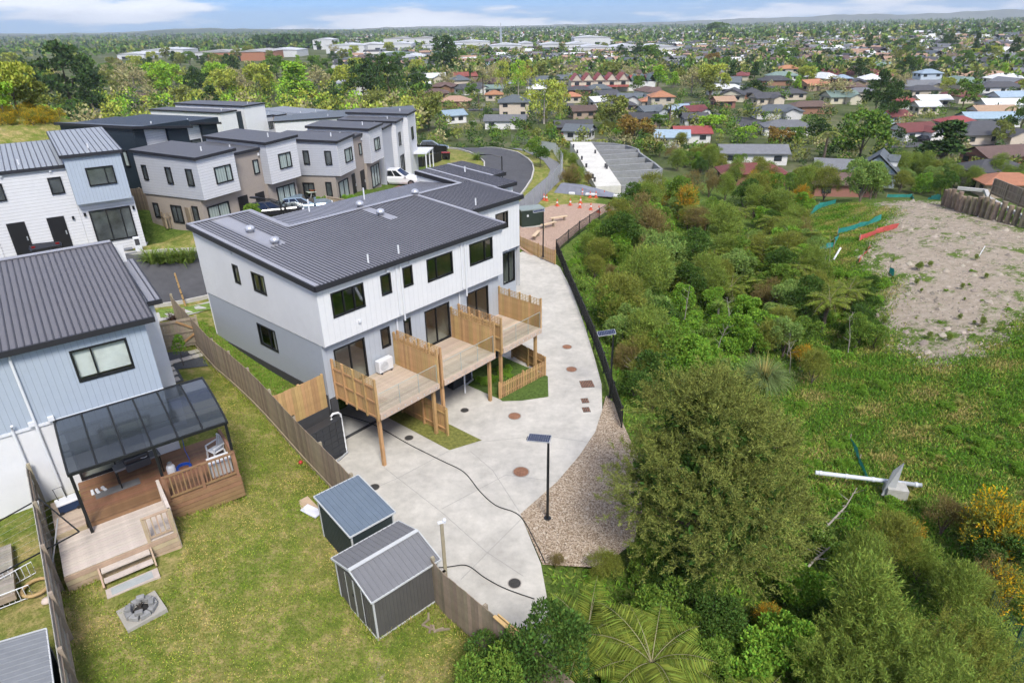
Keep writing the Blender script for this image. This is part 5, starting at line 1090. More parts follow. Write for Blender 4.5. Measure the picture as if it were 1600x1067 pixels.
# navy pair, big white house and the back row
def navy(label, org, side):
    row_house('navy_house', label, org, math.radians(68), [(0, 1.0, 0, side, -1.5, 5.9, 0, -.12, m_navy, False), (1.0, 3.2, .25, side, -1.5, 5.7, 0, -.12, m_weather, False), (3.2, 5.2, 0, side, -1.5, 5.5, 0, -.12, m_navy, False), (-.05, 5.3, -.25, side + .2, 5.92, 6.0, 0, -.12, m_navy, True)], [('f', .25, 1.25, 2.95, 3.1, 4.2, (.35,)), ('f', 0, 4.0, 4.7, 3.2, 4.2), ('s', 0, 1.2, 1.7, 3.0, 4.2, (), 'window', m_pcurt), ('s', 0, 2.5, 3.0, 1.0, 2.0, (), 'window', m_pcurt)], 'navy houses behind the lane', False, M('navy_roof', (.07, .08, .09), rough=.5))
navy('nearer navy clad house with a white panel front below the gorse bank', (-28.9, 51.9, 5.85), 8)
navy('farther navy clad house with a white panel front beside the large white house', (-31.1, 62.9, 4.75), 9.5)
row_house('large_white_house', 'large white two storey house with dark parapet behind the navy pair', (-41.2, 97.5, .6), math.radians(66), [(0, 3.0, 0, 14, 0, 7.2, 0, 0, m_whiteS, True), (3.0, 4.6, .6, 13, 0, 6.9, 0, 0, m_navy, False), (4.6, 9, 0, 14, 0, 7.6, 0, 0, m_whiteS, True)], [('s', 0, 1.6, 2.6, 2.7, 4.3, (.5,)), ('s', 0, 6.4, 7.4, 2.7, 4.3, (.5,)), ('f', 0, .6, 1.6, 1, 4.5)])
for i, (x, y, z, wm) in enumerate(((388, 212, 1.2, m_whiteS), (418, 208, 1.2, m_pgrey), (437, 208, 1.0, m_taupe), (446, 208, 1.0, m_weather), (468, 206, .8, m_weather), (492, 204, .6, m_pgrey), (512, 204, .4, m_weather), (536, 206, .2, m_whiteS))):
    p = at(x, y, z); g = z - 3.1; w_ = 4.4 if i != 2 else 2.2
    row_house('back_row_townhouse', ('white gable sided townhouse at the left end of the back row', 'pale grey back row townhouse with two upper windows', 'narrow taupe back row townhouse between paler neighbours', 'white back row townhouse right of the taupe one', 'white faced back row townhouse with dark window pair', 'pale grey back row townhouse in the middle of the row', 'white back row townhouse with a blue-grey roof edge', 'white townhouse at the right end of the back row')[i], (p.x, p.y, g), math.radians(62), [(0, w_, 0, 12, -1, 5.9 + .15 * (i % 3), .03, .0, wm, True)],
        [('f', 0, .6, 1.6, 3.7, 5.0, (.5,)), ('f', 0, w_ - 1.5, w_ - .6, 3.7, 5.0), ('s', 0, 1.5, 2.6, 3.7, 5.0, (.5,)), ('s', 0, 6, 6.8, 3.7, 4.9)], 'townhouses of the back row', False, M('slate_roof', (.17, .185, .20), rough=.5, objvar=.2))
for i, (x, y, z) in enumerate(((560, 184, 6.2), (585, 180, 6.0), (618, 176, 5.8))):
    p = at(x, y, z)
    row_house('flat_roof_townhouse', ('dark roofed townhouse behind the lane row, nearest of three long roofs', 'dark roofed townhouse behind the lane row, middle of three long roofs', 'dark roofed townhouse behind the lane row, farthest of three long roofs')[i], (p.x - 9, p.y + 1, z - 6.0), math.radians(14), [(-4, 12, 0, 4.2, -2, 5.6, .04, .02, m_weather, True)], [('f', 0, 9.5, 10.6, 3.2, 4.4, (.5,)), ('f', 0, 3.5, 4.6, 3.2, 4.4)], 'long roofs behind the lane row', False, M('slate_dark', (.095, .11, .12), rough=.5))
# ------------------------------------------------------------------ vehicles
m_tyre = M('tyre', (.015, .015, .016), rough=.9); m_rim = M('rim', (.3, .3, .31), rough=.3, metal=.8); m_light = M('lamp_clear', (.7, .72, .75), rough=.1); m_red = M('lamp_red', (.16, .008, .008), rough=.2); m_cargl = M('car_glass', (.012, .015, .018), rough=.05, spec=.8)
def car(label, loc, rz, paint, suv=True):
    t = T('parked_car', label, 'car', loc, rz, 'parked cars'); h = 1.66 if suv else 1.45; bl = 1.02 if suv else .92
    S = [(-2.2, .45, .80, .70), (-2.12, .35, .86, .93), (-1.4, .28, .90, bl), (0, .25, .91, bl), (.95, .25, .90, bl - .02), (1.7, .30, .87, .90), (2.1, .38, .78, .76), (2.22, .48, .66, .62)]
    q = MB(); R = []
    for x, z0, w_, zt in S: R.append([(x, -w_ * .9, z0), (x, -w_, z0 + .18), (x, -w_, zt - .14), (x, -w_ * .9, zt), (x, w_ * .9, zt), (x, w_, zt - .14), (x, w_, z0 + .18), (x, w_ * .9, z0)])
    vs = [v for r in R for v in r]; fs = [(i * 8 + k, i * 8 + (k + 1) % 8, (i + 1) * 8 + (k + 1) % 8, (i + 1) * 8 + k) for i in range(len(S) - 1) for k in range(8)] + [tuple(range(8)), tuple(range(len(vs) - 1, len(vs) - 9, -1))]
    q.add(vs, fs)
    B4 = [(-2.05, .84), (1.05, .84)]; Tp = [(-1.75, .66), (.1, .66)]
    cab = [(-2.08, -.84, bl - .02), (.85, -.84, bl - .04), (.85, .84, bl - .04), (-2.08, .84, bl - .02), (-1.55, -.64, h), (-.15, -.64, h), (-.15, .64, h), (-1.55, .64, h)]
    q.add(cab, [(4, 5, 6, 7), (0, 1, 5, 4), (1, 2, 6, 5), (2, 3, 7, 6), (3, 0, 4, 7)]); q.build('body', paint, t, smooth=False, bevel=.04)
    C = [Vector(c) for c in cab]
    def pane(a, b, c, d, s, e, name='window'):
        n = (b - a).cross(d - a).normalized(); P = lambda u, v: (a.lerp(b, u)).lerp(d.lerp(c, u), v) + n * .012
        MB().quad(P(s[0], e[0]), P(s[1], e[0]), P(s[1], e[1]), P(s[0], e[1])).build(name, m_cargl, t)
    for (a, b, c, d) in ((0, 1, 5, 4), (2, 3, 7, 6)):
        sg = [(.10, .30), (.34, .60), (.64, .90)] if a == 0 else [(.10, .36), (.40, .66), (.70, .90)]
        for s in sg: pane(C[a], C[b], C[c], C[d], s, (.1, .88))
    pane(C[1], C[2], C[6], C[5], (.07, .93), (.06, .92), 'windscreen'); pane(C[3], C[0], C[4], C[7], (.1, .9), (.15, .85), 'rear_window')
    for x in (-1.35, 1.4):
        for y in (-.86, .86):
            q = MB(); q.lathe([(.16, -.1), (.33, -.1), (.35, -.06), (.35, .06), (.33, .1), (.16, .1)], (0, 0, 0), 20); o = q.build('wheel', m_tyre, t, (x, y, .35)); o.rotation_euler = (math.pi / 2, 0, 0)
            MB().lathe([(0, -.105), (.22, -.105), (.22, .105), (0, .105)], (0, 0, 0), 14).build('rim', m_rim, o)
    for y in (-.62, .62):
        MB().box(2.08, 2.24, y - .17, y + .17, .58, .70).build('headlight', m_light, t); MB().box(-2.19, -2.1, y - .1, y + .1, .80, .90).build('taillight', m_red, t)
    for y in (-.98, .98): MB().box(.75, .93, y - .08, y + .08, bl - .02, bl + .1).build('mirror', paint, t)
p_white = M('paint_white', (.66, .66, .66), rough=.25, spec=.5, var=.02); p_dark = M('paint_black', (.018, .018, .02), rough=.22, spec=.6); p_blue = M('paint_silver_blue', (.20, .27, .34), rough=.25, spec=.6, metal=.3); p_green = M('paint_dark_green', (.03, .045, .04), rough=.25, spec=.6)
p = on(626, 289); car('white sport utility car parked before the lane townhouses', p, math.radians(-8), p_white)
p = on(478, 333); car('silver-blue hatchback on the red pavers below the first townhouse pair', p, math.radians(15), p_blue, False)
p = on(430, 340); car('black car half hidden by the terrace roof on the red pavers', p, math.radians(20), p_dark, False)
p = on(678, 238); car('dark green car behind the black fence by the porch', p, math.radians(5), p_green)
car('black hatchback with a red tail light bar before the left townhouse pair', at(72, 391, 6.0) , math.radians(128), p_dark, False)
q = MB(); q.add([(-.9, -.5, 0), (.9, -.5, 0), (.9, .5, 0), (-.9, .5, 0), (-.7, -.35, 1.0), (.3, -.3, 1.15), (.3, .35, 1.1), (-.7, .35, .95), (.8, -.3, .6), (.8, .3, .6)], [(0, 1, 8, 5, 4), (1, 2, 9, 8), (8, 9, 6, 5), (4, 5, 6, 7), (2, 3, 7, 6, 9), (3, 0, 4, 7)])
simple('covered_motorbike', q, M('dark_tarp', (.03, .034, .04), rough=.6, bump=.5, bscale=6), at(18, 385, 6.2), math.radians(40), 'low vehicle under a dark tarpaulin at the left edge', 'tarpaulin', bevel=.08)
q = MB(); q.box(0, 2.4, -.03, .03, 0, 1.3); simple('side_screen', q, m_door, at(108, 392, 6.0), math.radians(125), 'black screen panel beside the left townhouse doors', 'screen')
t = T('letterbox', 'white letterbox post on the grass beside the lane', 'letterbox', on(219, 395), math.radians(30)); MB().box(-.2, .2, -.15, .15, 0, 1.05).build('body', m_pvc, t, bevel=.03); MB().box(-.13, .13, -.165, -.15, .55, .95).build('plate', m_dark, t)
for k, (x, y) in enumerate(((176, 377), (182, 382), (188, 387), (194, 392), (200, 397))):
    p = on(x, y); simple('stepping_stone', MB().box(-.5, .5, -.22, .22, 0, .05), M('slate_paver', (.17, .18, .2), rough=.8), (p.x, p.y, p.z + .06), math.radians(36), ('first', 'second', 'third', 'fourth', 'last')[k] + ' grey slab of the stepping path from the left townhouse', 'paver', group='slabs of the stepping path')
# fences and bits beyond the lane
line_fence('side_fence', 'weathered fence beside the nearest townhouse pair and the lane lawn', [at(207, 318, 6.0), at(262, 346, 5.6), at(306, 378, 4.9)], 1.7, m_grey_tim, side=-1)
t = T('slatted_bin', 'square slatted timber bin on the grass by the side fence', 'timber bin', on(272, 352), math.radians(40))
for s in range(4):
    for i in range(7):
        a = s * math.pi / 2; c = Vector((-.6 + i * .2, -.65, 0)); c.rotate(Euler((0, 0, a))); MB().box(-.05, .05, -.012, .012, 0, 1.1).build('slat', m_grey_tim, t, c, a)
    MB().box(-.66, .66, -.68, -.64, .75, .83).build('rail', m_grey_tim, t, (0, 0, 0), s * math.pi / 2)
line_fence('garden_fence', 'brown paling fence around the small outdoor table garden', [(Vector((-15.3, 53.9, 0))), Vector((-12.6, 54.6, 0)), Vector((-9.8, 55.4, 0))], 1.6, m_grey_tim, side=1)
t = T('black_fence', 'black shade-cloth fence in front of the porch lawn', 'fence')
for a, b in ((at(612, 262, 3.0), at(660, 258, 2.7)), (at(660, 258, 2.7), at(690, 247, 2.4)), (at(652, 232, 2.3), at(698, 236, 2.2))):
    n = 3
    for i in range(n):
        p0, p1 = a.lerp(b, i / n), a.lerp(b, (i + 1) / n); z = hz(p0.x, p0.y); MB().bar((p0.x, p0.y, z + .6), (p1.x, p1.y, z + .6), .03, 1.2).build('cloth_panel', m_door, t); MB().box(-.04, .04, -.04, .04, 0, 1.35).build('post', m_alu, t, (p0.x, p0.y, z))
for k, (x, y) in enumerate(((694, 250), (700, 250))):
    p = on(x, y); t = T('wheelie_bin', 'dark wheelie bin on the grass by the porch fence', 'bin', p, .3 * k, 'bins by the porch'); MB().add([(-.22, -.25, .08), (.22, -.25, .08), (.22, .25, .08), (-.22, .25, .08), (-.29, -.33, .95), (.29, -.33, .95), (.29, .33, .95), (-.29, .33, .95)], [(0, 3, 2, 1), (4, 5, 6, 7), (0, 1, 5, 4), (1, 2, 6, 5), (2, 3, 7, 6), (3, 0, 4, 7)]).build('body', m_door, t); MB().box(-.31, .31, -.36, .36, .952, 1.02).build('lid', M('bin_red', (.25, .02, .02), rough=.5), t)
    for x_ in (-.24, .24): o = MB().lathe([(0, -.03), (.1, -.03), (.1, .03), (0, .03)], (0, 0, 0), 10).build('wheel', m_tyre, t, (x_, .3, .1)); o.rotation_euler = (0, math.pi / 2, 0)
t = T('garden_table', 'pale folding garden table with red and orange things on it', 'table', on(492, 312) + Vector((0, 0, .0)), .6); MB().box(-.6, .6, -.4, .4, .7, .74).build('table_top', M('table_green', (.45, .5, .42), rough=.7), t)
for x in (-.5, .5):
    for y in (-.3, .3): MB().bar((x, y, 0), (x * .6, y, .7), .04).build('leg', m_pvc, t)
tb_ = on(492, 312); simple('basin', MB().lathe([(.2, 0), (.38, .16), (.4, .16), (.22, 0)], (0, 0, 0), 14), M('orange_plastic', (.6, .13, .02), rough=.5), (tb_.x, tb_.y, tb_.z + .745), 0, 'orange basin on the small garden table', 'basin')
t = T('garden_chair', 'pale folding chair beside the small garden table', 'chair', on(522, 318), .3); MB().box(-.25, .25, -.22, .22, .42, .46).build('seat', m_pvc, t); MB().bar((-.0, .22, .44), (0, .45, .95), .48, .03).build('backrest', m_pvc, t)
for x in (-.22, .22): MB().bar((x, -.25, 0), (x, .2, .6), .03).build('leg', m_pvc, t); MB().bar((x, .3, 0), (x, -.15, .5), .03).build('leg', m_pvc, t)
# street lights
def street_light(base, rz, label, h=6.0, arm=1.6):
    t = T('street_light', label, 'street light', base, rz, 'street lights'); MB().tube([(0, 0, 0), (0, 0, h)], [.09, .05], 8).build('pole', m_alu, t)
    MB().tube([(0, 0, h - .15), (arm * .6, 0, h + .1), (arm, 0, h + .12)], .035, 6).build('arm', m_alu, t); MB().box(arm - .1, arm + .55, -.12, .12, h + .06, h + .17).build('lamp_head', m_alu, t, bevel=.03)
p = at(784, 244, 7.2); street_light((p.x, p.y, 1.6), math.radians(172), 'black street light over the road bend behind the terrace', 5.6)
p = at(437, 315, 8.6); street_light((p.x, p.y, hz(p.x, p.y)), math.radians(160), 'black street light beside the silver-blue hatchback', 8.6 - hz(p.x, p.y), 1.7)
p = on(688, 226); street_light(p, .4, 'thin street light at the far left of the road bend', 6.0, .5); p = on(842, 226); street_light(p, 2.6, 'thin street light by the footpath near the wire fence', 6.0, .5)
# playground and site things
t = T('service_cabinet', 'dark green steel cabinet with pale roof by the playground', 'cabinet', at(829, 352, .98), math.radians(18)); m_cab = M('cabinet_green', (.022, .035, .026), rough=.5)
MB().box(-1.25, 1.25, -.8, .8, 0, .1).build('plinth', m_kerb, t); MB().box(-1.15, .35, -.72, .72, .1, 1.65).build('body', m_cab, t); MB().box(.352, 1.15, -.62, .62, .1, 1.5).build('door_block', m_cab, t)
for i in range(4): MB().box(.40 + i * .19, .43 + i * .19, -.65, -.622, .15, 1.45).build('rib', m_cab, t)
MB().box(-1.22, 1.2, -.8, .8, 1.66, 1.76).build('roof', M('cabinet_roof', (.22, .26, .24), rough=.5), t); MB().box(-.62, -.45, -.735, -.722, 1.05, 1.25).build('sign', m_pvc, t)
for k, (x, y, r) in enumerate(((838, 372, 1.25), (857, 356, .7), (873, 346, .45))):
    p = on(x, y); t = T('plank_bench', ('pale plank bench nearest the slat fence', 'pale plank bench in the middle of the playground', 'pale plank bench farthest from the slat fence')[k], 'bench', p, r); MB().box(-.95, .95, -.17, .17, .40, .47).build('seat', M('bench_pine', (.58, .44, .29), rough=.7), t)
    for s in (-.65, .65): MB().box(s - .06, s + .06, -.12, .12, 0, .4).build('leg', m_post_tim, t)
m_cone = M('cone_orange', (.55, .10, .045), rough=.5)
cproto = None
for k, (x, y) in enumerate(((850, 313), (854, 314), (870.5, 322), (891, 321), (906, 325), (923, 328), (935.5, 332), (897.5, 303), (910, 305), (922, 309), (931, 309), (944, 308), (907, 318), (951, 329))):
    p = on(x, y); lab = f'orange traffic cone, number {k + 1}' if False else ('leftmost orange cone by the green cabinet', 'orange cone beside the leftmost one', 'orange cone at the near left corner of the bark', 'orange cone at the far edge of the bark', 'orange cone in the middle of the track mouth', 'orange cone right of the middle of the track mouth', 'orange cone nearest the black fence', 'leftmost orange cone before the sheeted heap', 'second orange cone before the sheeted heap', 'third orange cone before the sheeted heap', 'fourth orange cone before the sheeted heap', 'rightmost orange cone before the sheeted heap', 'orange cone behind the middle of the track mouth', 'low orange cone close to the black fence posts')[k]
    if cproto is None:
        cproto = T('traffic_cone', lab, 'traffic cone', p, 0, 'cones round the track entrance'); MB().box(-.2, .2, -.2, .2, 0, .05).build('base', m_cone, cproto); MB().lathe([(.14, .05), (.03, .75), (0, .75)], (0, 0, 0), 12).build('body', m_cone, cproto); MB().lathe([(.108, .32), (.08, .48)], (0, 0, 0), 12).build('band', m_pvc, cproto)
    else: copy_tree(cproto, None, p, .3 * k, lab)
# concrete block foundation
zs_ = 1.75; SLB = [at(x, y, zs_) for x, y in ((891, 222), (924, 222), (971, 290), (931, 291.5))]
t = T('block_foundation', 'unfinished grey block foundation with pale slab and open bays', 'foundation'); m_blkw = M('concrete_block', (.26, .265, .265), rough=.9, var=.12, stripe=('Z', .2, .1, .78), stain=.15)
MB().prism([p[:2] for p in SLB], -.8, zs_).build('slab', M('slab_pale', (.60, .58, .52), rough=.85, var=.1, stain=.15), t)
OUT = [(957, 222), (966, 224), (980, 226), (996, 232), (1000, 240), (1018, 248), (1022, 254), (1035, 263), (1036, 272)]
ins = [SLB[1].lerp(SLB[2], k / 8) for k in range(9)]; outs = [at(x, y, zs_) for x, y in ((957, 224), (978, 227), (997, 233), (999, 238), (1010, 246), (1022, 254), (1034, 264), (1013, 277), (998, 288))]
def blkwall(a, b, nm='block_wall'):
    MB().bar((a.x, a.y, .45), (b.x, b.y, .45), .28, 2.6).build(nm, m_blkw, t)
for i, o_ in zip(ins, outs): blkwall(i, o_)
for a, b in zip(outs[:-1], outs[1:]): blkwall(a, b)
for x, y in ((896, 231), (902, 240), (909, 250), (916, 262), (926, 279), (929, 284), (930, 240), (946, 262), (948, 264)): p = at(x, y, zs_); MB().box(-.12, .12, -.12, .12, 0, .5).build('starter_bar', m_dark, t, p)
p = on(912, 303); t = T('tarp_pile', 'heap of building material under grey and white sheeting by the cones', 'material pile', p, -.3)
q = MB(); q.add([(-3.4, -.8, 0), (3.4, -.8, 0), (3.4, 1, 0), (-3.4, 1, 0), (-2.6, -.3, 1.15), (-.3, -.4, .95), (1.8, -.3, .5), (2.6, .4, .35), (-.2, .6, .9), (-2.4, .5, 1.05)], [(0, 1, 6, 5, 4), (1, 2, 7, 6), (2, 3, 9, 8, 7), (3, 0, 4, 9), (4, 5, 8, 9), (5, 6, 7, 8)]); q.build('sheet', M('grey_sheet', (.18, .19, .23), rough=.5, bump=.6, bscale=3), t, bevel=.1)
for x, w_, c in ((-1.2, .7, (.7, .7, .7)), (.9, 1.1, (.72, .7, .7)), (3.9, .9, (.66, .65, .62))): q = MB(); q.box(x - w_ / 2, x + w_ / 2, -1.0, -.5, .02, .3); q.build('bag', M('bag_white', (.62, .62, .62), rough=.7), t, bevel=.08)
# wire site fence round the path
t = T('wire_fence', 'galvanised wire mesh fence bordering the footpath and rough grass', 'fence')
WF = [on(x, y) for x, y in ((800, 222), (845, 232), (868, 244), (879, 262), (876, 278), (862, 297), (846, 312))] + [on(820, 334)]
for a, b in zip(WF[:-1], WF[1:]):
    n = max(1, round((b - a).length / 2.6))
    for i in range(n):
        p0, p1 = a.lerp(b, i / n), a.lerp(b, (i + 1) / n); MB().tube([p0, p0 + Z1 * 1.9], .035, 6).build('post', m_metal, t); q = MB()
        for r in np.linspace(.1, 1.8, 8): q.bar(p0 + Z1 * r, p1 + Z1 * r, .012)
        for k in range(1, 12): c = p0.lerp(p1, k / 12); q.bar(c + Z1 * .1, c + Z1 * 1.8, .010)
        q.build('mesh_panel', m_metal, t)
# ------------------------------------------------------------------ bare hill: pile wall, silt fences, stakes
m_pile = M('timber_pile', (.21, .165, .115), rough=.9, var=.25, objvar=.25, bump=.25)
t = T('pile_wall', 'retaining wall of round upright timber piles on the bare hill', 'retaining wall'); PW = [at(1474, 318, .95), at(1500, 331, 1.0), at(1550, 347, 1.05), at(1605, 362, 1.1), at(1660, 375, 1.1)]
for a, b in zip(PW[:-1], PW[1:]):
    n = max(2, int((b - a).length / .62))
    for i in range(n): p = a.lerp(b, i / n); h = random.uniform(1.55, 1.95); MB().lathe([(.24, -.3), (.22, h), (0, h + .01)], (0, 0, 0), 9).build('pile', m_pile, t, (p.x, p.y, hz(p.x, p.y)), 0)
q = MB(); PB = [at(1496, 294, 1.7), at(1540, 298, 1.7), at(1545, 310, 1.7), at(1600, 340, 1.7)]
for a, b in zip(PB[:-1], PB[1:]): q.bar((a.x, a.y, a.z), (b.x, b.y, b.z), .35, .3)
simple('block_kerb', q, m_conc2, (0, 0, 0), 0, 'stepped pale concrete edging behind the pile wall', 'edging')
bpt = at(1575, 325, 2.2)
line_fence('boundary_fence', 'grey paling fence behind the pile wall at the right edge', [at(1548, 305, 2.3), at(1640, 345, 2.3)], 1.5, m_grey_tim, side=1, zf=lambda x, y: 2.4)
m_green = M('silt_green', (.03, .25, .21), rough=.8, var=.3, scale=6, trans=.2); m_redm = M('mesh_red', (.55, .10, .085), rough=.8, var=.25, scale=6, trans=.2)
def silt(label, pl, mat, h=.65, name='silt_fence'):
    t = T(name, label, 'silt fence', (0, 0, 0), 0, 'silt fences round the bare hill'); P = [on(x, y) for x, y in pl]
    for a, b in zip(P[:-1], P[1:]):
        n = max(2, int((b - a).length / .8)); q = MB(); prev = None; d = (b - a).normalized(); nn = Vector((-d.y, d.x, 0))
        for i in range(n + 1):
            c = a.lerp(b, i / n) + nn * random.uniform(-.08, .08); z = hz(c.x, c.y); hh = h * random.uniform(.75, 1.08); lean = nn * random.uniform(-.15, .15); cur = (Vector((c.x, c.y, z - .05)), Vector((c.x, c.y, z + hh)) + lean)
            if prev: q.quad(prev[0], cur[0], cur[1], prev[1])
            prev = cur
        q.build('cloth', mat, t); MB().bar((a.x, a.y, hz(a.x, a.y) - .2), (a.x, a.y, hz(a.x, a.y) + h + .2), .05).build('stake', m_post_tim, t)
silt('curved green silt fence above the fern gully', [(1253, 355), (1262, 340), (1278, 327), (1305, 318)], m_green)
silt('green silt fence along the crest below the pale hip roof houses', [(1385, 309), (1425, 309), (1468, 313)], m_green)
silt('green silt fence running uphill beside the red mesh', [(1308, 367), (1340, 358), (1377, 345)], m_green)
silt('short crumpled green silt fence at the lower left of the bare hill', [(1258, 388), (1280, 392), (1302, 388), (1308, 370)], m_green, .6)
silt('red mesh barrier running uphill on the bare hill', [(1342, 378), (1368, 366), (1402, 356)], m_redm, .6, 'mesh_barrier')
silt('narrow red mesh strip lying down the slope of the bare hill', [(1357, 388), (1348, 402), (1338, 414)], m_redm, .4, 'mesh_barrier')
silt('small green silt fence scrap at the edge of the bare earth', [(1389, 426), (1397, 433)], m_green, .6)
silt('thin green silt fence in the grass behind the upright board', [(1327, 690), (1342, 722), (1352, 755)], m_green, .3)
for k, (a, b, lb) in enumerate((((1302, 408), (1312, 393), 'white pipe end poking from the scrub below the red mesh'), ((1528, 404), (1534, 401), 'thin white marker stake standing on the bare hill'))):
    p0, p1 = on(*a), on(*b); MBq = MB(); h_ = Vector((p0.x, p0.y, p0.z + .1)); e_ = Vector((p1.x, p1.y, p1.z + .9 if k else p1.z + .3)); MBq.tube([h_, e_], .09 if k == 0 else .03, 8); simple('marker_pipe', MBq, m_pvc, (0, 0, 0), 0, lb, 'pipe')
# level-spreader pipe through a concrete box, with its upright board
p = on(1388, 775); t = T('outlet_structure', 'white pipe through a concrete box with an upright grey board in the grass', 'pipe outlet', p, 0)
zc_ = .55; a, b = at(1274, 738, p.z + zc_) - p, at(1440, 758, p.z + zc_) - p
MB().tube([a, b], .105, 12).build('pipe', M('pipe_grey', (.52, .55, .57), rough=.5, var=.1), t, smooth=True)
for f in (.05, .3, .55, .95): c = a.lerp(b, f); d = (b - a).normalized() * .06; MB().tube([c - d, c + d], .125, 12).build('collar', M('pipe_grey', (.5, .53, .55)), t)
MB().box(-.15, .75, -.3, .45, -.3, .62).build('box', M('weathered_concrete', (.42, .41, .37), rough=.9, var=.15, stain=.2), t, (-.05, 0, 0), -.25)
q = MB(); q.add([(-.42, -.1, .15), (.05, -.25, .1), (.32, .05, 1.9), (.02, .2, 1.35), (-.42, -.06, .15), (.05, -.21, .1), (.32, .09, 1.9), (.02, .24, 1.35)], [(0, 1, 2, 3), (7, 6, 5, 4), (0, 4, 5, 1), (1, 5, 6, 2), (2, 6, 7, 3), (3, 7, 4, 0)]); q.build('board', M('board_grey', (.33, .34, .34), rough=.7, var=.1), t)
# ------------------------------------------------------------------ foliage
def leafmat(name, col, var=.45, hue=.025, objv=.18, trans=.18): return M(name, (col[0] * 1.2, col[1] * 1.24, col[2] * .82), rough=.85, var=.2, scale=.9, islvar=var, objvar=0.0, trans=trans, spec=.06, hue=hue)
def unit(v): return v / np.maximum(np.linalg.norm(v, axis=1, keepdims=True), 1e-9)
def blob_points(r, n, blobs, shell=(.62, 1.0), low=-.45):
    B = np.array(blobs, float); wt = (B[:, 3] * B[:, 4] + B[:, 4] * B[:, 5] + B[:, 3] * B[:, 5]); k = r.choice(len(B), n, p=wt / wt.sum())
    d = unit(r.normal(size=(n, 3))); d[:, 2] = np.where(d[:, 2] < low, -d[:, 2], d[:, 2]); rad = r.uniform(shell[0], shell[1], n) ** .7
    return B[k, :3] + d * B[k, 3:] * rad[:, None], unit(d / B[k, 3:] * B[k, 3:].mean(1, keepdims=True))
def diamonds(P, A, l, w_, r, fold=0.0):
    n = len(P); s = unit(np.cross(A, r.normal(size=(n, 3)))); l = l * r.uniform(.65, 1.25, (n, 1)); w_ = w_ * r.uniform(.7, 1.2, (n, 1))
    V = np.empty((n, 4, 3)); V[:, 0] = P; V[:, 1] = P + A * l * .45 + s * w_ * .5; V[:, 2] = P + A * l; V[:, 3] = P + A * l * .45 - s * w_ * .5
    return V.reshape(-1, 3), np.arange(n * 4).reshape(n, 4)
def leafy(name, n, blobs, mat, size=(.14, .08), out=.5, up=.35, rnd=.8, seed=1, shell=(.6, 1.0), low=-.45, mats=None):
    r = np.random.default_rng(seed); P, N_ = blob_points(r, n, blobs, shell, low); A = unit(N_ * out + np.array([0, 0, up]) + r.normal(size=(n, 3)) * rnd * .6)
    V, F = diamonds(P, A, size[0], size[1], r)
    if mats: mi = (r.random(n) < mats[1]).astype(int) if not callable(mats[1]) else mats[1](P, r).astype(int); return mesh_np(name, V, F, [mat, mats[0]], mi)
    return mesh_np(name, V, F, mat)
def sprigs(name, n, blobs, mat, ln=.5, bl=.16, bw=.022, nb=9, up=.55, seed=1, shell=(.7, 1.03), low=-.5, out=.6, spread=.75, mats=None):
    """fine needle foliage: twigs set all over the crown, each with short blades along it"""
    r = np.random.default_rng(seed); P, N_ = blob_points(r, n, blobs, shell, low); A = unit(N_ * out + np.array([0, 0, up]) + r.normal(size=(n, 3)) * .35)
    L_ = ln * r.uniform(.6, 1.3, (n, 1)); PP, AA = [], []
    for b in range(nb): PP.append(P + A * L_ * ((b + .5) / nb)); AA.append(unit(A * .9 + r.normal(size=(n, 3)) * spread * .6))
    P2 = np.concatenate(PP); A2 = np.concatenate(AA); V, F = diamonds(P2, A2, bl, bw, r)
    if mats: mi = np.tile(r.random(n) < mats[1], nb).astype(int); return mesh_np(name, V, F, [mat, mats[0]], mi)
    return mesh_np(name, V, F, mat)
def plumes(name, n, blobs, mat, per=16, ln=.9, tw=.34, bl=.10, bw=.02, nb=7, up=.35, seed=1, out=.9, low=-.6, shell=(.8, 1.05)):
    """feathery boughs: leaning sprays that fan out from the crown, each of many small twigs with short blades"""
    r = np.random.default_rng(seed); P, N_ = blob_points(r, n, blobs, shell, low); A = unit(N_ * out + np.array([0, 0, up]) + r.normal(size=(n, 3)) * .3); L_ = ln * r.uniform(.6, 1.3, n)
    t = r.random((n, per)) ** .8; Q = (P[:, None] + A[:, None] * (L_[:, None] * t)[..., None]).reshape(-1, 3); B = unit((A[:, None] * .9 + r.normal(size=(n, per, 3)) * .38).reshape(-1, 3)); W = tw * r.uniform(.6, 1.2, (n * per, 1)) * np.repeat(1.15 - .6 * t.reshape(-1, 1), 1, 1); PP, AA = [], []
    for b in range(nb): PP.append(Q + B * W * ((b + .5) / nb)); AA.append(unit(B * .9 + r.normal(size=B.shape) * .45))
    V, F = diamonds(np.concatenate(PP), np.concatenate(AA), bl, bw, r); return mesh_np(name, V, F, mat)
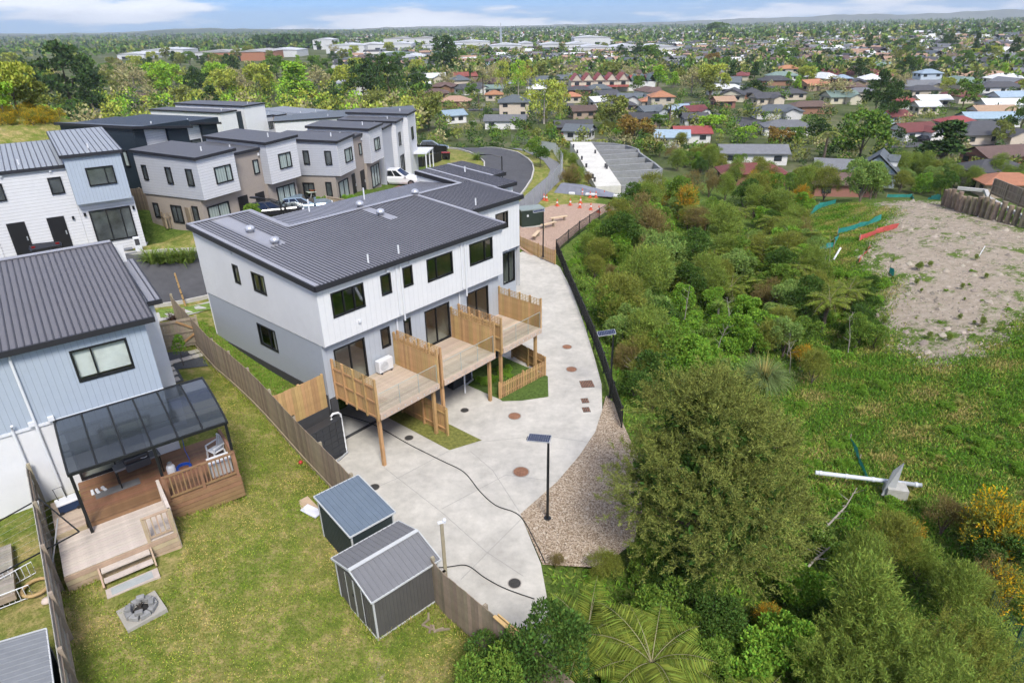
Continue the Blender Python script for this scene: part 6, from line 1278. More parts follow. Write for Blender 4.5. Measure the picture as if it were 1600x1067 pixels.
def blades(name, n, mat, ln=1.2, w_=.05, rise=1.0, spread=.8, seed=1, seg=4, r0=.25, mats=None):
    r = np.random.default_rng(seed); az = r.uniform(0, 2 * np.pi, n); el = np.clip(r.normal(rise, .3, n), .25, 1.5); l = ln * r.uniform(.6, 1.15, n); q = r.uniform(0, r0, n)
    h = np.stack([np.cos(az), np.sin(az)], 1); V = np.empty((n, seg + 1, 2, 3)); sd = np.stack([-np.sin(az), np.cos(az), np.zeros(n)], 1); x = q.copy(); z = np.zeros(n); a = el.copy()
    for k in range(seg + 1):
        c = np.stack([h[:, 0] * x, h[:, 1] * x, z], 1); ww = w_ * (1 - (k / (seg + .15)) ** 1.6); V[:, k, 0] = c + sd * ww / 2; V[:, k, 1] = c - sd * ww / 2
        x = x + np.cos(a) * l / seg; z = z + np.sin(a) * l / seg; a = a - spread * r.uniform(.7, 1.3, n)
    i = np.arange(n)[:, None] * (seg + 1) * 2 + np.arange(seg)[None] * 2; F = np.stack([i, i + 1, i + 3, i + 2], 2).reshape(-1, 4)
    if mats: return mesh_np(name, V.reshape(-1, 3), F, [mat, mats[0]], np.repeat(r.random(n) < mats[1], seg).astype(int))
    return mesh_np(name, V.reshape(-1, 3), F, mat)
def fern_mesh(name, mat, ribm, nf=17, ln=2.1, seed=1, pin=26, drop=.9, tw=.5):
    r = np.random.default_rng(seed); VV, FF, MI = [], [], []; o = 0
    for f in range(nf):
        az = f * 2.4 + r.uniform(-.2, .2); l = ln * r.uniform(.75, 1.1); a = r.uniform(.15, 1.1); x = z = 0.0; h = np.array([math.cos(az), math.sin(az), 0]); sdv = np.array([-math.sin(az), math.cos(az), 0]); seg = pin; pts_ = []; dirs = []
        for k in range(seg + 1):
            pts_.append(h * x + np.array([0, 0, z])); d = h * math.cos(a) + np.array([0, 0, math.sin(a)]); dirs.append(d); x += math.cos(a) * l / seg; z += math.sin(a) * l / seg; a -= drop * 1.5 / seg * r.uniform(.8, 1.2)
        p = np.array(pts_)
        for k in range(seg):
            w0 = .012 * (1 - k / seg) + .003; q = [p[k] - sdv * w0, p[k] + sdv * w0, p[k + 1] + sdv * w0 * .9, p[k + 1] - sdv * w0 * .9]; VV += [v + np.array([0, 0, .012]) for v in q]; FF.append([o, o + 1, o + 2, o + 3]); o += 4; MI.append(1)
        for k in range(2, seg):
            t = k / seg; pl = l * .30 * (math.sin(math.pi * min(1, t * 1.02 + .06)) ** .75); 
            for s in (-1, 1):
                dr = sdv * s * .92 + dirs[k] * .42 + np.array([0, 0, -.05 - .18 * r.random()]); dr /= np.linalg.norm(dr); wv = np.cross(dr, np.array([0, 0, 1.0])); wv /= np.linalg.norm(wv); ww = l * .36 / seg
                b = p[k]; VV += [b, b + dr * pl * .4 + wv * ww, b + dr * pl + np.array([0, 0, -.04]), b + dr * pl * .4 - wv * ww]; FF.append([o, o + 1, o + 2, o + 3]); o += 4; MI.append(0)
    return mesh_np(name, np.array(VV), np.array(FF), [mat, ribm], np.array(MI))
m_bark = M('bark', (.11, .085, .065), rough=.95, var=.3, scale=6, bump=.5); m_bark_pale = M('bark_pale', (.28, .25, .21), rough=.9, var=.3, scale=6, bump=.4)
g_olive = leafmat('leaf_olive', (0.175, 0.189, 0.055), .45); g_kan = leafmat('leaf_kanuka', (0.165, 0.18, 0.065), .6, .02); g_kan2 = leafmat('leaf_kanuka_bright', (0.165, 0.215, 0.06), .5)
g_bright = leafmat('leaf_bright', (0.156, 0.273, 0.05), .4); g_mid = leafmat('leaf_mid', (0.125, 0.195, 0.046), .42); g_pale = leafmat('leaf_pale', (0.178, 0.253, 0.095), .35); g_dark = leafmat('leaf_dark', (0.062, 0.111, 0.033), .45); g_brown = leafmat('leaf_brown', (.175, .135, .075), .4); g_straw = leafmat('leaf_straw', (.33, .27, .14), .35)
g_fern = leafmat('leaf_fern', (0.15, 0.185, 0.045), .45, .02, trans=.28); g_rib = M('fern_rib', (.25, .22, .12), rough=.7); g_flax = leafmat('leaf_flax', (0.15, 0.208, 0.066), .4); g_flaxd = leafmat('leaf_flax_dark', (.05, .03, .035), .4); g_gold = leafmat('leaf_gorse', (.62, .36, .02), .3); g_amber = leafmat('leaf_amber', (0.4, 0.221, 0.033), .4); g_pamp = leafmat('leaf_pampas', (.145, .19, .10), .35)
def tube_trunk(name, pts_, rs, mat=m_bark): return MB().tube(pts_, rs, 8).mesh(name, mat, True)
def bl_(r, n, rad, h0, h1, br):
    out = []
    for k in range(int(n * 1.7)): a = r.uniform(0, 6.28); z = h0 + (h1 - h0) * r.random() ** .8 * 1.12; q = rad * math.sqrt(r.random()) * .85 * (1.15 - .5 * (z - h0) / max(.1, h1 - h0)); b = br * r.choice([.35, .5, .7, 1.0]) * r.uniform(.8, 1.2); out.append((q * math.cos(a), q * math.sin(a), z, b, b, b * r.uniform(.7, 1.25)))
    return out
R_ = np.random.default_rng(5)
trunk_s = MB().tube([(0, 0, -.3), (.05, .03, .6), (0, .1, 1.3)], [.09, .07, .04], 6).tube([(0, 0, .2), (.3, .1, .9), (.5, .2, 1.5)], [.05, .04, .02], 5).tube([(0, 0, .3), (-.3, -.2, .9), (-.45, -.1, 1.5)], [.05, .04, .02], 5).mesh('stem', m_bark, True)
def veg_set(R_, sd):
    return {   # kind: (crown mesh, stem mesh or None)
        'kanuka': (sprigs('crown', 1500, bl_(R_, 8, 1.3, .7, 2.3, .65), g_olive, .42, .15, .026, 8, seed=2 + sd), trunk_s),
        'kanuka2': (sprigs('crown', 1500, bl_(R_, 8, 1.2, .6, 2.5, .6), g_kan2, .45, .17, .026, 8, seed=3 + sd), trunk_s),
        'broad': (leafy('crown', 5200, bl_(R_, 9, 1.4, .5, 1.9, .62), g_bright, (.15, .085), seed=4 + sd), trunk_s),
        'broad2': (leafy('crown', 5600, bl_(R_, 10, 1.4, .5, 2.2, .6), g_mid, (.13, .07), seed=5 + sd), trunk_s),
        'pale': (leafy('crown', 5200, bl_(R_, 9, 1.3, .6, 2.2, .6), g_pale, (.15, .06), seed=6 + sd), trunk_s),
        'dark': (leafy('crown', 5600, bl_(R_, 10, 1.4, .5, 2.2, .62), g_dark, (.12, .065), seed=7 + sd), trunk_s),
        'brown': (sprigs('crown', 1100, bl_(R_, 7, 1.1, .5, 2.2, .55), g_brown, .4, .13, .024, 8, seed=8 + sd), trunk_s),
        'low': (leafy('crown', 2600, bl_(R_, 9, 1.3, .1, .45, .5), g_bright, (.13, .09), up=.7, seed=9 + sd, low=-.1), None),
        'lowpale': (leafy('crown', 2600, bl_(R_, 9, 1.3, .1, .5, .5), g_mid, (.15, .11), up=.8, seed=10 + sd, low=-.1, mats=(g_pale, .4)), None),
        'flax': (blades('crown', 130, g_flax, 1.5, .07, 1.15, .32, 11 + sd), None), 'darkflax': (blades('crown', 120, g_flaxd, 1.0, .06, 1.1, .3, 12 + sd), None),
        'gorse': (sprigs('crown', 1200, bl_(R_, 9, 1.3, .3, 1.5, .55), g_olive, .35, .1, .03, 8, seed=13 + sd, mats=(g_gold, .28)), trunk_s),
        'amber': (sprigs('crown', 800, bl_(R_, 6, .9, .4, 1.4, .5), g_amber, .4, .12, .03, 8, seed=14 + sd, mats=(g_kan2, .3)), trunk_s),
        'tuft': (blades('crown', 260, g_straw, .7, .03, 1.0, .35, 15 + sd, 3, .3, mats=(g_kan2, .5)), None),
    }
VEG_A, VEG_B = veg_set(np.random.default_rng(5), 0), veg_set(np.random.default_rng(6), 200)
VLAB = {'kanuka': ('olive_shrub', 'olive fine leaved shrub'), 'kanuka2': ('needle_shrub', 'green needle leaved shrub'), 'broad': ('bright_shrub', 'bright green broad leaved shrub'), 'broad2': ('green_shrub', 'mid green bushy shrub'), 'pale': ('pale_shrub', 'pale silvery green shrub'), 'dark': ('dark_shrub', 'dark green dense shrub'), 'brown': ('brown_shrub', 'brown twiggy shrub'), 'low': ('low_plant', 'low bright green leafy plant'), 'lowpale': ('low_pale_plant', 'low pale leafy plant'), 'flax': ('flax_bush', 'green flax bush with sword leaves'), 'darkflax': ('dark_flax', 'purple dark flax bush'), 'gorse': ('gorse_bush', 'yellow flowering gorse bush'), 'amber': ('amber_shrub', 'amber orange shrub'), 'tuft': ('grass_clump', 'straw coloured grass clump')}
LM = [(on(x, y), t_) for x, y, t_ in ((935, 520, 'large olive shrub by the fence'), (950, 390, 'large dark shrub below the playground'), (1000, 395, 'tall reddish brown shrub'), (1025, 450, 'large pale shrub'), (1075, 440, 'dark shrub by the ferns'), (1186, 606, 'pampas clump'), (1250, 575, 'amber shrub'), (1285, 520, 'broad yellowish tree fern'), (1140, 470, 'small bright tree fern'), (1152, 372, 'flat crowned tree fern'), (1262, 340, 'curved green silt fence'), (1070, 350, 'rusty amber shrub'), (955, 610, 'second solar lamp'), (1090, 560, 'open leafy hollow'), (985, 295, 'block foundation'), (870, 265, 'footpath bend'), (1170, 262, 'dark maroon roof'), (1312, 285, 'brown tiled roof'), (1372, 280, 'dormered house'), (1466, 285, 'dark pine'), (1390, 770, 'upright grey board'), (1540, 860, 'tallest gorse'), (1400, 520, 'foot of the bare slope'), (1480, 430, 'pale earth of the hill'), (1530, 403, 'white marker stake'), (1340, 400, 'red mesh strip'), (1575, 375, 'pile wall'), (60, 200, 'solar roofed house'), (110, 205, 'nearer navy house'), (20, 200, 'left picture edge'), (985, 1000, 'largest tree fern'), (870, 950, 'golden tree fern'), (1110, 900, 'large olive tree'), (845, 885, 'gravel corner'), (490, 318, 'garden table'), (880, 215, 'pale foundation slab'), (1040, 270, 'open block bays'), (1100, 300, 'upper black fence'), (1480, 690, 'middle of the rough grass'), (1580, 600, 'right picture edge'), (1300, 700, 'thin green silt fence'))] + [(L(-1.3, .6, 2.3), 'pine side fence'), (L(-.8, 3.5, 2.5), 'white side wall'), (L(10.5, -2.9), 'picket garden fence'), (L(9, -.5), 'far balcony posts'), (on(268, 412), 'lane kerb')]
LM_FAR = []; USED = set()
def place_label(what, where, p, size='', lms=None):
    """say which one: its size and where it stands from the nearest things that can be found"""
    p = Vector(p); c = sorted((lms or LM), key=lambda q: (q[0] - p).length)[:7]; first = None
    ray = Vector((p.x, p.y, 0)).normalized(); rt = Vector((ray.y, -ray.x, 0))
    for q, t_ in c:
        d = p - q; a, b = d.dot(rt), d.dot(ray); near = d.length < 3 or d.length < .02 * p.length
        rel = 'close by' if near else ('right of' if a > 0 else 'left of') if abs(a) > abs(b) * .8 else ('behind' if b > 0 else 'in front of')
        s = f'{size}{what} {rel} the {t_}'
        if len(s.split()) > 16: continue
        first = first or s
        if s not in USED: USED.add(s); return s
    return first
def plant(kind, p, s, where, label=None, rz=None, sz=None):
    nm, lb = VLAB[kind]; cr, st = random.choice((VEG_A, VEG_B))[kind]; o = T(nm, label or place_label(lb, where, p, ('small ', '', 'large ')[0 if s < .6 else 2 if s > 1.15 else 1]), 'shrub' if kind not in ('flax', 'darkflax', 'tuft', 'low', 'lowpale') else 'plant', p, random.uniform(0, 6.28) if rz is None else rz, None if label else f'{lb} plants')
    o.scale = (s, s, s * (sz or random.uniform(.85, 1.2))); put('crown', cr, o)
    if st: put('stem', st, o)
    return o
fern_a = fern_mesh('frond_crown', g_fern, g_rib, 17, 2.0, 21, 22); fern_b = fern_mesh('frond_crown', g_fern, g_rib, 15, 1.7, 22, 20, 1.1); fern_big = fern_mesh('frond_crown', g_fern, g_rib, 25, 2.45, 23, 32, .95)
def tree_fern(p, h, label, me=fern_a, sc=1.0, group=None):
    o = T('tree_fern', label, 'tree fern', p, random.uniform(0, 6), group); MB().tube([(0, 0, -.4), (.06, .02, h * .5), (0, .05, h + .05)], [.15, .12, .16], 8).build('trunk', m_bark, o); put('crown', me, o, (0, .05, h), 0, sc)
    d = put('dead_fronds', DEADF, o, (0, .05, h - .05), 0, sc * .8); return o
DEADF = fern_mesh('dead_fronds', leafmat('leaf_dead', (.17, .12, .075), .3), g_rib, 9, 1.5, 31, 14, 2.4)
# ---- the gully thicket
GUL = 'in the gully thicket'
GPX = [(880, 425), (905, 385), (960, 345), (1040, 318), (1110, 295), (1180, 318), (1245, 352), (1262, 400), (1330, 430), (1385, 440), (1352, 505), (1330, 560), (1240, 600), (1180, 640), (1080, 640), (1000, 660), (975, 620), (940, 545), (915, 490), (895, 450)]
cnt = 0; used = []
rr = random.Random(3)
while cnt < 190:
    x, y = rr.uniform(875, 1385), rr.uniform(295, 655)
    if not inpoly(np.array([[x, y]]), GPX)[0]: continue
    if any((x - a) ** 2 + ((y - b) * 1.5) ** 2 < (16 if y > 430 else 11) ** 2 for a, b in used): continue
    if any((x - a) ** 2 + (y - b) ** 2 < c * c for a, b, c in ((1186, 612, 48), (1250, 590, 28), (1268, 612, 25), (1140, 480, 22), (1238, 465, 25), (1285, 535, 30), (1152, 385, 20))): continue
    used.append((x, y)); p = on(x, y); cnt += 1
    centre = (1030 < x < 1180 and 480 < y < 620)
    if centre: k = rr.choice(['low', 'low', 'lowpale', 'lowpale', 'broad', 'low']); s = rr.uniform(.7, 1.1)
    elif x < 960: k = rr.choice(['kanuka', 'kanuka', 'brown', 'broad', 'broad2', 'flax', 'kanuka2', 'tuft']); s = rr.uniform(.5, .95)
    elif y < 340: k = rr.choice(['kanuka', 'broad2', 'brown', 'kanuka2', 'dark', 'amber', 'broad']); s = rr.uniform(.9, 1.4)
    elif x > 1270: k = rr.choice(['dark', 'broad2', 'low', 'kanuka', 'low', 'lowpale']); s = rr.uniform(.5, .9)
    else: k = rr.choice(['broad', 'broad2', 'dark', 'pale', 'kanuka', 'kanuka2', 'pale', 'brown', 'broad2']); s = rr.uniform(.75, 1.3)
    if x - np.interp(y, [396, 448, 490, 538, 580, 628, 668], [869, 890, 908, 928, 943, 958, 971]) < 34 and y > 380: k = rr.choice(['low', 'lowpale', 'tuft']); s = rr.uniform(.35, .6)
    plant(k, (p.x, p.y, p.z - .05), s, GUL)
for x, y, k, s, lb in [(1020, 460, 'pale', 1.55, 'large pale green shrub in the middle of the gully thicket'), (1040, 430, 'pale', 1.3, 'pale green shrub behind the largest pale shrub of the gully'), (972, 520, 'kanuka', 1.35, 'large olive shrub beside the black edge fence'), (1000, 592, 'kanuka', 1.1, 'olive shrub behind the second solar lamp'), (965, 405, 'dark', 1.4, 'large dark shrub close below the playground fence'), (1000, 395, 'brown', 1.7, 'tall reddish brown shrub in the upper gully'), (1075, 440, 'dark', 1.4, 'dark shrub between the pale shrub and the tree ferns'), (1130, 400, 'kanuka2', 1.6, 'tall green needle shrub behind the tree ferns'), (1070, 350, 'amber', 1.5, 'rusty amber shrub near the upper black fence'), (1250, 575, 'amber', .95, 'amber orange shrub right of the pampas clump'), (1268, 600, 'kanuka', .75, 'small rounded olive shrub in front of the amber shrub'), (1365, 545, 'broad2', .6, 'small green shrub at the foot of the bare slope'), (1015, 500, 'flax', 1.0, 'green flax bush left of the open leafy hollow'), (990, 450, 'flax', 1.1, 'green flax bush behind the large olive shrub'), (975, 512, 'flax', .9, 'green flax bush close behind the black edge fence')]:
    p = on(x, y); plant(k, (p.x, p.y, p.z - .05), s, GUL, lb)
for x, y, h, lb in [(1152, 372, 2.6, 'tree fern with flat crown in the upper gully'), (1163, 420, 2.0, 'tree fern below the flat crowned one in the upper gully'), (1238, 455, 2.2, 'yellowish tree fern nearest the bare hill'), (1222, 432, 2.4, 'tree fern left of the one nearest the bare hill'), (1285, 520, 2.6, 'broad yellowish tree fern at the right of the gully'), (1140, 470, 1.2, 'small bright tree fern in the middle of the gully'), (1205, 380, 2.0, 'tree fern behind the green silt fence'), (1180, 340, 2.2, 'tree fern highest up the gully'), (1110, 425, 2.0, 'tree fern left of the flat crowned one'), (1255, 405, 2.0, 'tree fern close to the crumpled green silt fence'), (1195, 470, 1.6, 'low tree fern in the middle right of the gully'), (1215, 520, 1.8, 'tree fern behind the pampas clump'), (1320, 485, 1.6, 'tree fern at the edge of the rough grass'), (1100, 365, 1.8, 'tree fern below the rusty amber shrub'), (1265, 480, 1.5, 'small tree fern beside the broad yellowish one')]:
    p = on(x, y); tree_fern((p.x, p.y, p.z), h, lb, random.choice((fern_a, fern_b)), random.uniform(.95, 1.2))
for x, y, h, lb in ((1060, 420, 2.6, 'cabbage tree with spiky tufts left of the upper tree ferns'), (985, 480, 2.0, 'cabbage tree beside the large pale shrub'), (1120, 510, 1.6, 'young cabbage tree in the leafy hollow'), (1225, 350, 2.4, 'cabbage tree on the far side of the gully')):
    p = on(x, y); o = T('cabbage_tree', lb, 'cabbage tree', p, h); MB().tube([(0, 0, -.2), (.05, 0, h * .6), (0, .05, h)], [.1, .08, .07], 7).build('trunk', m_bark_pale, o); put('crown', blades('crown', 120, g_flax, .85, .045, .8, .35, int(h * 10), 3, .05), o, (0, .05, h))
rr = random.Random(17)
for i in range(26):
    x, y = rr.uniform(890, 1330), rr.uniform(350, 600)
    if not inpoly(np.array([[x, y]]), GPX)[0]: continue
    p = on(x, y); q = MB(); a0 = rr.uniform(0, 6.28); hh = rr.uniform(1.8, 3.4)
    q.tube([(0, 0, -.2), (.15 * math.cos(a0), .15 * math.sin(a0), hh * .5), (.5 * math.cos(a0), .5 * math.sin(a0), hh)], [.04, .03, .01], 5)
    for k in range(7): z = hh * rr.uniform(.35, .95); f = z / hh; b_ = rr.uniform(0, 6.28); c = Vector((.5 * f * f * math.cos(a0), .5 * f * f * math.sin(a0), z)); q.tube([c, c + Vector((math.cos(b_) * .5, math.sin(b_) * .5, .35))], [.014, .005], 4)
    o = q.build('dead_sapling', m_bark_pale, None, p); tag(o, place_label('bare dead sapling', '', p), 'sapling', 'dead saplings in the gully')
p = on(1192, 600); o = T('pampas_clump', 'large pampas grass clump with pale upright plumes', 'pampas grass', p, .3); put('leaf', blades('leaf', 900, g_pamp, 2.5, .035, 1.15, .42, 41, 5, .25), o); put('plume', blades('plume', 60, g_straw, 2.1, .07, 1.45, .08, 42, 4, .25), o)
# ---- the big kanuka and its neighbours
def crown_tree(name, label, cat, p, crown, trunk, rz=0, extra=()):
    o = T(name, label, cat, p, rz); put('crown', crown, o); put('trunk', trunk, o)
    for nm, me in extra: put(nm, me, o)
    return o
rk = np.random.default_rng(77); bb = []
for k in range(60):
    a = rk.uniform(0, 6.28); z = rk.uniform(2.4, 8.15); rad = 2.95 * max(.04, 1 - ((z - 3.7) / (4.75 if z > 3.7 else 3.2)) ** 2) ** (.85 if z > 3.7 else .5) * math.sqrt(rk.uniform(.12, 1)); b = rk.uniform(.55, 1.0); bb.append((rad * math.cos(a), rad * math.sin(a), z, b * 1.05, b * 1.05, b * .9))
tr_ = MB().tube([(0, 0, -.6), (.1, .1, 1.5), (-.1, .2, 3.5), (.1, 0, 6)], [.24, .2, .13, .05], 9)
for k in range(14): a = k * 2.4; z = 1.2 + k * .32; tr_.tube([(0, .1, z), (1.2 * math.cos(a), 1.2 * math.sin(a), z + .8), (2.5 * math.cos(a), 2.5 * math.sin(a), z + 1.3)], [.08, .05, .02], 6)
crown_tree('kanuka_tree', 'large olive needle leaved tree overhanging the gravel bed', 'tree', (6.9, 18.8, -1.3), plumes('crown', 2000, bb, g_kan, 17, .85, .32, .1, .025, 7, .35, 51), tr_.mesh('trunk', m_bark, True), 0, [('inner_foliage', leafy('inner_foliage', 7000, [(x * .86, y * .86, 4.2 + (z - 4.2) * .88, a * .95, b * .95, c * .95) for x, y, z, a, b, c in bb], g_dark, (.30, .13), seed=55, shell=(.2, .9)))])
rk = np.random.default_rng(78); bb = []
for k in range(30): a = rk.uniform(0, 6.28); q = 2.3 * math.sqrt(rk.random()); b = rk.uniform(.5, .8); bb.append((q * math.cos(a), q * math.sin(a), rk.uniform(.3, 1.6) + 1.5 * (1 - q / 2.3), b, b, b))
k2 = plumes('crown', 800, bb, g_kan2, 16, .9, .34, .13, .02, 7, .9, 52)
crown_tree('kanuka_bush', 'spreading green needle leaved bush at the lower right', 'tree', (11.4, 12.3, -1.4), k2, trunk_s)
crown_tree('kanuka_bush', 'olive needle leaved bush right of the spreading green bush', 'tree', (13.9, 13.4, -1.6), plumes('crown', 420, bb, g_olive, 16, .8, .34, .12, .022, 7, .8, 53), trunk_s).scale = (.85, .85, .8)
p = on(985, 1000); tree_fern((3.95, 12.75, -.25), 1.9, 'large tree fern at the bottom of the picture by the drive end', fern_big, .92)
tree_fern((2.2, 14.2, -.15), 1.3, 'golden tree fern spilling over the edge of the drive', fern_big, .85)
tree_fern((6.8, 12.1, -.9), .9, 'green tree fern in the shade below the large olive tree', fern_a, .9); tree_fern((5.2, 9.6, -.6), .8, 'small tree fern at the bottom edge beside the large one', fern_b, .95); tree_fern((9.3, 12.0, -1.3), .7, 'dark green tree fern left of the spreading green bush', fern_b, .9)
NB = 'along the bottom edge'
for x, y, k, s, lb in [(800, 1075, 'dark', .85, 'leafy shrub at the foot of the lower fence'), (858, 1078, 'dark', .9, 'leafy shrub at the bottom left of the large tree fern'), (765, 1100, 'broad2', .75, 'leafy shrub in front of the lower fence at the bottom edge'), (1330, 925, 'kanuka2', .7, 'green needle shrub above the spreading bush'), (1430, 905, 'kanuka2', .6, 'green needle shrub left of the tallest gorse'), (1475, 965, 'kanuka2', .7, 'tall green needle shrub by the green wire fence'), (1250, 950, 'broad', .9, 'bright shrub below the dead branches'), (1385, 890, 'kanuka', .8, 'olive shrub behind the spreading green bush'), (1500, 1050, 'kanuka2', .8, 'green needle shrub in the lower right corner'), (1325, 1050, 'kanuka2', 1.1, 'green needle shrub at the bottom edge'), (1170, 1060, 'broad', .9, 'bright leafy shrub at the bottom edge'), (1560, 905, 'dark', .9, 'dark shrub between the right edge gorse bushes'), (900, 1066, 'dark', .7, 'dark shrub under the large tree fern'), (1000, 905, 'broad2', .6, 'shrub at the edge of the gravel below the olive tree'), (1060, 940, 'dark', .9, 'dark shrub in the shade of the olive tree'), (1040, 1000, 'broad2', .8, 'green shrub between the tree ferns at the bottom'), (1120, 1010, 'dark', .8, 'dark shrub at the bottom right of the olive tree'), (1220, 1040, 'broad', .8, 'bright shrub with yellow sprays at the bottom'), (1195, 990, 'amber', .55, 'yellow flushed shrub behind the bright bottom shrub'), (1290, 1000, 'dark', .8, 'dark shrub left of the spreading green bush'), (1180, 900, 'broad2', .8, 'green shrub right below the olive tree'), (1280, 860, 'lowpale', .9, 'pale leafy plant beside the bleached branches'), (1420, 850, 'amber', .6, 'yellow flowering shrub behind the spreading green bush'), (1470, 835, 'brown', .75, 'brown shrub at the fence left of the gorse'), (1530, 870, 'gorse', 1.25, 'gorse bush with the tallest yellow spikes'), (1590, 880, 'gorse', 1.1, 'gorse bush at the right picture edge'), (1570, 950, 'gorse', .9, 'gorse bush lowest on the right edge'), (1510, 960, 'kanuka', .7, 'olive shrub between the gorse bushes'), (1480, 1010, 'tuft', 1.3, 'dry straw clump beside the green wire fence'), (1540, 930, 'brown', .7, 'withered brown shrub between the gorse bushes'), (940, 905, 'kanuka', .5, 'small olive shrub on the gravel edge'), (868, 885, 'brown', .25, 'small dead twig plant at the corner of the drive')]:
    p = on(x, y); plant(k, (p.x, p.y, p.z - .05), s, NB, lb)
for k, pl in enumerate((((1272, 850), (1290, 835), (1315, 815), (1330, 795)), ((1250, 905), (1268, 890), (1290, 880)))):
    P = [on(*q) + Vector((0, 0, .2 + .35 * i)) for i, q in enumerate(pl)]; q = MB().tube(P, [.06, .05, .035, .015][:len(P)], 6)
    for j in range(6): c = P[1].lerp(P[-1], j / 6); q.tube([c, c + Vector((random.uniform(-.7, .7), random.uniform(-.5, .5), random.uniform(.1, .5)))], [.025, .008], 5)
    simple('dead_branch', q, m_bark_pale, (0, 0, 0), 0, ('longer bleached dead branch right of the olive tree', 'shorter bleached dead branch below the olive tree')[k], 'branch', True)
t = T('wire_fence', 'dark green wire fence at the lower right corner', 'fence'); P = [at(1545, 945, -.5), at(1588, 1000, -.5), at(1605, 1080, -.5)]; P[0].z = P[1].z = P[2].z = -1.3
for a, b in zip(P[:-1], P[1:]):
    MB().tube([a - Z1 * .3, a + Z1 * 1.5], .03, 6).build('post', M('fence_green', (.015, .05, .042), rough=.5), t); q = MB()
    for i in range(16): c = a.lerp(b, i / 16); q.bar(c, c + Z1 * 1.4, .008)
    for r in np.linspace(.05, 1.4, 9): q.bar(a + Z1 * r, b + Z1 * r, .010)
    q.build('mesh_panel', M('fence_green', (.015, .05, .042)), t)
# ---- lane and yard planting
for k, x in enumerate((238, 252, 268, 284, 298)):
    p = on(x, 412 - k * .5); plant('flax', p, .85, 'in the row beside the lane')
p = on(274, 505); plant('darkflax', p, .8, '', 'purple dark flax bush in front of the garden gate')
p = on(287, 572); o = T('sapling', 'small green sapling in the gravel by the garden gate', 'tree', p, 0); put('crown', leafy('crown', 420, [(0, 0, 1.0, .3, .3, .5), (.1, 0, 1.4, .22, .22, .35)], g_bright, (.13, .06), seed=61), o); MB().tube([(0, 0, 0), (.02, 0, 1.2)], [.02, .01], 6).build('trunk', m_bark, o)
p = on(352, 345); o = T('small_tree', 'small round leafed tree before the nearest townhouse pair', 'tree', (-17.9, 44.6, 5.0), 0); put('crown', leafy('crown', 2600, bl_(R_, 8, .9, 1.2, 2.4, .45), g_mid, (.13, .08), seed=62), o); MB().tube([(0, 0, 0), (0, 0, 1.5)], [.05, .03], 6).build('trunk', m_bark, o)
for k, (x, y, h) in enumerate(((703, 222, 4.2), (844, 262, 4.0), (775, 216, 3.4), (838, 248, 2.4), (733, 206, 3.0))):
    p = on(x, y); o = T('street_tree', ('young street tree at the inside of the road bend', 'young street tree at the tip of the road bend', 'young street tree on the far verge of the bend', 'low bushy street tree beside the tip of the bend', 'young street tree farthest along the verge')[k], 'tree', p, k, 'street trees'); put('crown', leafy('crown', 1800, [(a * .8, b * .8, h * .5 + c * .6, .7, .7, .7) for a, b, c in R_.normal(size=(7, 3)) * .8], g_dark if k != 3 else g_mid, (.2, .12), seed=70 + k), o); MB().tube([(0, 0, 0), (0, 0, h * .6)], [.06, .03], 6).build('trunk', m_bark, o)
p = on(745, 250); plant('flax', p, 1.1, '', 'flax bush on the corner inside the road bend')
for k, (x, y) in enumerate(((515, 322), (530, 325), (505, 326), (545, 318))): p = on(x, y); plant('low', p, .8, 'in the small table garden')
# rough scrub between path, foundation and houses
rr = random.Random(9); n = 0
while n < 95:
    x, y = rr.uniform(780, 1260), rr.uniform(196, 330)
    if not inpoly(np.array([[x, y]]), [(780, 196), (890, 205), (960, 205), (1060, 225), (1250, 290), (1250, 330), (1100, 278), (1040, 268), (1020, 240), (940, 214), (886, 218), (905, 270), (930, 300), (885, 300), (880, 260), (850, 228)])[0]: continue
    p = on(x, y); k = rr.choice(['tuft', 'kanuka', 'brown', 'kanuka2', 'tuft', 'gorse', 'broad2']) if x < 960 else rr.choice(['kanuka', 'brown', 'broad2', 'dark', 'amber', 'kanuka2', 'broad']); plant(k, (p.x, p.y, p.z - .1), rr.uniform(.6, 1.0) if x < 960 else rr.uniform(.9, 1.5), 'on the rough ground around the foundation'); n += 1
rr = random.Random(10)
for i in range(46):
    x = rr.uniform(1240, 1480); y = rr.uniform(283, 318) - (x - 1240) * .02; p = on(x, y); plant(rr.choice(['broad2', 'kanuka2', 'dark', 'broad', 'kanuka', 'pale']), (p.x, p.y, p.z - .1), rr.uniform(1.0, 1.7), 'along the crest behind the bare hill')
for i in range(14): x = rr.uniform(1480, 1600); p = on(x, rr.uniform(285, 305)); plant(rr.choice(['pale', 'broad2', 'kanuka2']), (p.x, p.y, p.z - .1), rr.uniform(1.0, 1.5), 'behind the pile wall')
# gorse bank at the left
for i in range(30):
    x, y = rr.uniform(0, 118), rr.uniform(176, 196); p = on(x, y); plant('gorse' if y < 203 else rr.choice(['gorse', 'kanuka2', 'tuft']), (p.x, p.y, p.z - .1), rr.uniform(.35, .6), 'on the bank above the left houses')
for i in range(70):
    x, y = rr.uniform(1240, 1600), rr.uniform(600, 850); p = on(x, y); plant(rr.choice(['tuft', 'low', 'lowpale', 'low', 'tuft']), p, rr.uniform(.2, .5), 'on the grassy slope')
# weeds on the bare slope
for i in range(60):
    x, y = rr.uniform(1370, 1600), rr.uniform(400, 545); p = on(x, y); plant(rr.choice(['tuft', 'kanuka2', 'tuft', 'low']), p, rr.uniform(.08, .2), 'on the bare slope')
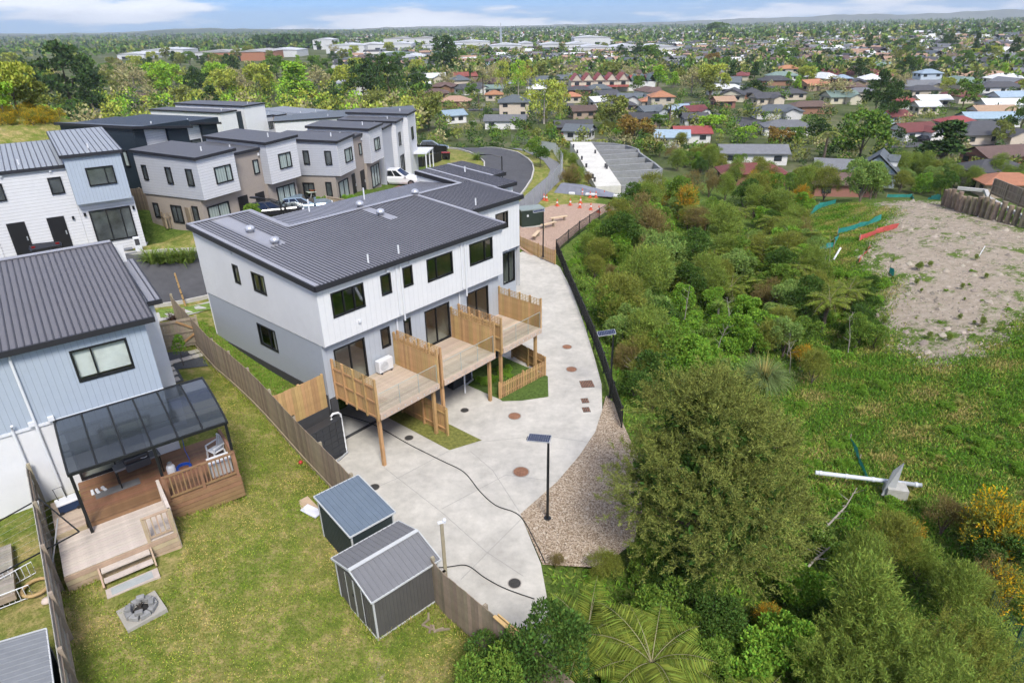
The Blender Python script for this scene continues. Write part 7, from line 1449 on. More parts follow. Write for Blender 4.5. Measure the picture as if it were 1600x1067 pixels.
# ---- uncounted ground cover
def cover_blades(name, poly, n, mat, ln, w_, seed, label, mats=None, spread=.5, soft=0.0, dens=None):
    r = np.random.default_rng(seed); poly = np.array(poly); lo, hi = poly.min(0), poly.max(0); P = []
    while sum(len(q) for q in P) < n:
        X = r.uniform(lo, hi, (n * 2, 2)); X = X[inpoly(X, poly)]
        if dens is not None: X = X[r.random(len(X)) < dens(X)]
        P.append(X)
    X = np.concatenate(P)[:n] + r.normal(0, soft, (n, 2)); Z = hgt(X); B = np.column_stack([X, Z]); A = unit(np.column_stack([r.normal(0, spread, n), r.normal(0, spread, n), np.full(n, .8)])); V, F = diamonds(B, A, ln, w_, r)
    mi = None
    if mats:
        nn = np.sin(X[:, 0] * 1.15 + 1.7 * np.sin(X[:, 1] * .7)) * np.cos(X[:, 1] * 1.3 + 1.5 * np.sin(X[:, 0] * .55)); mi = np.clip((nn * 1.2 + r.normal(0, .4, n) + .9) / 1.8 * len(mats), 0, len(mats)).astype(int); me = mesh_np(name, V, F, [mat, *mats], mi)
    else: me = mesh_np(name, V, F, mat)
    return tag(put(name, me), label, 'grass', kind='stuff')
GR = [tuple(on(x, y)[:2]) for x, y in ((1180, 640), (1250, 600), (1290, 540), (1300, 470), (1280, 400), (1262, 345), (1330, 318), (1400, 330), (1360, 370), (1340, 418), (1400, 440), (1375, 490), (1390, 545), (1470, 575), (1560, 540), (1640, 470), (1750, 620), (1650, 800), (1590, 840), (1440, 830), (1300, 840), (1240, 760))]
g_g1 = leafmat('grass_lush', (0.125, 0.225, 0.04), .6); g_g2 = leafmat('grass_yellow', (0.225, 0.235, 0.075), .5); g_g3 = leafmat('grass_deep', (0.093, 0.184, 0.031), .6); g_fl = leafmat('weed_flower', (.55, .48, .12), .3)
cover_blades('rough_grass', GR, 130000, g_g3, .2, .05, 91, 'lush rough grass on the slope below the bare hill', [g_g1, g_g3, g_g2, g_g1, g_g2, g_kan2, g_straw], .55, .7)
UND = [tuple(on(x, y)[:2]) for x, y in GPX[:1] + GPX[3:]]
cover_blades('undergrowth', [(5.6, 56), (4.9, 44), (5.6, 30), (6, 24), (5.0, 19.6), (4.4, 18.3), (1.15, 18.2), (1.45, 14.5), (3, 9), (14, 8), (22, 12), (18, 24), (16, 34), (26, 46), (34, 66), (20, 72), (9, 63)], 75000, g_g3, .28, .07, 92, 'dense green undergrowth on the gully floor', [g_mid, g_g1, g_kan2, g_bright], .75)
lawnpoly = [tuple(at(820, 1067, 2)[:2]), tuple(at(693, 957, 2)[:2]), tuple(L(-3.0, -1.3)[:2]), tuple(L(-2.1, 7.2)[:2]), tuple(LL(1.6, 3)[:2]), tuple(LL(1.5, -3.2)[:2]), tuple(LL(-1.1, -3.3)[:2]), tuple(LL(-1.1, -4.7)[:2]), tuple(LL(-2.0, -6.0)[:2]), tuple(LL(-3.6, -6.0)[:2]), tuple(LL(-3.6, -4.7)[:2]), tuple(LL(-4.5, -4.7)[:2]), tuple(LL(-4.5, -13)[:2]), (2, 6)]
l1 = leafmat('lawn_green', (0.156, 0.224, 0.033), .6); l2 = leafmat('lawn_dry', (.40, .31, .15), .5); l3 = leafmat('lawn_mid', (0.228, 0.258, 0.057), .6)
cover_blades('lawn_grass', lawnpoly, 85000, l1, .06, .022, 93, 'short patchy lawn grass in the back yard', [l3, l1, l3, l2, l3, l2], .8)
cover_blades('side_grass', SIDEY, 26000, g_g1, .09, .022, 94, 'green grass in the side yard beside the white wall', [g_g1, g_g2], .7)
r = np.random.default_rng(97); EP = []
for a, b in [(FB[0], FB[1]), (FB[1], FB[2]), (FB[2], FB[3]), (L(-4.78, -12.3), L(-5.05, -15.9)), (LL(-4.5, -4.7), LL(-4.5, -13)), (at(532, 913, 2), at(594, 999, 2)), (at(594, 999, 2), at(693, 940, 2)), (LL(-1.1, -3.2), LL(1.4, -3.2)), (LL(1.4, -3.2), LL(1.4, -1.2)), (LL(-4.4, -4.65), LL(-3.5, -4.65))]:
    n = int((b - a).length * 110); t = r.random(n); EP.append(np.column_stack([a.x + (b.x - a.x) * t, a.y + (b.y - a.y) * t]) + r.normal(0, .07, (n, 2)) + np.array([-.10, -.12]))
X = np.concatenate(EP); A = unit(np.column_stack([r.normal(0, .4, len(X)), r.normal(0, .4, len(X)), np.full(len(X), .9)])); V, F = diamonds(np.column_stack([X, hgt(X)]), A, .17, .022, r); tag(put('edge_grass', mesh_np('edge_grass', V, F, [l1, l3, g_straw], r.integers(0, 3, len(F)))), 'longer uncut grass along the fences and sheds', 'grass', kind='stuff')
rr = random.Random(31)
for i in range(64):
    x, y = rr.uniform(1.75, 7.5), rr.uniform(8.5, 19)
    if y > 18 and x < 4.8: continue
    plant(rr.choice(['low', 'broad2', 'dark', 'low', 'broad', 'lowpale']), (x, y, hz(x, y) - .05), rr.uniform(.35, .65), 'under the tree ferns by the drive end')
r = np.random.default_rng(96); hp_ = np.array(HILL); X = r.uniform(hp_.min(0), hp_.max(0), (9000, 2)); X = X[inpoly(X, hp_)]; n = len(X); Z = hgt(X); sz_ = r.uniform(.03, .13, n) * (1 + 2 * (r.random(n) < .03)); V = np.empty((n, 5, 3))
for k in range(4): a = k * 1.57 + r.uniform(0, .9, n); V[:, k] = np.column_stack([X[:, 0] + np.cos(a) * sz_, X[:, 1] + np.sin(a) * sz_, Z - .02])
V[:, 4] = np.column_stack([X, Z + sz_ * r.uniform(.4, .9, n)]); b_ = np.arange(n)[:, None] * 5; F = np.concatenate([b_ + np.array([[k, (k + 1) % 4, 4]]) for k in range(4)])
tag(put('earth_clods', mesh_np('earth_clods', V.reshape(-1, 3), F, M('clod', (.27, .23, .185), rough=.95, islvar=.45))), 'loose clods and stones on the bare hill', 'clods', kind='stuff')
# small leafy weeds in the side yard corner
for i in range(9): p = L(-1.6 + random.uniform(-.6, .9), 1.2 + random.uniform(0, 2.2)); plant('low', (p.x, p.y, hz(p.x, p.y) - .05), random.uniform(.18, .32), 'in the side yard by the white wall')
for i in range(6): p = L(9.0 + random.uniform(0, 2.6), -1.9 + random.uniform(0, 1.6)); plant('low', (p.x, p.y, 0), random.uniform(.2, .4), 'inside the small picket garden')
# ------------------------------------------------------------------ suburb on the plain
ROOFC = {'grey': (.16, .165, .175), 'charcoal': (.065, .065, .07), 'brown': (.115, .075, .06), 'orange': (.36, .165, .085), 'red': (.26, .065, .055), 'blue': (.27, .35, .42), 'white': (.62, .63, .62), 'green': (.16, .22, .19), 'tan': (.36, .235, .155), 'maroon': (.155, .045, .04), 'slate': (.10, .115, .125)}
WALLC = {'white': (.62, .61, .58), 'cream': (.50, .44, .34), 'brick': (.26, .13, .085), 'grey': (.36, .38, .40), 'tan': (.36, .28, .20), 'blue': (.40, .45, .52)}
RM = {k: M('tiles_' + k, c, rough=.7, var=.14, scale=1.2, stripe=('Z', .16, .2, .8), objvar=.15, hue=.01) for k, c in ROOFC.items()}
WM = {k: M('wall_' + k, c, rough=.75, var=.08, objvar=.1) for k, c in WALLC.items()}
m_fwin = M('far_window', (.03, .035, .04), rough=.15, spec=.6)
def house_parts(w_, d_, shape, two=False, pitch=.42, hw=2.5):
    """roof and wall builders for a plain suburban house, origin at its centre"""
    if two: hw = 5.0
    ov = .55; W, D = w_ / 2 + ov, d_ / 2 + ov; wl, rf, gb = MB(), MB(), MB()
    wl.prism([(-w_ / 2, -d_ / 2), (w_ / 2, -d_ / 2), (w_ / 2, d_ / 2), (-w_ / 2, d_ / 2)], -.8, hw)
    h = hw + D * pitch if shape != 'mono' else hw
    if shape in ('hip', 'hipL'):
        r = W - D
        rf.poly([(-W, -D, hw), (W, -D, hw), (r, 0, h), (-r, 0, h)]); rf.poly([(W, D, hw), (-W, D, hw), (-r, 0, h), (r, 0, h)]); rf.poly([(W, -D, hw), (W, D, hw), (r, 0, h)]); rf.poly([(-W, D, hw), (-W, -D, hw), (-r, 0, h)])
    else:
        rf.poly([(-W, -D, hw), (W, -D, hw), (W, 0, h), (-W, 0, h)]); rf.poly([(W, D, hw), (-W, D, hw), (-W, 0, h), (W, 0, h)])
        for s in (-1, 1): wl.poly([(s * w_ / 2, -d_ / 2, hw), (s * w_ / 2, d_ / 2, hw), (s * w_ / 2, 0, hw + d_ / 2 * pitch)])
    if shape in ('hipL', 'gableL'):
        x = w_ * .22; ww = d_ * .30; e = -d_ / 2 - d_ * .42; hh = hw + (ww + ov) * pitch
        wl.prism([(x - ww, e), (x + ww, e), (x + ww, -d_ / 2 + .1), (x - ww, -d_ / 2 + .1)], -.8, hw - .01); wl.poly([(x - ww, e, hw), (x + ww, e, hw), (x, e, hw + ww * pitch)])
        back = -D + (hh - hw) / pitch
        rf.poly([(x - ww - ov, e - ov, hw + .01), (x, e - ov, hh), (x, back, hh), (x - ww - ov, -D + .0, hw + .01)]); rf.poly([(x, e - ov, hh), (x + ww + ov, e - ov, hw + .01), (x + ww + ov, -D, hw + .01), (x, back, hh)])
    rf.prism([(-W, -D), (W, -D), (W, D), (-W, D)], hw - .16, hw - .02)
    return wl, rf, hw
HP = {}
def suburb_house(p, rz, w_, d_, shape, roof, wallk, label, two=False, windows=True, group=None, name='suburb_house', pitch=.42):
    key = (round(w_), round(d_), shape, two, round(pitch, 2)); 
    if key not in HP: wl, rf, hw = house_parts(round(w_), round(d_), shape, two, pitch); HP[key] = (wl, rf, hw, {})
    wl, rf, hw, cache = HP[key]
    for k, b, mt in (('w' + wallk, wl, WM[wallk]), ('r' + roof, rf, RM[roof])):
        if k not in cache: cache[k] = b.mesh('wall' if k[0] == 'w' else 'roof', mt)
    t = T(name, label, 'house', p, rz, group); put('wall', cache['w' + wallk], t); put('roof', cache['r' + roof], t)
    if windows:
        W, D = round(w_), round(d_); kw = ('win', W, D)
        if kw not in cache:
            cache[kw] = []
            for x in np.linspace(-W / 2 + 2, W / 2 - 2, max(2, W // 5)): cache[kw].append(((x, -D / 2 - .04), 0, MB().box(-.8, .8, -.05, .05, .9, 2.0).mesh('window', m_fwin)))
            for y in (-D / 4, D / 4): cache[kw].append(((-W / 2 - .04, y), 1, MB().box(-.05, .05, -.7, .7, .9, 2.0).mesh('window', m_fwin))); cache[kw].append(((W / 2 + .04, y), 1, MB().box(-.05, .05, -.7, .7, .9, 2.0).mesh('window', m_fwin)))
        for (x, y), _, me in cache[kw]:
            put('window', me, t, (x, y, 0))
            if two: put('window', me, t, (x, y, 2.6))
    return t
HOUSES = []   # occupied spots
ZP = -10.0
def sh(px, py, wpx, roof, wallk, shape, label, rz=0.0, asp=.62, two=False, pitch=.42):
    """house whose eaves centre is seen at (px,py) and whose long side spans wpx of the view"""
    p = at(px, py, ZP + (2.5 if not two else 5)); d = math.hypot(p.x, p.y); w_ = max(7, min(30, wpx * (p.y * math.cos(PITCH) + 24 * math.sin(PITCH)) / F_PX)); p.z = hz(p.x, p.y)
    HOUSES.append((p.x, p.y, w_ * .6)); return suburb_house(p, rz, w_, max(6, w_ * asp), shape, roof, wallk, label, two, d < 420, None, 'suburb_house', pitch)
sh(1322, 258, 88, 'grey', 'blue', 'gable', 'long grey roofed bungalow attached to the dormered white house', -.35, .42)
t = sh(1372, 262, 52, 'slate', 'blue', 'gable', 'steep gabled pale house with two dormers above the bare hill', 1.0, .95, False, .85)
for x in (-1.4, 1.2): o = MB().box(-.7, .7, -.8, .6, 0, 1.0).build('dormer', WM['white'], t, (x, -2.4, 3.6)); MB().poly([(-.9, -.95, 1.0), (.9, -.95, 1.0), (0, -.95, 1.7)]).poly([(-.9, -.95, 1.0), (0, -.95, 1.7), (0, 1.3, 1.7), (-.9, .6, 1.0)]).poly([(.9, -.95, 1.0), (0, -.95, 1.7), (0, 1.3, 1.7), (.9, .6, 1.0)]).build('dormer_roof', RM['slate'], o); MB().box(-.4, .4, -.84, -.81, .2, .9).build('dormer_window', m_fwin, o)
for a in [(1175, 236, 100, 'grey', 'white', 'gable', 'long pale grey roofed house above the gully scrub', -.12, .4), (1175, 262, 98, 'maroon', 'brick', 'hip', 'dark maroon roofed house right above the gully scrub', -.1, .5), (1312, 278, 84, 'brown', 'brick', 'hip', 'brown tiled roof in front of the dormered house', -.1, .5), (1228, 196, 66, 'grey', 'white', 'hip', 'white house with grey hip roof facing the side street', -.15, .45), (1215, 172, 70, 'slate', 'white', 'hipL', 'grey roofed house with a carport beside the side street', -.1, .5),
    (1425, 202, 62, 'maroon', 'white', 'gableL', 'maroon roofed house with white garage gable', .25, .7), (1396, 180, 32, 'maroon', 'blue', 'gable', 'steep maroon roofed cottage behind the tall dark tree', .3, .9), (1530, 205, 100, 'charcoal', 'cream', 'hipL', 'large charcoal hip roofed house at the right', .1, .7), (1560, 240, 90, 'brown', 'brick', 'gable', 'brown tiled house at the right edge', .2, .6), (1550, 262, 90, 'charcoal', 'cream', 'hip', 'dark green-grey hip roof right of the pine', .1, .6), (1575, 280, 80, 'orange', 'tan', 'hip', 'orange tiled roof above the pile wall', -.2, .7), (1545, 183, 80, 'blue', 'white', 'gable', 'long blue roofed house with solar panels on the right', -.05, .4), (1495, 190, 52, 'red', 'cream', 'hip', 'bright red hip roof in front of the blue roofed house', 0, .6), (1550, 172, 62, 'tan', 'white', 'gable', 'yellowish low roofed house right of the round tree', 0, .4), (1455, 155, 48, 'white', 'cream', 'gable', 'white roofed low house left of the round tree', 0, .45), (1446, 165, 32, 'white', 'cream', 'gable', 'small white roofed house below the low white one', 0, .5), (1415, 158, 26, 'red', 'white', 'hip', 'small red roofed house left of the low white roof', .1, .7), (1570, 162, 70, 'white', 'white', 'gable', 'white roofed house at the right edge', -.1, .5), (1580, 150, 60, 'blue', 'white', 'gable', 'pale blue roofed house at the right edge', .1, .5),
    (1525, 118, 75, 'tan', 'white', 'gable', 'long tan roofed house on the right plain', 0, .35), (1450, 114, 32, 'blue', 'blue', 'hip', 'two storey house with blue hip roof on the right plain', 0, .7, True), (1385, 118, 30, 'red', 'white', 'hip', 'red roofed house left of the blue two storey one', 0, .7), (1360, 113, 28, 'maroon', 'white', 'hip', 'maroon roofed house on the right plain', 0, .7), (1570, 122, 50, 'white', 'white', 'hip', 'white hip roof near the right edge', 0, .6), (1410, 128, 40, 'brown', 'brick', 'hip', 'brown roofed house behind the tall dark tree', 0, .6), (1440, 140, 48, 'charcoal', 'cream', 'hip', 'charcoal roofed house in the middle of the right plain', .1, .6), (1560, 135, 60, 'charcoal', 'white', 'hip', 'dark roofed house near the right edge', -.1, .5),
    (1230, 107, 30, 'orange', 'cream', 'hip', 'orange hip roofed house among the upper right trees', 0, .7, True), (1265, 132, 40, 'orange', 'tan', 'gableL', 'orange tiled house with stepped gables', .5, .8), (1315, 122, 26, 'blue', 'brick', 'hip', 'brick house with slate blue hip roof', 0, .8, True), (1210, 125, 44, 'charcoal', 'brick', 'hip', 'charcoal roofed house beside the green roofed one', 0, .6), (1222, 118, 46, 'green', 'white', 'hip', 'pale green roofed house on the right plain', 0, .5), (1145, 147, 42, 'charcoal', 'cream', 'gable', 'cream gabled house with dark roof behind the side street', 1.2, .8), (1195, 152, 40, 'charcoal', 'cream', 'gableL', 'dark roofed gabled house above the side street', .2, .7), (1240, 145, 32, 'charcoal', 'cream', 'hip', 'small charcoal hip roof between the gabled houses', 0, .7), (1312, 150, 44, 'green', 'cream', 'gableL', 'pale green gabled house beside the bare tree', .1, .8), (1325, 135, 44, 'brown', 'brick', 'hip', 'brown hip roofed house behind the green gabled one', 0, .6), (1130, 157, 24, 'tan', 'brick', 'gable', 'small tan roofed house near the side street', .1, .7), (1300, 112, 30, 'charcoal', 'tan', 'hip', 'charcoal roofed house with white gable on the upper right', 0, .7), (1340, 110, 36, 'brown', 'white', 'hip', 'brown roofed house on the upper right', 0, .6), (1265, 165, 60, 'brown', 'brick', 'hip', 'brown roofed house behind the bare tree', 0, .5),
    (1085, 184, 38, 'charcoal', 'white', 'gable', 'long dark roofed house behind the red roof', 0, .4), (1080, 206, 52, 'red', 'white', 'gable', 'bright red roofed house beside the gully scrub', -.05, .5), (1050, 212, 50, 'blue', 'white', 'gable', 'blue-grey roofed house left of the bright red roof', -.2, .5), (1083, 172, 30, 'maroon', 'white', 'gableL', 'maroon roofed white bungalow', .3, .7), (1058, 170, 24, 'blue', 'white', 'gable', 'small blue roofed house beside the maroon bungalow', .2, .7), (1015, 172, 40, 'slate', 'grey', 'gableL', 'grey gabled two storey house in the centre', .4, .7), (1002, 184, 44, 'charcoal', 'tan', 'gable', 'dark gabled house left of the maroon bungalow', -.4, .6), (1033, 150, 36, 'orange', 'cream', 'hip', 'two storey cream house with orange hip roof', 0, .8, True), (1018, 157, 32, 'orange', 'cream', 'hip', 'low orange roof before the two storey orange one', 0, .5), (985, 152, 36, 'slate', 'white', 'gableL', 'slate roofed house with white gable in the centre', -.3, .7), (965, 163, 52, 'charcoal', 'tan', 'hip', 'wide charcoal hip roof in the centre', 0, .6), (935, 157, 34, 'white', 'white', 'gable', 'white roofed house in the centre', .5, .6), (945, 148, 40, 'charcoal', 'white', 'gable', 'dark gabled house behind the white roofed one', .4, .7), (905, 140, 34, 'charcoal', 'brick', 'hip', 'charcoal hip roofed house left of the centre', 0, .6), (893, 150, 28, 'orange', 'cream', 'hip', 'orange hip roof beside the tall yellow tree', 0, .7), (935, 138, 40, 'slate', 'grey', 'hip', 'slate hip roofed house behind the centre', 0, .6), (910, 172, 36, 'brown', 'tan', 'gable', 'brown roofed house at the foot of the yellow tree', .2, .6), (895, 196, 55, 'charcoal', 'brick', 'gable', 'long charcoal roof behind the rough grass', 0, .35), (905, 203, 36, 'slate', 'white', 'gable', 'slate gabled roof beside the rough grass', -.4, .6),
    (803, 158, 46, 'slate', 'cream', 'hip', 'two storey cream house with slate hip roof beyond the road bend', 0, .9, True), (790, 187, 64, 'grey', 'white', 'gable', 'long grey roofed bungalow beyond the road bend', -.1, .4), (707, 179, 34, 'blue', 'white', 'gable', 'pale blue roofed house left beyond the road bend', .5, .7), (712, 157, 44, 'tan', 'brick', 'hip', 'tan hip roofed brick house left beyond the bend', -.1, .6), (772, 147, 24, 'orange', 'cream', 'hip', 'small orange hip roof beyond the palm', 0, .7), (838, 138, 26, 'white', 'white', 'hip', 'white pyramid roof behind the slender trees', 0, .9), (735, 138, 42, 'charcoal', 'white', 'gableL', 'charcoal gabled house behind the palm', .6, .7), (680, 145, 40, 'brown', 'brick', 'hip', 'brown hip roofed house left of the palm', 0, .6), (655, 133, 34, 'white', 'white', 'gable', 'white flat roofed house at the left of the suburb', 0, .6), (770, 138, 30, 'green', 'white', 'gable', 'pale green roofed house behind the orange hip roof', 0, .5), (640, 150, 30, 'brown', 'tan', 'hip', 'brown roofed house at the left end of the suburb', 0, .7), (550, 131, 44, 'white', 'white', 'gable', 'white two storey block among the left trees', .15, .5, True), (210, 150, 40, 'brown', 'brick', 'hip', 'brown roofed brick house among the left trees', -.1, .6), (200, 158, 34, 'charcoal', 'cream', 'hip', 'charcoal roofed house below the brown brick house', 0, .7), (248, 158, 26, 'slate', 'white', 'gable', 'small slate gabled house among the left trees', .8, .8), (130, 165, 34, 'charcoal', 'white', 'hip', 'dark roofed house behind the gorse bank', 0, .6)]: sh(*a)
# red gabled terrace
p0 = at(938, 126, ZP + 5)
t = T('red_gabled_terrace', 'terrace of pale houses with bright red gabled roofs', 'terrace', (p0.x, p0.y, ZP), .03); HOUSES.append((p0.x, p0.y, 24)); sx = 85 * p0.y / F_PX
MB().box(-sx / 2, sx / 2, 0, 10, 0, 5.0).build('wall', WM['cream'], t)
for i in range(5):
    x = -sx / 2 + (i + .5) * sx / 5; q = MB(); hw_ = sx / 10 - .1; q.poly([(x - hw_, -1.0, 5), (x, -1.0, 8), (x, 10, 8), (x - hw_, 10, 5)]).poly([(x + hw_, -1.0, 5), (x, -1.0, 8), (x, 10, 8), (x + hw_, 10, 5)]); q.build('roof', RM['red'], t); MB().poly([(x - hw_, -.6, 5), (x + hw_, -.6, 5), (x, -.6, 7.8)]).build('gable', WM['cream'], t); MB().box(x - 1, x + 1, -.06, -.02, 3.0, 4.4).build('window', m_fwin, t); MB().poly([(x - hw_, -3.0, 2.3), (x + hw_, -3.0, 2.3), (x + hw_, 0, 3.0), (x - hw_, 0, 3.0)]).build('porch_roof', RM['red'], t)
p0 = at(1000, 128, ZP + 4); t = T('green_gabled_terrace', 'terrace with pale green gabled roofs beside the red one', 'terrace', (p0.x, p0.y, ZP), -.05); sx = 45 * p0.y / F_PX; HOUSES.append((p0.x, p0.y, 16)); MB().box(-sx / 2, sx / 2, 0, 10, 0, 4).build('wall', WM['white'], t)
for i in range(4): x = -sx / 2 + (i + .5) * sx / 4; hw_ = sx / 8 - .05; MB().poly([(x - hw_, -.8, 4), (x, -.8, 7), (x, 10, 7), (x - hw_, 10, 4)]).poly([(x + hw_, -.8, 4), (x, -.8, 7), (x, 10, 7), (x + hw_, 10, 4)]).build('roof', RM['green'], t)
# side street
sp_ = [tuple(at(x, y, ZP)[:2]) for x, y in ((1140, 182), (1200, 186), (1185, 208), (1160, 215))]
drape('side_street', sp_, m_asph, .05, 6)
for pl in (((640, 176), (700, 172), (780, 172), (870, 178)), ((880, 163), (960, 176), (1050, 163), (1110, 160)), ((1090, 176), (1145, 186), (1200, 194), (1270, 212)), ((1380, 228), (1480, 226), (1620, 222)), ((1390, 148), (1480, 150), (1620, 144)), ((1100, 128), (1230, 138), (1380, 134)), ((700, 128), (840, 130), (960, 134))): ribbon('street', [at(x, y, ZP) for x, y in pl], 7, m_asph, .12)
for k, (x, y, c, lb) in enumerate(((1203, 183, p_dark, 'dark car parked on the side street grass'), (1508, 212, p_white, 'white car on the drive of the charcoal hip roofed house'), (1436, 222, p_dark, 'dark car in front of the white garage'), (1455, 178, p_white, 'white car between the low white houses'))):
    p = at(x, y, ZP); p.z = hz(p.x, p.y); car(lb, p, k * 1.1, c)
# ------------------------------------------------------------------ trees of the plain
def tree_mesh(kind, seed):
    r = np.random.default_rng(seed); b = []
    if kind == 'conifer':
        for k in range(26): z = r.uniform(.12, .95); rad = .30 * (1 - z) + .02; a = r.uniform(0, 6.28); b.append((rad * math.cos(a) * .8, rad * math.sin(a) * .8, z, .10, .10, .06))
    elif kind == 'column':
        for k in range(16): z = r.uniform(.15, .93); b.append((r.normal(0, .03), r.normal(0, .03), z, .11, .11, .12))
    elif kind == 'cone':
        for k in range(24): z = r.uniform(.15, .92); rad = .32 * (1.02 - z) ** .6; a = r.uniform(0, 6.28); q = rad * math.sqrt(r.random()); b.append((q * math.cos(a), q * math.sin(a), z, .12, .12, .1))
    else:
        for k in range(22): a = r.uniform(0, 6.28); z = r.uniform(.28, .86); rad = .42 * math.sqrt(max(.05, 1 - ((z - .52) / .46) ** 2)); q = rad * math.sqrt(r.random()); b.append((q * math.cos(a), q * math.sin(a), z, .13, .13, .11))
    return b
g_t = {'green': leafmat('tree_green', (0.095, 0.159, 0.039), .4, trans=0), 'dark': leafmat('tree_dark', (0.043, 0.076, 0.031), .4, trans=0), 'yellow': leafmat('tree_yellow_green', (0.284, 0.31, 0.078), .35, trans=0), 'spring': leafmat('tree_spring', (0.216, 0.345, 0.052), .35, trans=0), 'grey': leafmat('tree_bare', (0.27, 0.241, 0.169), .35, trans=0), 'olive': leafmat('tree_olive', (0.169, 0.186, 0.065), .4, trans=0), 'rust': leafmat('tree_rust', (0.189, 0.124, 0.046), .4, trans=0)}
TM = {}
def tmesh(kind, col):
    if (kind, col) not in TM:
        n = {'round': 2600, 'conifer': 2600, 'column': 1500, 'cone': 2400, 'loose': 1300}[kind]; sz = (.055, .04) if kind != 'loose' else (.06, .03)
        TM[(kind, col)] = (leafy('crown', n, tree_mesh(kind, hash((kind, col)) % 999 if False else sum(map(ord, kind + col))), g_t[col], sz, seed=sum(map(ord, kind + col)), shell=(.35, 1.0)), MB().tube([(0, 0, -.05), (0, .01, .35), (.02, 0, .7)], [.025, .018, .006], 6).tube([(0, 0, .25), (.14, .05, .6)], [.012, .004], 5).tube([(0, 0, .22), (-.13, -.06, .58)], [.012, .004], 5).mesh('trunk', m_bark_pale if kind == 'loose' else m_bark, True))
    return TM[(kind, col)]
TREES = []
def tree(p, h, kind, col, label, group=None, wide=1.0):
    cr, tk = tmesh(kind, col); o = T('tree', label, 'tree', p, random.uniform(0, 6.28), group); o.scale = (h * wide, h * wide, h); put('crown', cr, o); put('trunk', tk, o); TREES.append((p[0], p[1], h * .35 * wide)); return o
def tp(x, ybase, hpx, kind, col, label, wpx=None, z=None):
    p = on(x, ybase); dist = p.y * math.cos(PITCH) + (CAM_H - p.z) * math.sin(PITCH); h = hpx * dist / F_PX * 1.08; wd = 1.0 if wpx is None else wpx * dist / F_PX / (h * (.92 if kind in ('round', 'loose') else .62)); return tree((p.x, p.y, p.z), h, kind, col, label, None, wd)
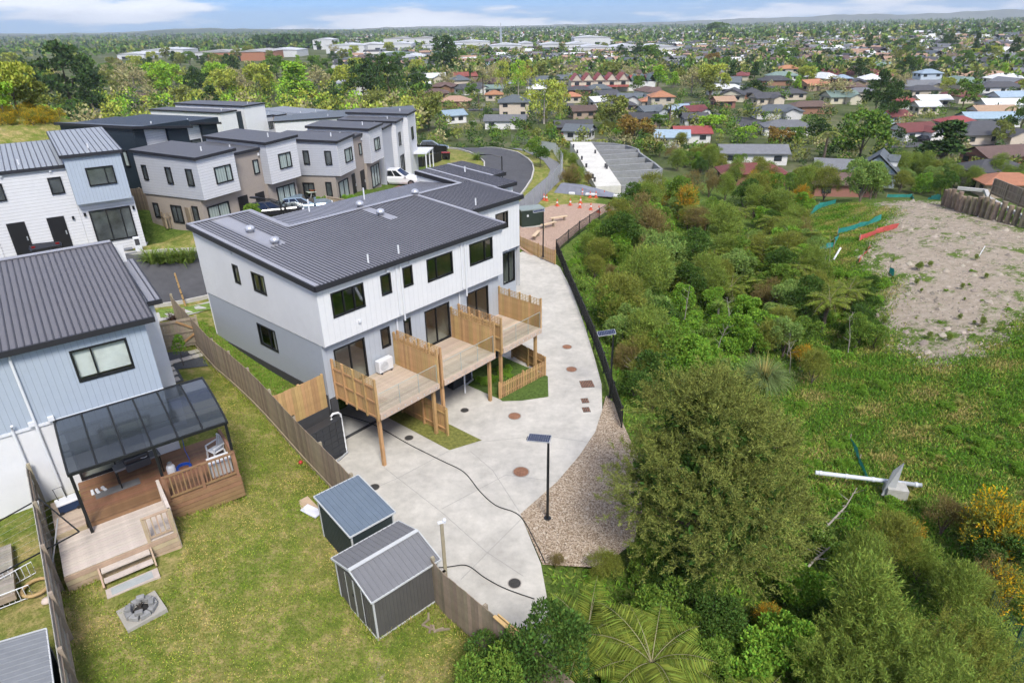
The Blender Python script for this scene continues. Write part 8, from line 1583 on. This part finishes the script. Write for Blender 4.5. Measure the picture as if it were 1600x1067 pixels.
for a in [(118, 182, 102, 'round', 'dark', 'huge dark macrocarpa standing behind the gorse bank', 100), (150, 186, 60, 'conifer', 'dark', 'dark conifer at the right foot of the huge macrocarpa', 44), (30, 178, 75, 'round', 'yellow', 'tall yellow-green tree at the left edge', 70), (60, 180, 55, 'round', 'olive', 'olive tree left of the huge macrocarpa', 60), (8, 182, 50, 'round', 'spring', 'green tree at the far left edge', 50), (265, 160, 58, 'round', 'spring', 'bright round tree above the large white house', 56), (215, 152, 50, 'loose', 'grey', 'bare greyish tree left of the bright round tree', 60), (310, 158, 48, 'round', 'dark', 'dark round tree right of the bright round tree', 34), (345, 150, 48, 'round', 'spring', 'light green tree behind the dark round one', 40), (385, 155, 56, 'loose', 'grey', 'bare brown tree in the left tree belt', 44), (412, 160, 56, 'round', 'yellow', 'yellow-green tree in the left tree belt', 46), (463, 160, 54, 'cone', 'spring', 'bright lime green tree in the left tree belt', 56), (500, 150, 45, 'loose', 'grey', 'bare grey tree right of the lime green one', 52), (540, 152, 46, 'round', 'yellow', 'yellow-green tree behind the white block', 40), (570, 160, 60, 'round', 'dark', 'dark green spreading tree behind the white block', 56), (610, 165, 70, 'round', 'dark', 'dark tree right of the white block', 50), (335, 178, 38, 'conifer', 'dark', 'dark conifer behind the back row townhouses', 32), (290, 172, 35, 'round', 'olive', 'olive tree behind the large white house', 40), (585, 178, 34, 'round', 'olive', 'round olive tree behind the long dark roofs', 46), (520, 172, 30, 'round', 'dark', 'dark tree behind the back row', 36), (500, 170, 24, 'round', 'rust', 'rusty tree behind the back row', 34),
    (695, 118, 54, 'round', 'dark', 'tall dark tree rising over the left suburb', 46), (655, 160, 48, 'round', 'dark', 'dark tree at the left of the suburb', 34), (735, 128, 22, 'column', 'dark', 'slim dark cypress beyond the palm', 8), (670, 205, 58, 'round', 'olive', 'round olive tree beside the road bend', 54), (850, 194, 62, 'loose', 'yellow', 'tall airy yellow-green tree beyond the road bend', 62), (870, 190, 56, 'loose', 'yellow', 'airy yellow-green tree right of the tallest one', 40), (785, 152, 50, 'loose', 'yellow', 'slender yellow-green tree left of the pyramid roof', 26), (810, 152, 52, 'loose', 'spring', 'slender green tree at the pyramid roof', 28), (825, 148, 48, 'loose', 'yellow', 'slender yellow-green tree right of the pyramid roof', 26), (762, 140, 40, 'loose', 'grey', 'bare grey tree left of the slender trees', 30), (1027, 140, 32, 'cone', 'spring', 'lime green conical tree behind the orange roofed house', 30), (1052, 138, 22, 'cone', 'spring', 'small lime green tree right of the conical one', 18), (955, 205, 52, 'round', 'olive', 'round olive tree above the block foundation', 60), (990, 230, 48, 'round', 'rust', 'rusty round tree behind the block foundation', 56), (1030, 207, 26, 'round', 'green', 'green tree left of the bright red roof', 34), (1110, 220, 38, 'round', 'spring', 'bright green round tree before the side street', 42), (1080, 150, 44, 'loose', 'grey', 'brownish bare tree right of the lime trees', 46), (1110, 152, 48, 'round', 'yellow', 'large yellow-green tree left of the side street', 48), (1175, 152, 24, 'round', 'dark', 'dark trees behind the cream gabled house', 40), (1340, 258, 80, 'round', 'green', 'big dark green round tree above the dormered house', 82), (1365, 185, 68, 'round', 'dark', 'tall dark tree beside the maroon cottage', 44), (1390, 195, 60, 'round', 'dark', 'dark tall trunked tree right of the first tall one', 40), (1466, 270, 72, 'conifer', 'dark', 'dark pine above the pile wall', 84), (1503, 172, 44, 'round', 'green', 'round dark green tree among the right roofs', 48), (1278, 225, 36, 'round', 'dark', 'dark bushy tree left of the big round one', 40), (1300, 160, 40, 'loose', 'grey', 'bare grey tree beside the green gabled house', 60), (1215, 235, 36, 'round', 'rust', 'rusty hedge tree below the white hip roofed house', 44), (1240, 235, 34, 'round', 'green', 'green tree right of the rusty hedge tree', 34), (1165, 225, 26, 'round', 'spring', 'bright tree in front of the long pale grey roof', 32), (1440, 130, 24, 'round', 'dark', 'dark tree beside the blue two storey house', 20), (1120, 60, 22, 'round', 'green', 'broad dark tree standing high on the far right plain', 40), (1355, 85, 26, 'conifer', 'dark', 'dark conifer on the far right plain', 14), (1520, 92, 34, 'conifer', 'dark', 'dark conifer among the far right roofs', 14), (1480, 78, 22, 'round', 'dark', 'dark tree group on the far right plain', 24), (1580, 95, 30, 'conifer', 'dark', 'dark conifer near the right edge', 20), (1590, 215, 60, 'round', 'green', 'green tree at the right edge', 40), (1000, 95, 24, 'round', 'dark', 'dark tree in front of the long factory', 30), (970, 95, 22, 'round', 'dark', 'dark tree left of the one before the factory', 20), (1015, 100, 26, 'round', 'green', 'broad green tree right of the factory', 40), (1560, 230, 40, 'round', 'olive', 'olive tree between the right edge roofs', 30)]: tp(*a)
def palm(x, y, hpx, label):
    p = on(x, y); dist = p.y * math.cos(PITCH) + (CAM_H - p.z) * math.sin(PITCH); h = hpx * dist / F_PX; o = T('palm_tree', label, 'palm', p, 1); MB().tube([(0, 0, -.3), (.1, 0, h * .5), (0, 0, h * .8)], [.3, .25, .2], 7).build('trunk', m_bark, o); put('crown', PALM, o, (0, 0, h * .8), 0, h * .18)
PALM = fern_mesh('crown', g_t['olive'], g_rib, 20, 2.2, 37, 14, 1.2)
for a in [(1285, 258, 58, 'palm with arching fronds beside the grey roofed bungalow'), (755, 152, 36, 'tall palm left of the two storey cream house'), (748, 170, 26, 'broad date palm in front of the cream house'), (738, 150, 26, 'short palm left of the tall one'), (1045, 200, 42, 'palm beside the maroon roofed bungalow'), (1575, 195, 32, 'palm at the right edge')]: palm(*a)
LM_FAR += [(at(x, y, ZP), t_) for x, y, t_ in ((940, 125, 'red gabled terrace'), (1000, 130, 'green gabled terrace'), (1033, 155, 'two storey orange roofed house'), (803, 165, 'two storey cream house'), (1027, 138, 'lime green conical tree'), (1450, 118, 'blue two storey house'), (1230, 110, 'upper orange hip roof'), (1525, 120, 'long tan roof'), (1120, 62, 'broad dark far tree'), (925, 78, 'tall white warehouse'), (783, 78, 'slim tower'), (1503, 172, 'round tree among roofs'), (1312, 152, 'green gabled house'), (1385, 120, 'red roofed house'), (1570, 125, 'white hip roof'), (695, 120, 'tall dark suburb tree'), (655, 137, 'white flat roofed house'), (550, 135, 'white two storey block'), (370, 100, 'brick sided factory'), (463, 158, 'bright lime green tree'), (265, 158, 'bright round tree'), (118, 178, 'huge macrocarpa'), (205, 96, 'leftmost white factory'), (598, 86, 'long white factory'), (505, 82, 'tall pale processing block'), (1355, 86, 'far right conifer'), (1520, 93, 'conifer among far roofs'), (838, 140, 'white pyramid roof'), (1110, 152, 'large yellow-green tree'), (1175, 186, 'side street'), (1440, 143, 'charcoal roof of the right plain'), (30, 170, 'left edge tall tree'), (412, 158, 'yellow-green belt tree'), (965, 168, 'wide charcoal hip roof'), (1265, 134, 'stepped orange gables'), (905, 88, 'low white factory'), (1590, 98, 'right edge conifer'))]
# ---- more houses and trees scattered over the plain
rr = random.Random(21)
def free(x, y, r, lst, f=1.0): return all((x - a) ** 2 + (y - b) ** 2 > ((r + c) * f) ** 2 for a, b, c in lst)
roofs = ['grey', 'charcoal', 'brown', 'slate', 'red', 'white', 'orange', 'blue', 'tan', 'maroon', 'green']; wts = [6, 6, 5, 5, .8, 2.5, .8, 1.6, 1.5, 1.2, 1]
n = 0; tries = 0
while n < 165 and tries < 9000:
    tries += 1; px = rr.uniform(640, 1620); py = rr.triangular(72, 165, 85); p = at(px, py, ZP); d = math.hypot(p.x, p.y)
    if d < 170 or d > 950 or px < 900 and py < 95: continue
    w_ = rr.uniform(11, 17)
    if not free(p.x, p.y, w_ * .6, HOUSES, .95): continue
    rc = rr.choices(roofs, wts)[0]; p.z = hz(p.x, p.y); HOUSES.append((p.x, p.y, w_ * .6)); side = 'right' if px > 1150 else 'middle'
    suburb_house(p, rr.choice((0, 1.57)) + rr.uniform(-.4, .4), w_, w_ * rr.uniform(.5, .7), rr.choice(['hip', 'hipL', 'gable', 'gableL']), rc, rr.choice(list(WALLC)), place_label(f'{rc} roofed far house', '', p, '', LM_FAR), False, d < 330, f'far {rc} roofed houses of the plain'); n += 1
kinds = [('round', 'green', 5, 'mid green round tree'), ('round', 'dark', 4, 'dark round tree'), ('round', 'yellow', 3, 'yellow-green tree'), ('round', 'olive', 4, 'olive tree'), ('loose', 'grey', 3, 'bare greyish tree'), ('cone', 'spring', 1.5, 'lime green tree'), ('conifer', 'dark', 1.5, 'dark conifer'), ('round', 'rust', 1, 'rusty tree')]
n = 0; tries = 0
while n < 225 and tries < 20000:
    tries += 1; px = rr.uniform(-20, 1620); left = px < 640; py = rr.triangular(70, 165, 84) if not left else rr.triangular(74, 165, 105); p = at(px, py, ZP); d = math.hypot(p.x, p.y)
    if d < 150 or d > 900: continue
    h = rr.uniform(6, 11) if not left else rr.uniform(9, 15)
    if not left and not free(p.x, p.y, h * .22, HOUSES, .75): continue
    if not free(p.x, p.y, h * .3, TREES, .6): continue
    k = rr.choices(kinds, [q[2] for q in kinds])[0]; p.z = hz(p.x, p.y); side = 'left' if left else ('right' if px > 1150 else 'middle')
    tree((p.x, p.y, p.z), h * (.75 if k[0] == 'cone' else 1), k[0], k[1], place_label(f'far {k[3]}', '', p, 'small ' if h < 8 else '' if h < 10 else 'tall ', LM_FAR), f'far {k[3]}s of the plain'); n += 1
# ---- uncounted distance
def far_trees(n, x0, x1, d0, d1, seed, name, label, mats, hh=(7, 13), zf=None, lv=10, avoid=None):
    r = np.random.default_rng(seed); px = r.uniform(x0, x1, n); d = np.exp(r.uniform(math.log(d0), math.log(d1), n)); az = (px - CX) / F_PX * math.cos(PITCH) * 1.1; X = np.column_stack([d * np.sin(az), d * np.cos(az)])
    if avoid:
        Q = np.array(avoid); X = X[(np.hypot(X[:, None, 0] - Q[None, :, 0], X[:, None, 1] - Q[None, :, 1]) > Q[None, :, 2] * .95 + 1).all(1)]; n = len(X); d = np.hypot(X[:, 0], X[:, 1])
    Z = hgt(X) if zf is None else zf(X); lf = 1.0 / math.sqrt(lv / 9); h = r.uniform(*hh, n) * (1 + np.clip(d - 1500, 0, 5000) / 5000)
    c = np.repeat(np.column_stack([X, Z]), lv, 0); H = np.repeat(h, lv); m_ = n * lv; dd = unit(r.normal(size=(m_, 3))); P = c + dd * np.column_stack([H * .38, H * .38, H * .36]) * (r.random((m_, 1)) ** .4); P[:, 2] += H * .52
    A = unit(dd + np.array([0, 0, .3]) + r.normal(size=(m_, 3)) * .4); V, F = diamonds(P - A * (H * .16)[:, None], A, 1.0, 1.0, r); s = unit(np.cross(A, r.normal(size=(m_, 3)))); V = np.empty((m_, 4, 3)); V[:, 0] = P - A * (H * .2 * lf)[:, None]; V[:, 1] = P + s * (H * .15 * lf)[:, None]; V[:, 2] = P + A * (H * .2 * lf)[:, None]; V[:, 3] = P - s * (H * .15 * lf)[:, None]
    mi = np.repeat(r.integers(0, len(mats), n), lv); return tag(put(name, mesh_np(name, V.reshape(-1, 3), F, mats, mi)), label, 'trees', kind='stuff')
gm = [g_t[k] for k in ('green', 'dark', 'olive', 'green', 'grey', 'dark', 'olive')]
far_trees(3600, 640, 1640, 400, 1100, 101, 'suburb_trees', 'mass of trees between the far houses', gm, (5, 9), None, 22)
far_trees(1250, 600, 1640, 150, 420, 106, 'garden_hedges', 'garden shrubs and hedges between the nearer suburb houses', [g_t[k] for k in ('green', 'olive', 'dark', 'dark', 'green', 'olive', 'grey')], (2.0, 5.5), None, 110, HOUSES)
far_trees(7500, -40, 1640, 1000, 5200, 102, 'distant_trees', 'far tree cover reaching to the horizon', [g_t[k] for k in ('green', 'dark', 'olive', 'dark', 'green')], (8, 14), None, 7)
far_trees(420, -40, 680, 190, 340, 103, 'left_woodland', 'mass of trees in front of the factories', [g_t[k] for k in ('green', 'yellow', 'olive', 'grey', 'dark', 'yellow', 'spring')], (6, 10), None, 110)
far_trees(500, -40, 700, 340, 620, 107, 'yard_trees', 'low trees around the factory yards', [g_t[k] for k in ('green', 'olive', 'yellow', 'dark')], (3, 6), None, 30)
r = np.random.default_rng(104); n = 2600; px = r.uniform(560, 1640, n); d = np.exp(r.uniform(math.log(520), math.log(3400), n)); az = (px - CX) / F_PX * math.cos(PITCH) * 1.1; X = np.column_stack([d * np.sin(az), d * np.cos(az)]); Z = hgt(X); VV, FF, MI = [], [], []
for i in range(n):
    a = r.uniform(0, 3.14); c, s = math.cos(a), math.sin(a); w_, e, h = r.uniform(5, 9), r.uniform(3, 5), r.uniform(2.6, 4); o = len(VV); T_ = lambda x, y, z: (X[i, 0] + c * x - s * y, X[i, 1] + s * x + c * y, Z[i] + z)
    VV += [T_(-w_, -e, 0), T_(w_, -e, 0), T_(w_, e, 0), T_(-w_, e, 0), T_(-w_, -e, h), T_(w_, -e, h), T_(w_, e, h), T_(-w_, e, h), T_(-w_, 0, h + 2.2), T_(w_, 0, h + 2.2)]
    FF += [(o, o + 1, o + 5, o + 4), (o + 1, o + 2, o + 6, o + 5), (o + 2, o + 3, o + 7, o + 6), (o + 3, o, o + 4, o + 7), (o + 4, o + 5, o + 9, o + 8), (o + 7, o + 6, o + 9, o + 8), (o + 5, o + 6, o + 9, o + 9), (o + 7, o + 4, o + 8, o + 8)][:6]; k = 1 + int(r.integers(0, 6)); MI += [0, 0, 0, 0, k, k]
me = bpy.data.meshes.new('distant_houses'); me.from_pydata(VV, [], FF); me.polygons.foreach_set('material_index', MI)
for mt in (WM['white'], RM['grey'], RM['charcoal'], RM['brown'], RM['white'], RM['slate'], RM['tan']): me.materials.append(mt)
tag(put('distant_houses', me), 'mass of tiny houses toward the horizon', 'houses', kind='stuff')
# ---- factories
m_fac = M('factory_wall', (.55, .55, .54), rough=.6, var=.08); m_facr = M('factory_roof', (.50, .51, .52), rough=.5, var=.12, scale=.05); m_facr2 = M('factory_roof_dull', (.34, .33, .31), rough=.6, var=.15, scale=.05); m_facb = M('factory_brick', (.36, .16, .09), rough=.8)
def factory(px, py, wpx, h, label, roof=None, wl=None, dep=45, rz=0.0):
    p = at(px, py, ZP); sc_ = (p.y * math.cos(PITCH) + 24 * math.sin(PITCH)) / F_PX; w_ = wpx * sc_; t = T('factory', label, 'factory', (p.x, p.y, hz(p.x, p.y)), rz); MB().box(-w_ / 2, w_ / 2, 0, dep, 0, h).build('wall', wl or m_fac, t); n = max(1, int(w_ / 28)); q = MB()
    for i in range(n): x0, x1 = -w_ / 2 + i * w_ / n - .3, -w_ / 2 + (i + 1) * w_ / n + .3; xm = (x0 + x1) / 2; q.poly([(x0, -.6, h), (xm, -.6, h + 2.2), (xm, dep + .6, h + 2.2), (x0, dep + .6, h)]).poly([(x1, -.6, h), (xm, -.6, h + 2.2), (xm, dep + .6, h + 2.2), (x1, dep + .6, h)]).poly([(x0, -.5, h), (x1, -.5, h), (xm, -.5, h + 2.2)])
    q.build('roof', roof or m_facr, t)
    for i in range(max(1, int(w_ / 22))): x = -w_ / 2 + 8 + i * 22; MB().box(x - 3, x + 3, -.12, -.05, 0, h * .55).build('roller_door', m_fwin, t)
for a in [(205, 93, 42, 5, 'long low white factory left of the big sheds'), (255, 88, 64, 7, 'grey factory behind the left tree belt'), (330, 92, 70, 6, 'wide factory in the left group', m_facr2), (370, 96, 90, 8, 'brick sided factory with pale roof', m_facr2, m_facb, 60), (435, 90, 60, 7, 'white factory beside the tall plant block'), (505, 78, 30, 13, 'tall pale processing block among the factories'), (540, 84, 60, 9, 'pale factory right of the tall block'), (598, 82, 90, 9, 'long white factory in the middle group'), (640, 74, 80, 12, 'large factory with dull roof behind the middle group', m_facr2), (690, 82, 60, 8, 'white factory left of the tower'), (735, 78, 60, 9, 'white factory close to the tower'), (790, 84, 50, 8, 'white sheds right of the tower'), (822, 80, 22, 8, 'small white factory house among trees'), (885, 82, 80, 8, 'low white factory of the right group'), (925, 75, 56, 12, 'tall white warehouse of the right group'), (955, 86, 110, 7, 'long low factory of the right group'), (1030, 86, 60, 7, 'factory at the right end of the group'), (610, 96, 60, 5, 'green-grey sheds before the middle group', RM['green']), (640, 100, 40, 5, 'small pale sheds before the middle group')]: factory(*a)
p = at(783, 76, ZP); t = T('tower', 'slim steel tower with platforms rising over the factories', 'tower', p); MB().lathe([(1.7, 0), (1.4, 23), (1.4, 25)], (0, 0, 0), 10).build('shaft', m_metal, t)
for z in (17, 21, 25): MB().lathe([(2.6, z), (2.6, z + .9), (1.4, z + .9)], (0, 0, 0), 12).build('platform', m_metal, t)
MB().tube([(0, 0, 25), (0, 0, 31)], .4, 6).build('mast', m_metal, t)
p = at(818, 66, ZP); t = T('chimney', 'red and white banded chimney right of the tower', 'chimney', p)
for i in range(5): MB().lathe([(1.3, i * 3.4), (1.25, i * 3.4 + 3.4)], (0, 0, 0), 10).build('band', (RM['red'], m_pvc)[i % 2], t)
far_trees(700, 455, 560, 1150, 1350, 105, 'pine_plantation', 'dark pine plantation behind the factories', [g_t['dark']], (16, 22), None, 10)
# ---- hills on the horizon
def ridge(name, pts_, dist, depth, mat, seed):
    r = np.random.default_rng(seed); xs = np.linspace(pts_[0][0], pts_[-1][0], 160); yy = np.interp(xs, [p[0] for p in pts_], [p[1] for p in pts_]); VV = []; nrow = 9
    wob = np.cumsum(r.normal(0, 1, 160)); wob = (wob - np.linspace(wob[0], wob[-1], 160)); wob = wob / max(1, np.abs(wob).max()) * 1.2 + r.normal(0, .25, 160)
    for j in range(nrow):
        f = j / (nrow - 1); prof = math.sin(math.pi * f) ** .8
        for x, y, wv in zip(xs, yy, wob):
            d0 = _rt * (x - CX) / F_PX - _up * (y + wv - CY) / F_PX + _fw; t = dist / math.hypot(d0[0], d0[1]); top = CAM_H + d0[2] * t; e = d0 * (dist + (f - .5) * depth) / math.hypot(d0[0], d0[1]); VV.append((e[0], e[1], -14 + (top + 14) * prof * (1 + .05 * math.sin(x * .09 + j))))
    idx = np.arange(nrow * 160).reshape(nrow, 160); F = np.stack([idx[:-1, :-1].ravel(), idx[:-1, 1:].ravel(), idx[1:, 1:].ravel(), idx[1:, :-1].ravel()], 1)
    me = mesh_np(name, np.array(VV), F, mat); me.polygons.foreach_set('use_smooth', [True] * len(F)); return tag(put(name, me), kind='structure')
m_hill = M('hill_bush', (.05, .075, .035), rough=.95, var=.45, scale=.006); m_hill2 = M('hill_pasture', (.11, .12, .06), rough=.95, var=.4, scale=.004)
ridge('hills', [(-500, 55), (-100, 55), (0, 56), (90, 55), (190, 53), (260, 47), (330, 45), (420, 46), (520, 47), (640, 46), (720, 44), (900, 43), (1100, 38)], 5600, 1800, m_hill, 1)
ridge('hills', [(-400, 52), (60, 53), (190, 51), (225, 49), (275, 45), (345, 43.5), (400, 44.5), (520, 46), (680, 41), (760, 41), (900, 40), (1300, 33), (1700, 26)], 7200, 1800, m_hill2, 2)
ridge('hills', [(820, 41), (1000, 36), (1180, 29), (1250, 27), (1330, 23), (1420, 24), (1500, 20), (1560, 16), (1620, 17), (1800, 18), (2100, 22)], 8900, 1800, m_hill2, 3)
# ------------------------------------------------------------------ air between here and the horizon
q = MB(); q.box(-8800, 8800, -90, 10600, -18, 230); hz_o = q.build('haze', [], None); hz_o.data.materials.clear()
mv = bpy.data.materials.new('haze_air'); mv.use_nodes = True; t = mv.node_tree; t.nodes.clear(); o = t.nodes.new('ShaderNodeOutputMaterial'); v = t.nodes.new('ShaderNodeVolumePrincipled'); v.inputs['Color'].default_value = (.80, .89, 1.0, 1); v.inputs['Density'].default_value = 1.1e-4; v.inputs['Anisotropy'].default_value = .2; t.links.new(v.outputs[0], o.inputs['Volume']); hz_o.data.materials.append(mv); tag(hz_o, 'thin pale haze in the air over the plain', 'haze', kind='stuff')
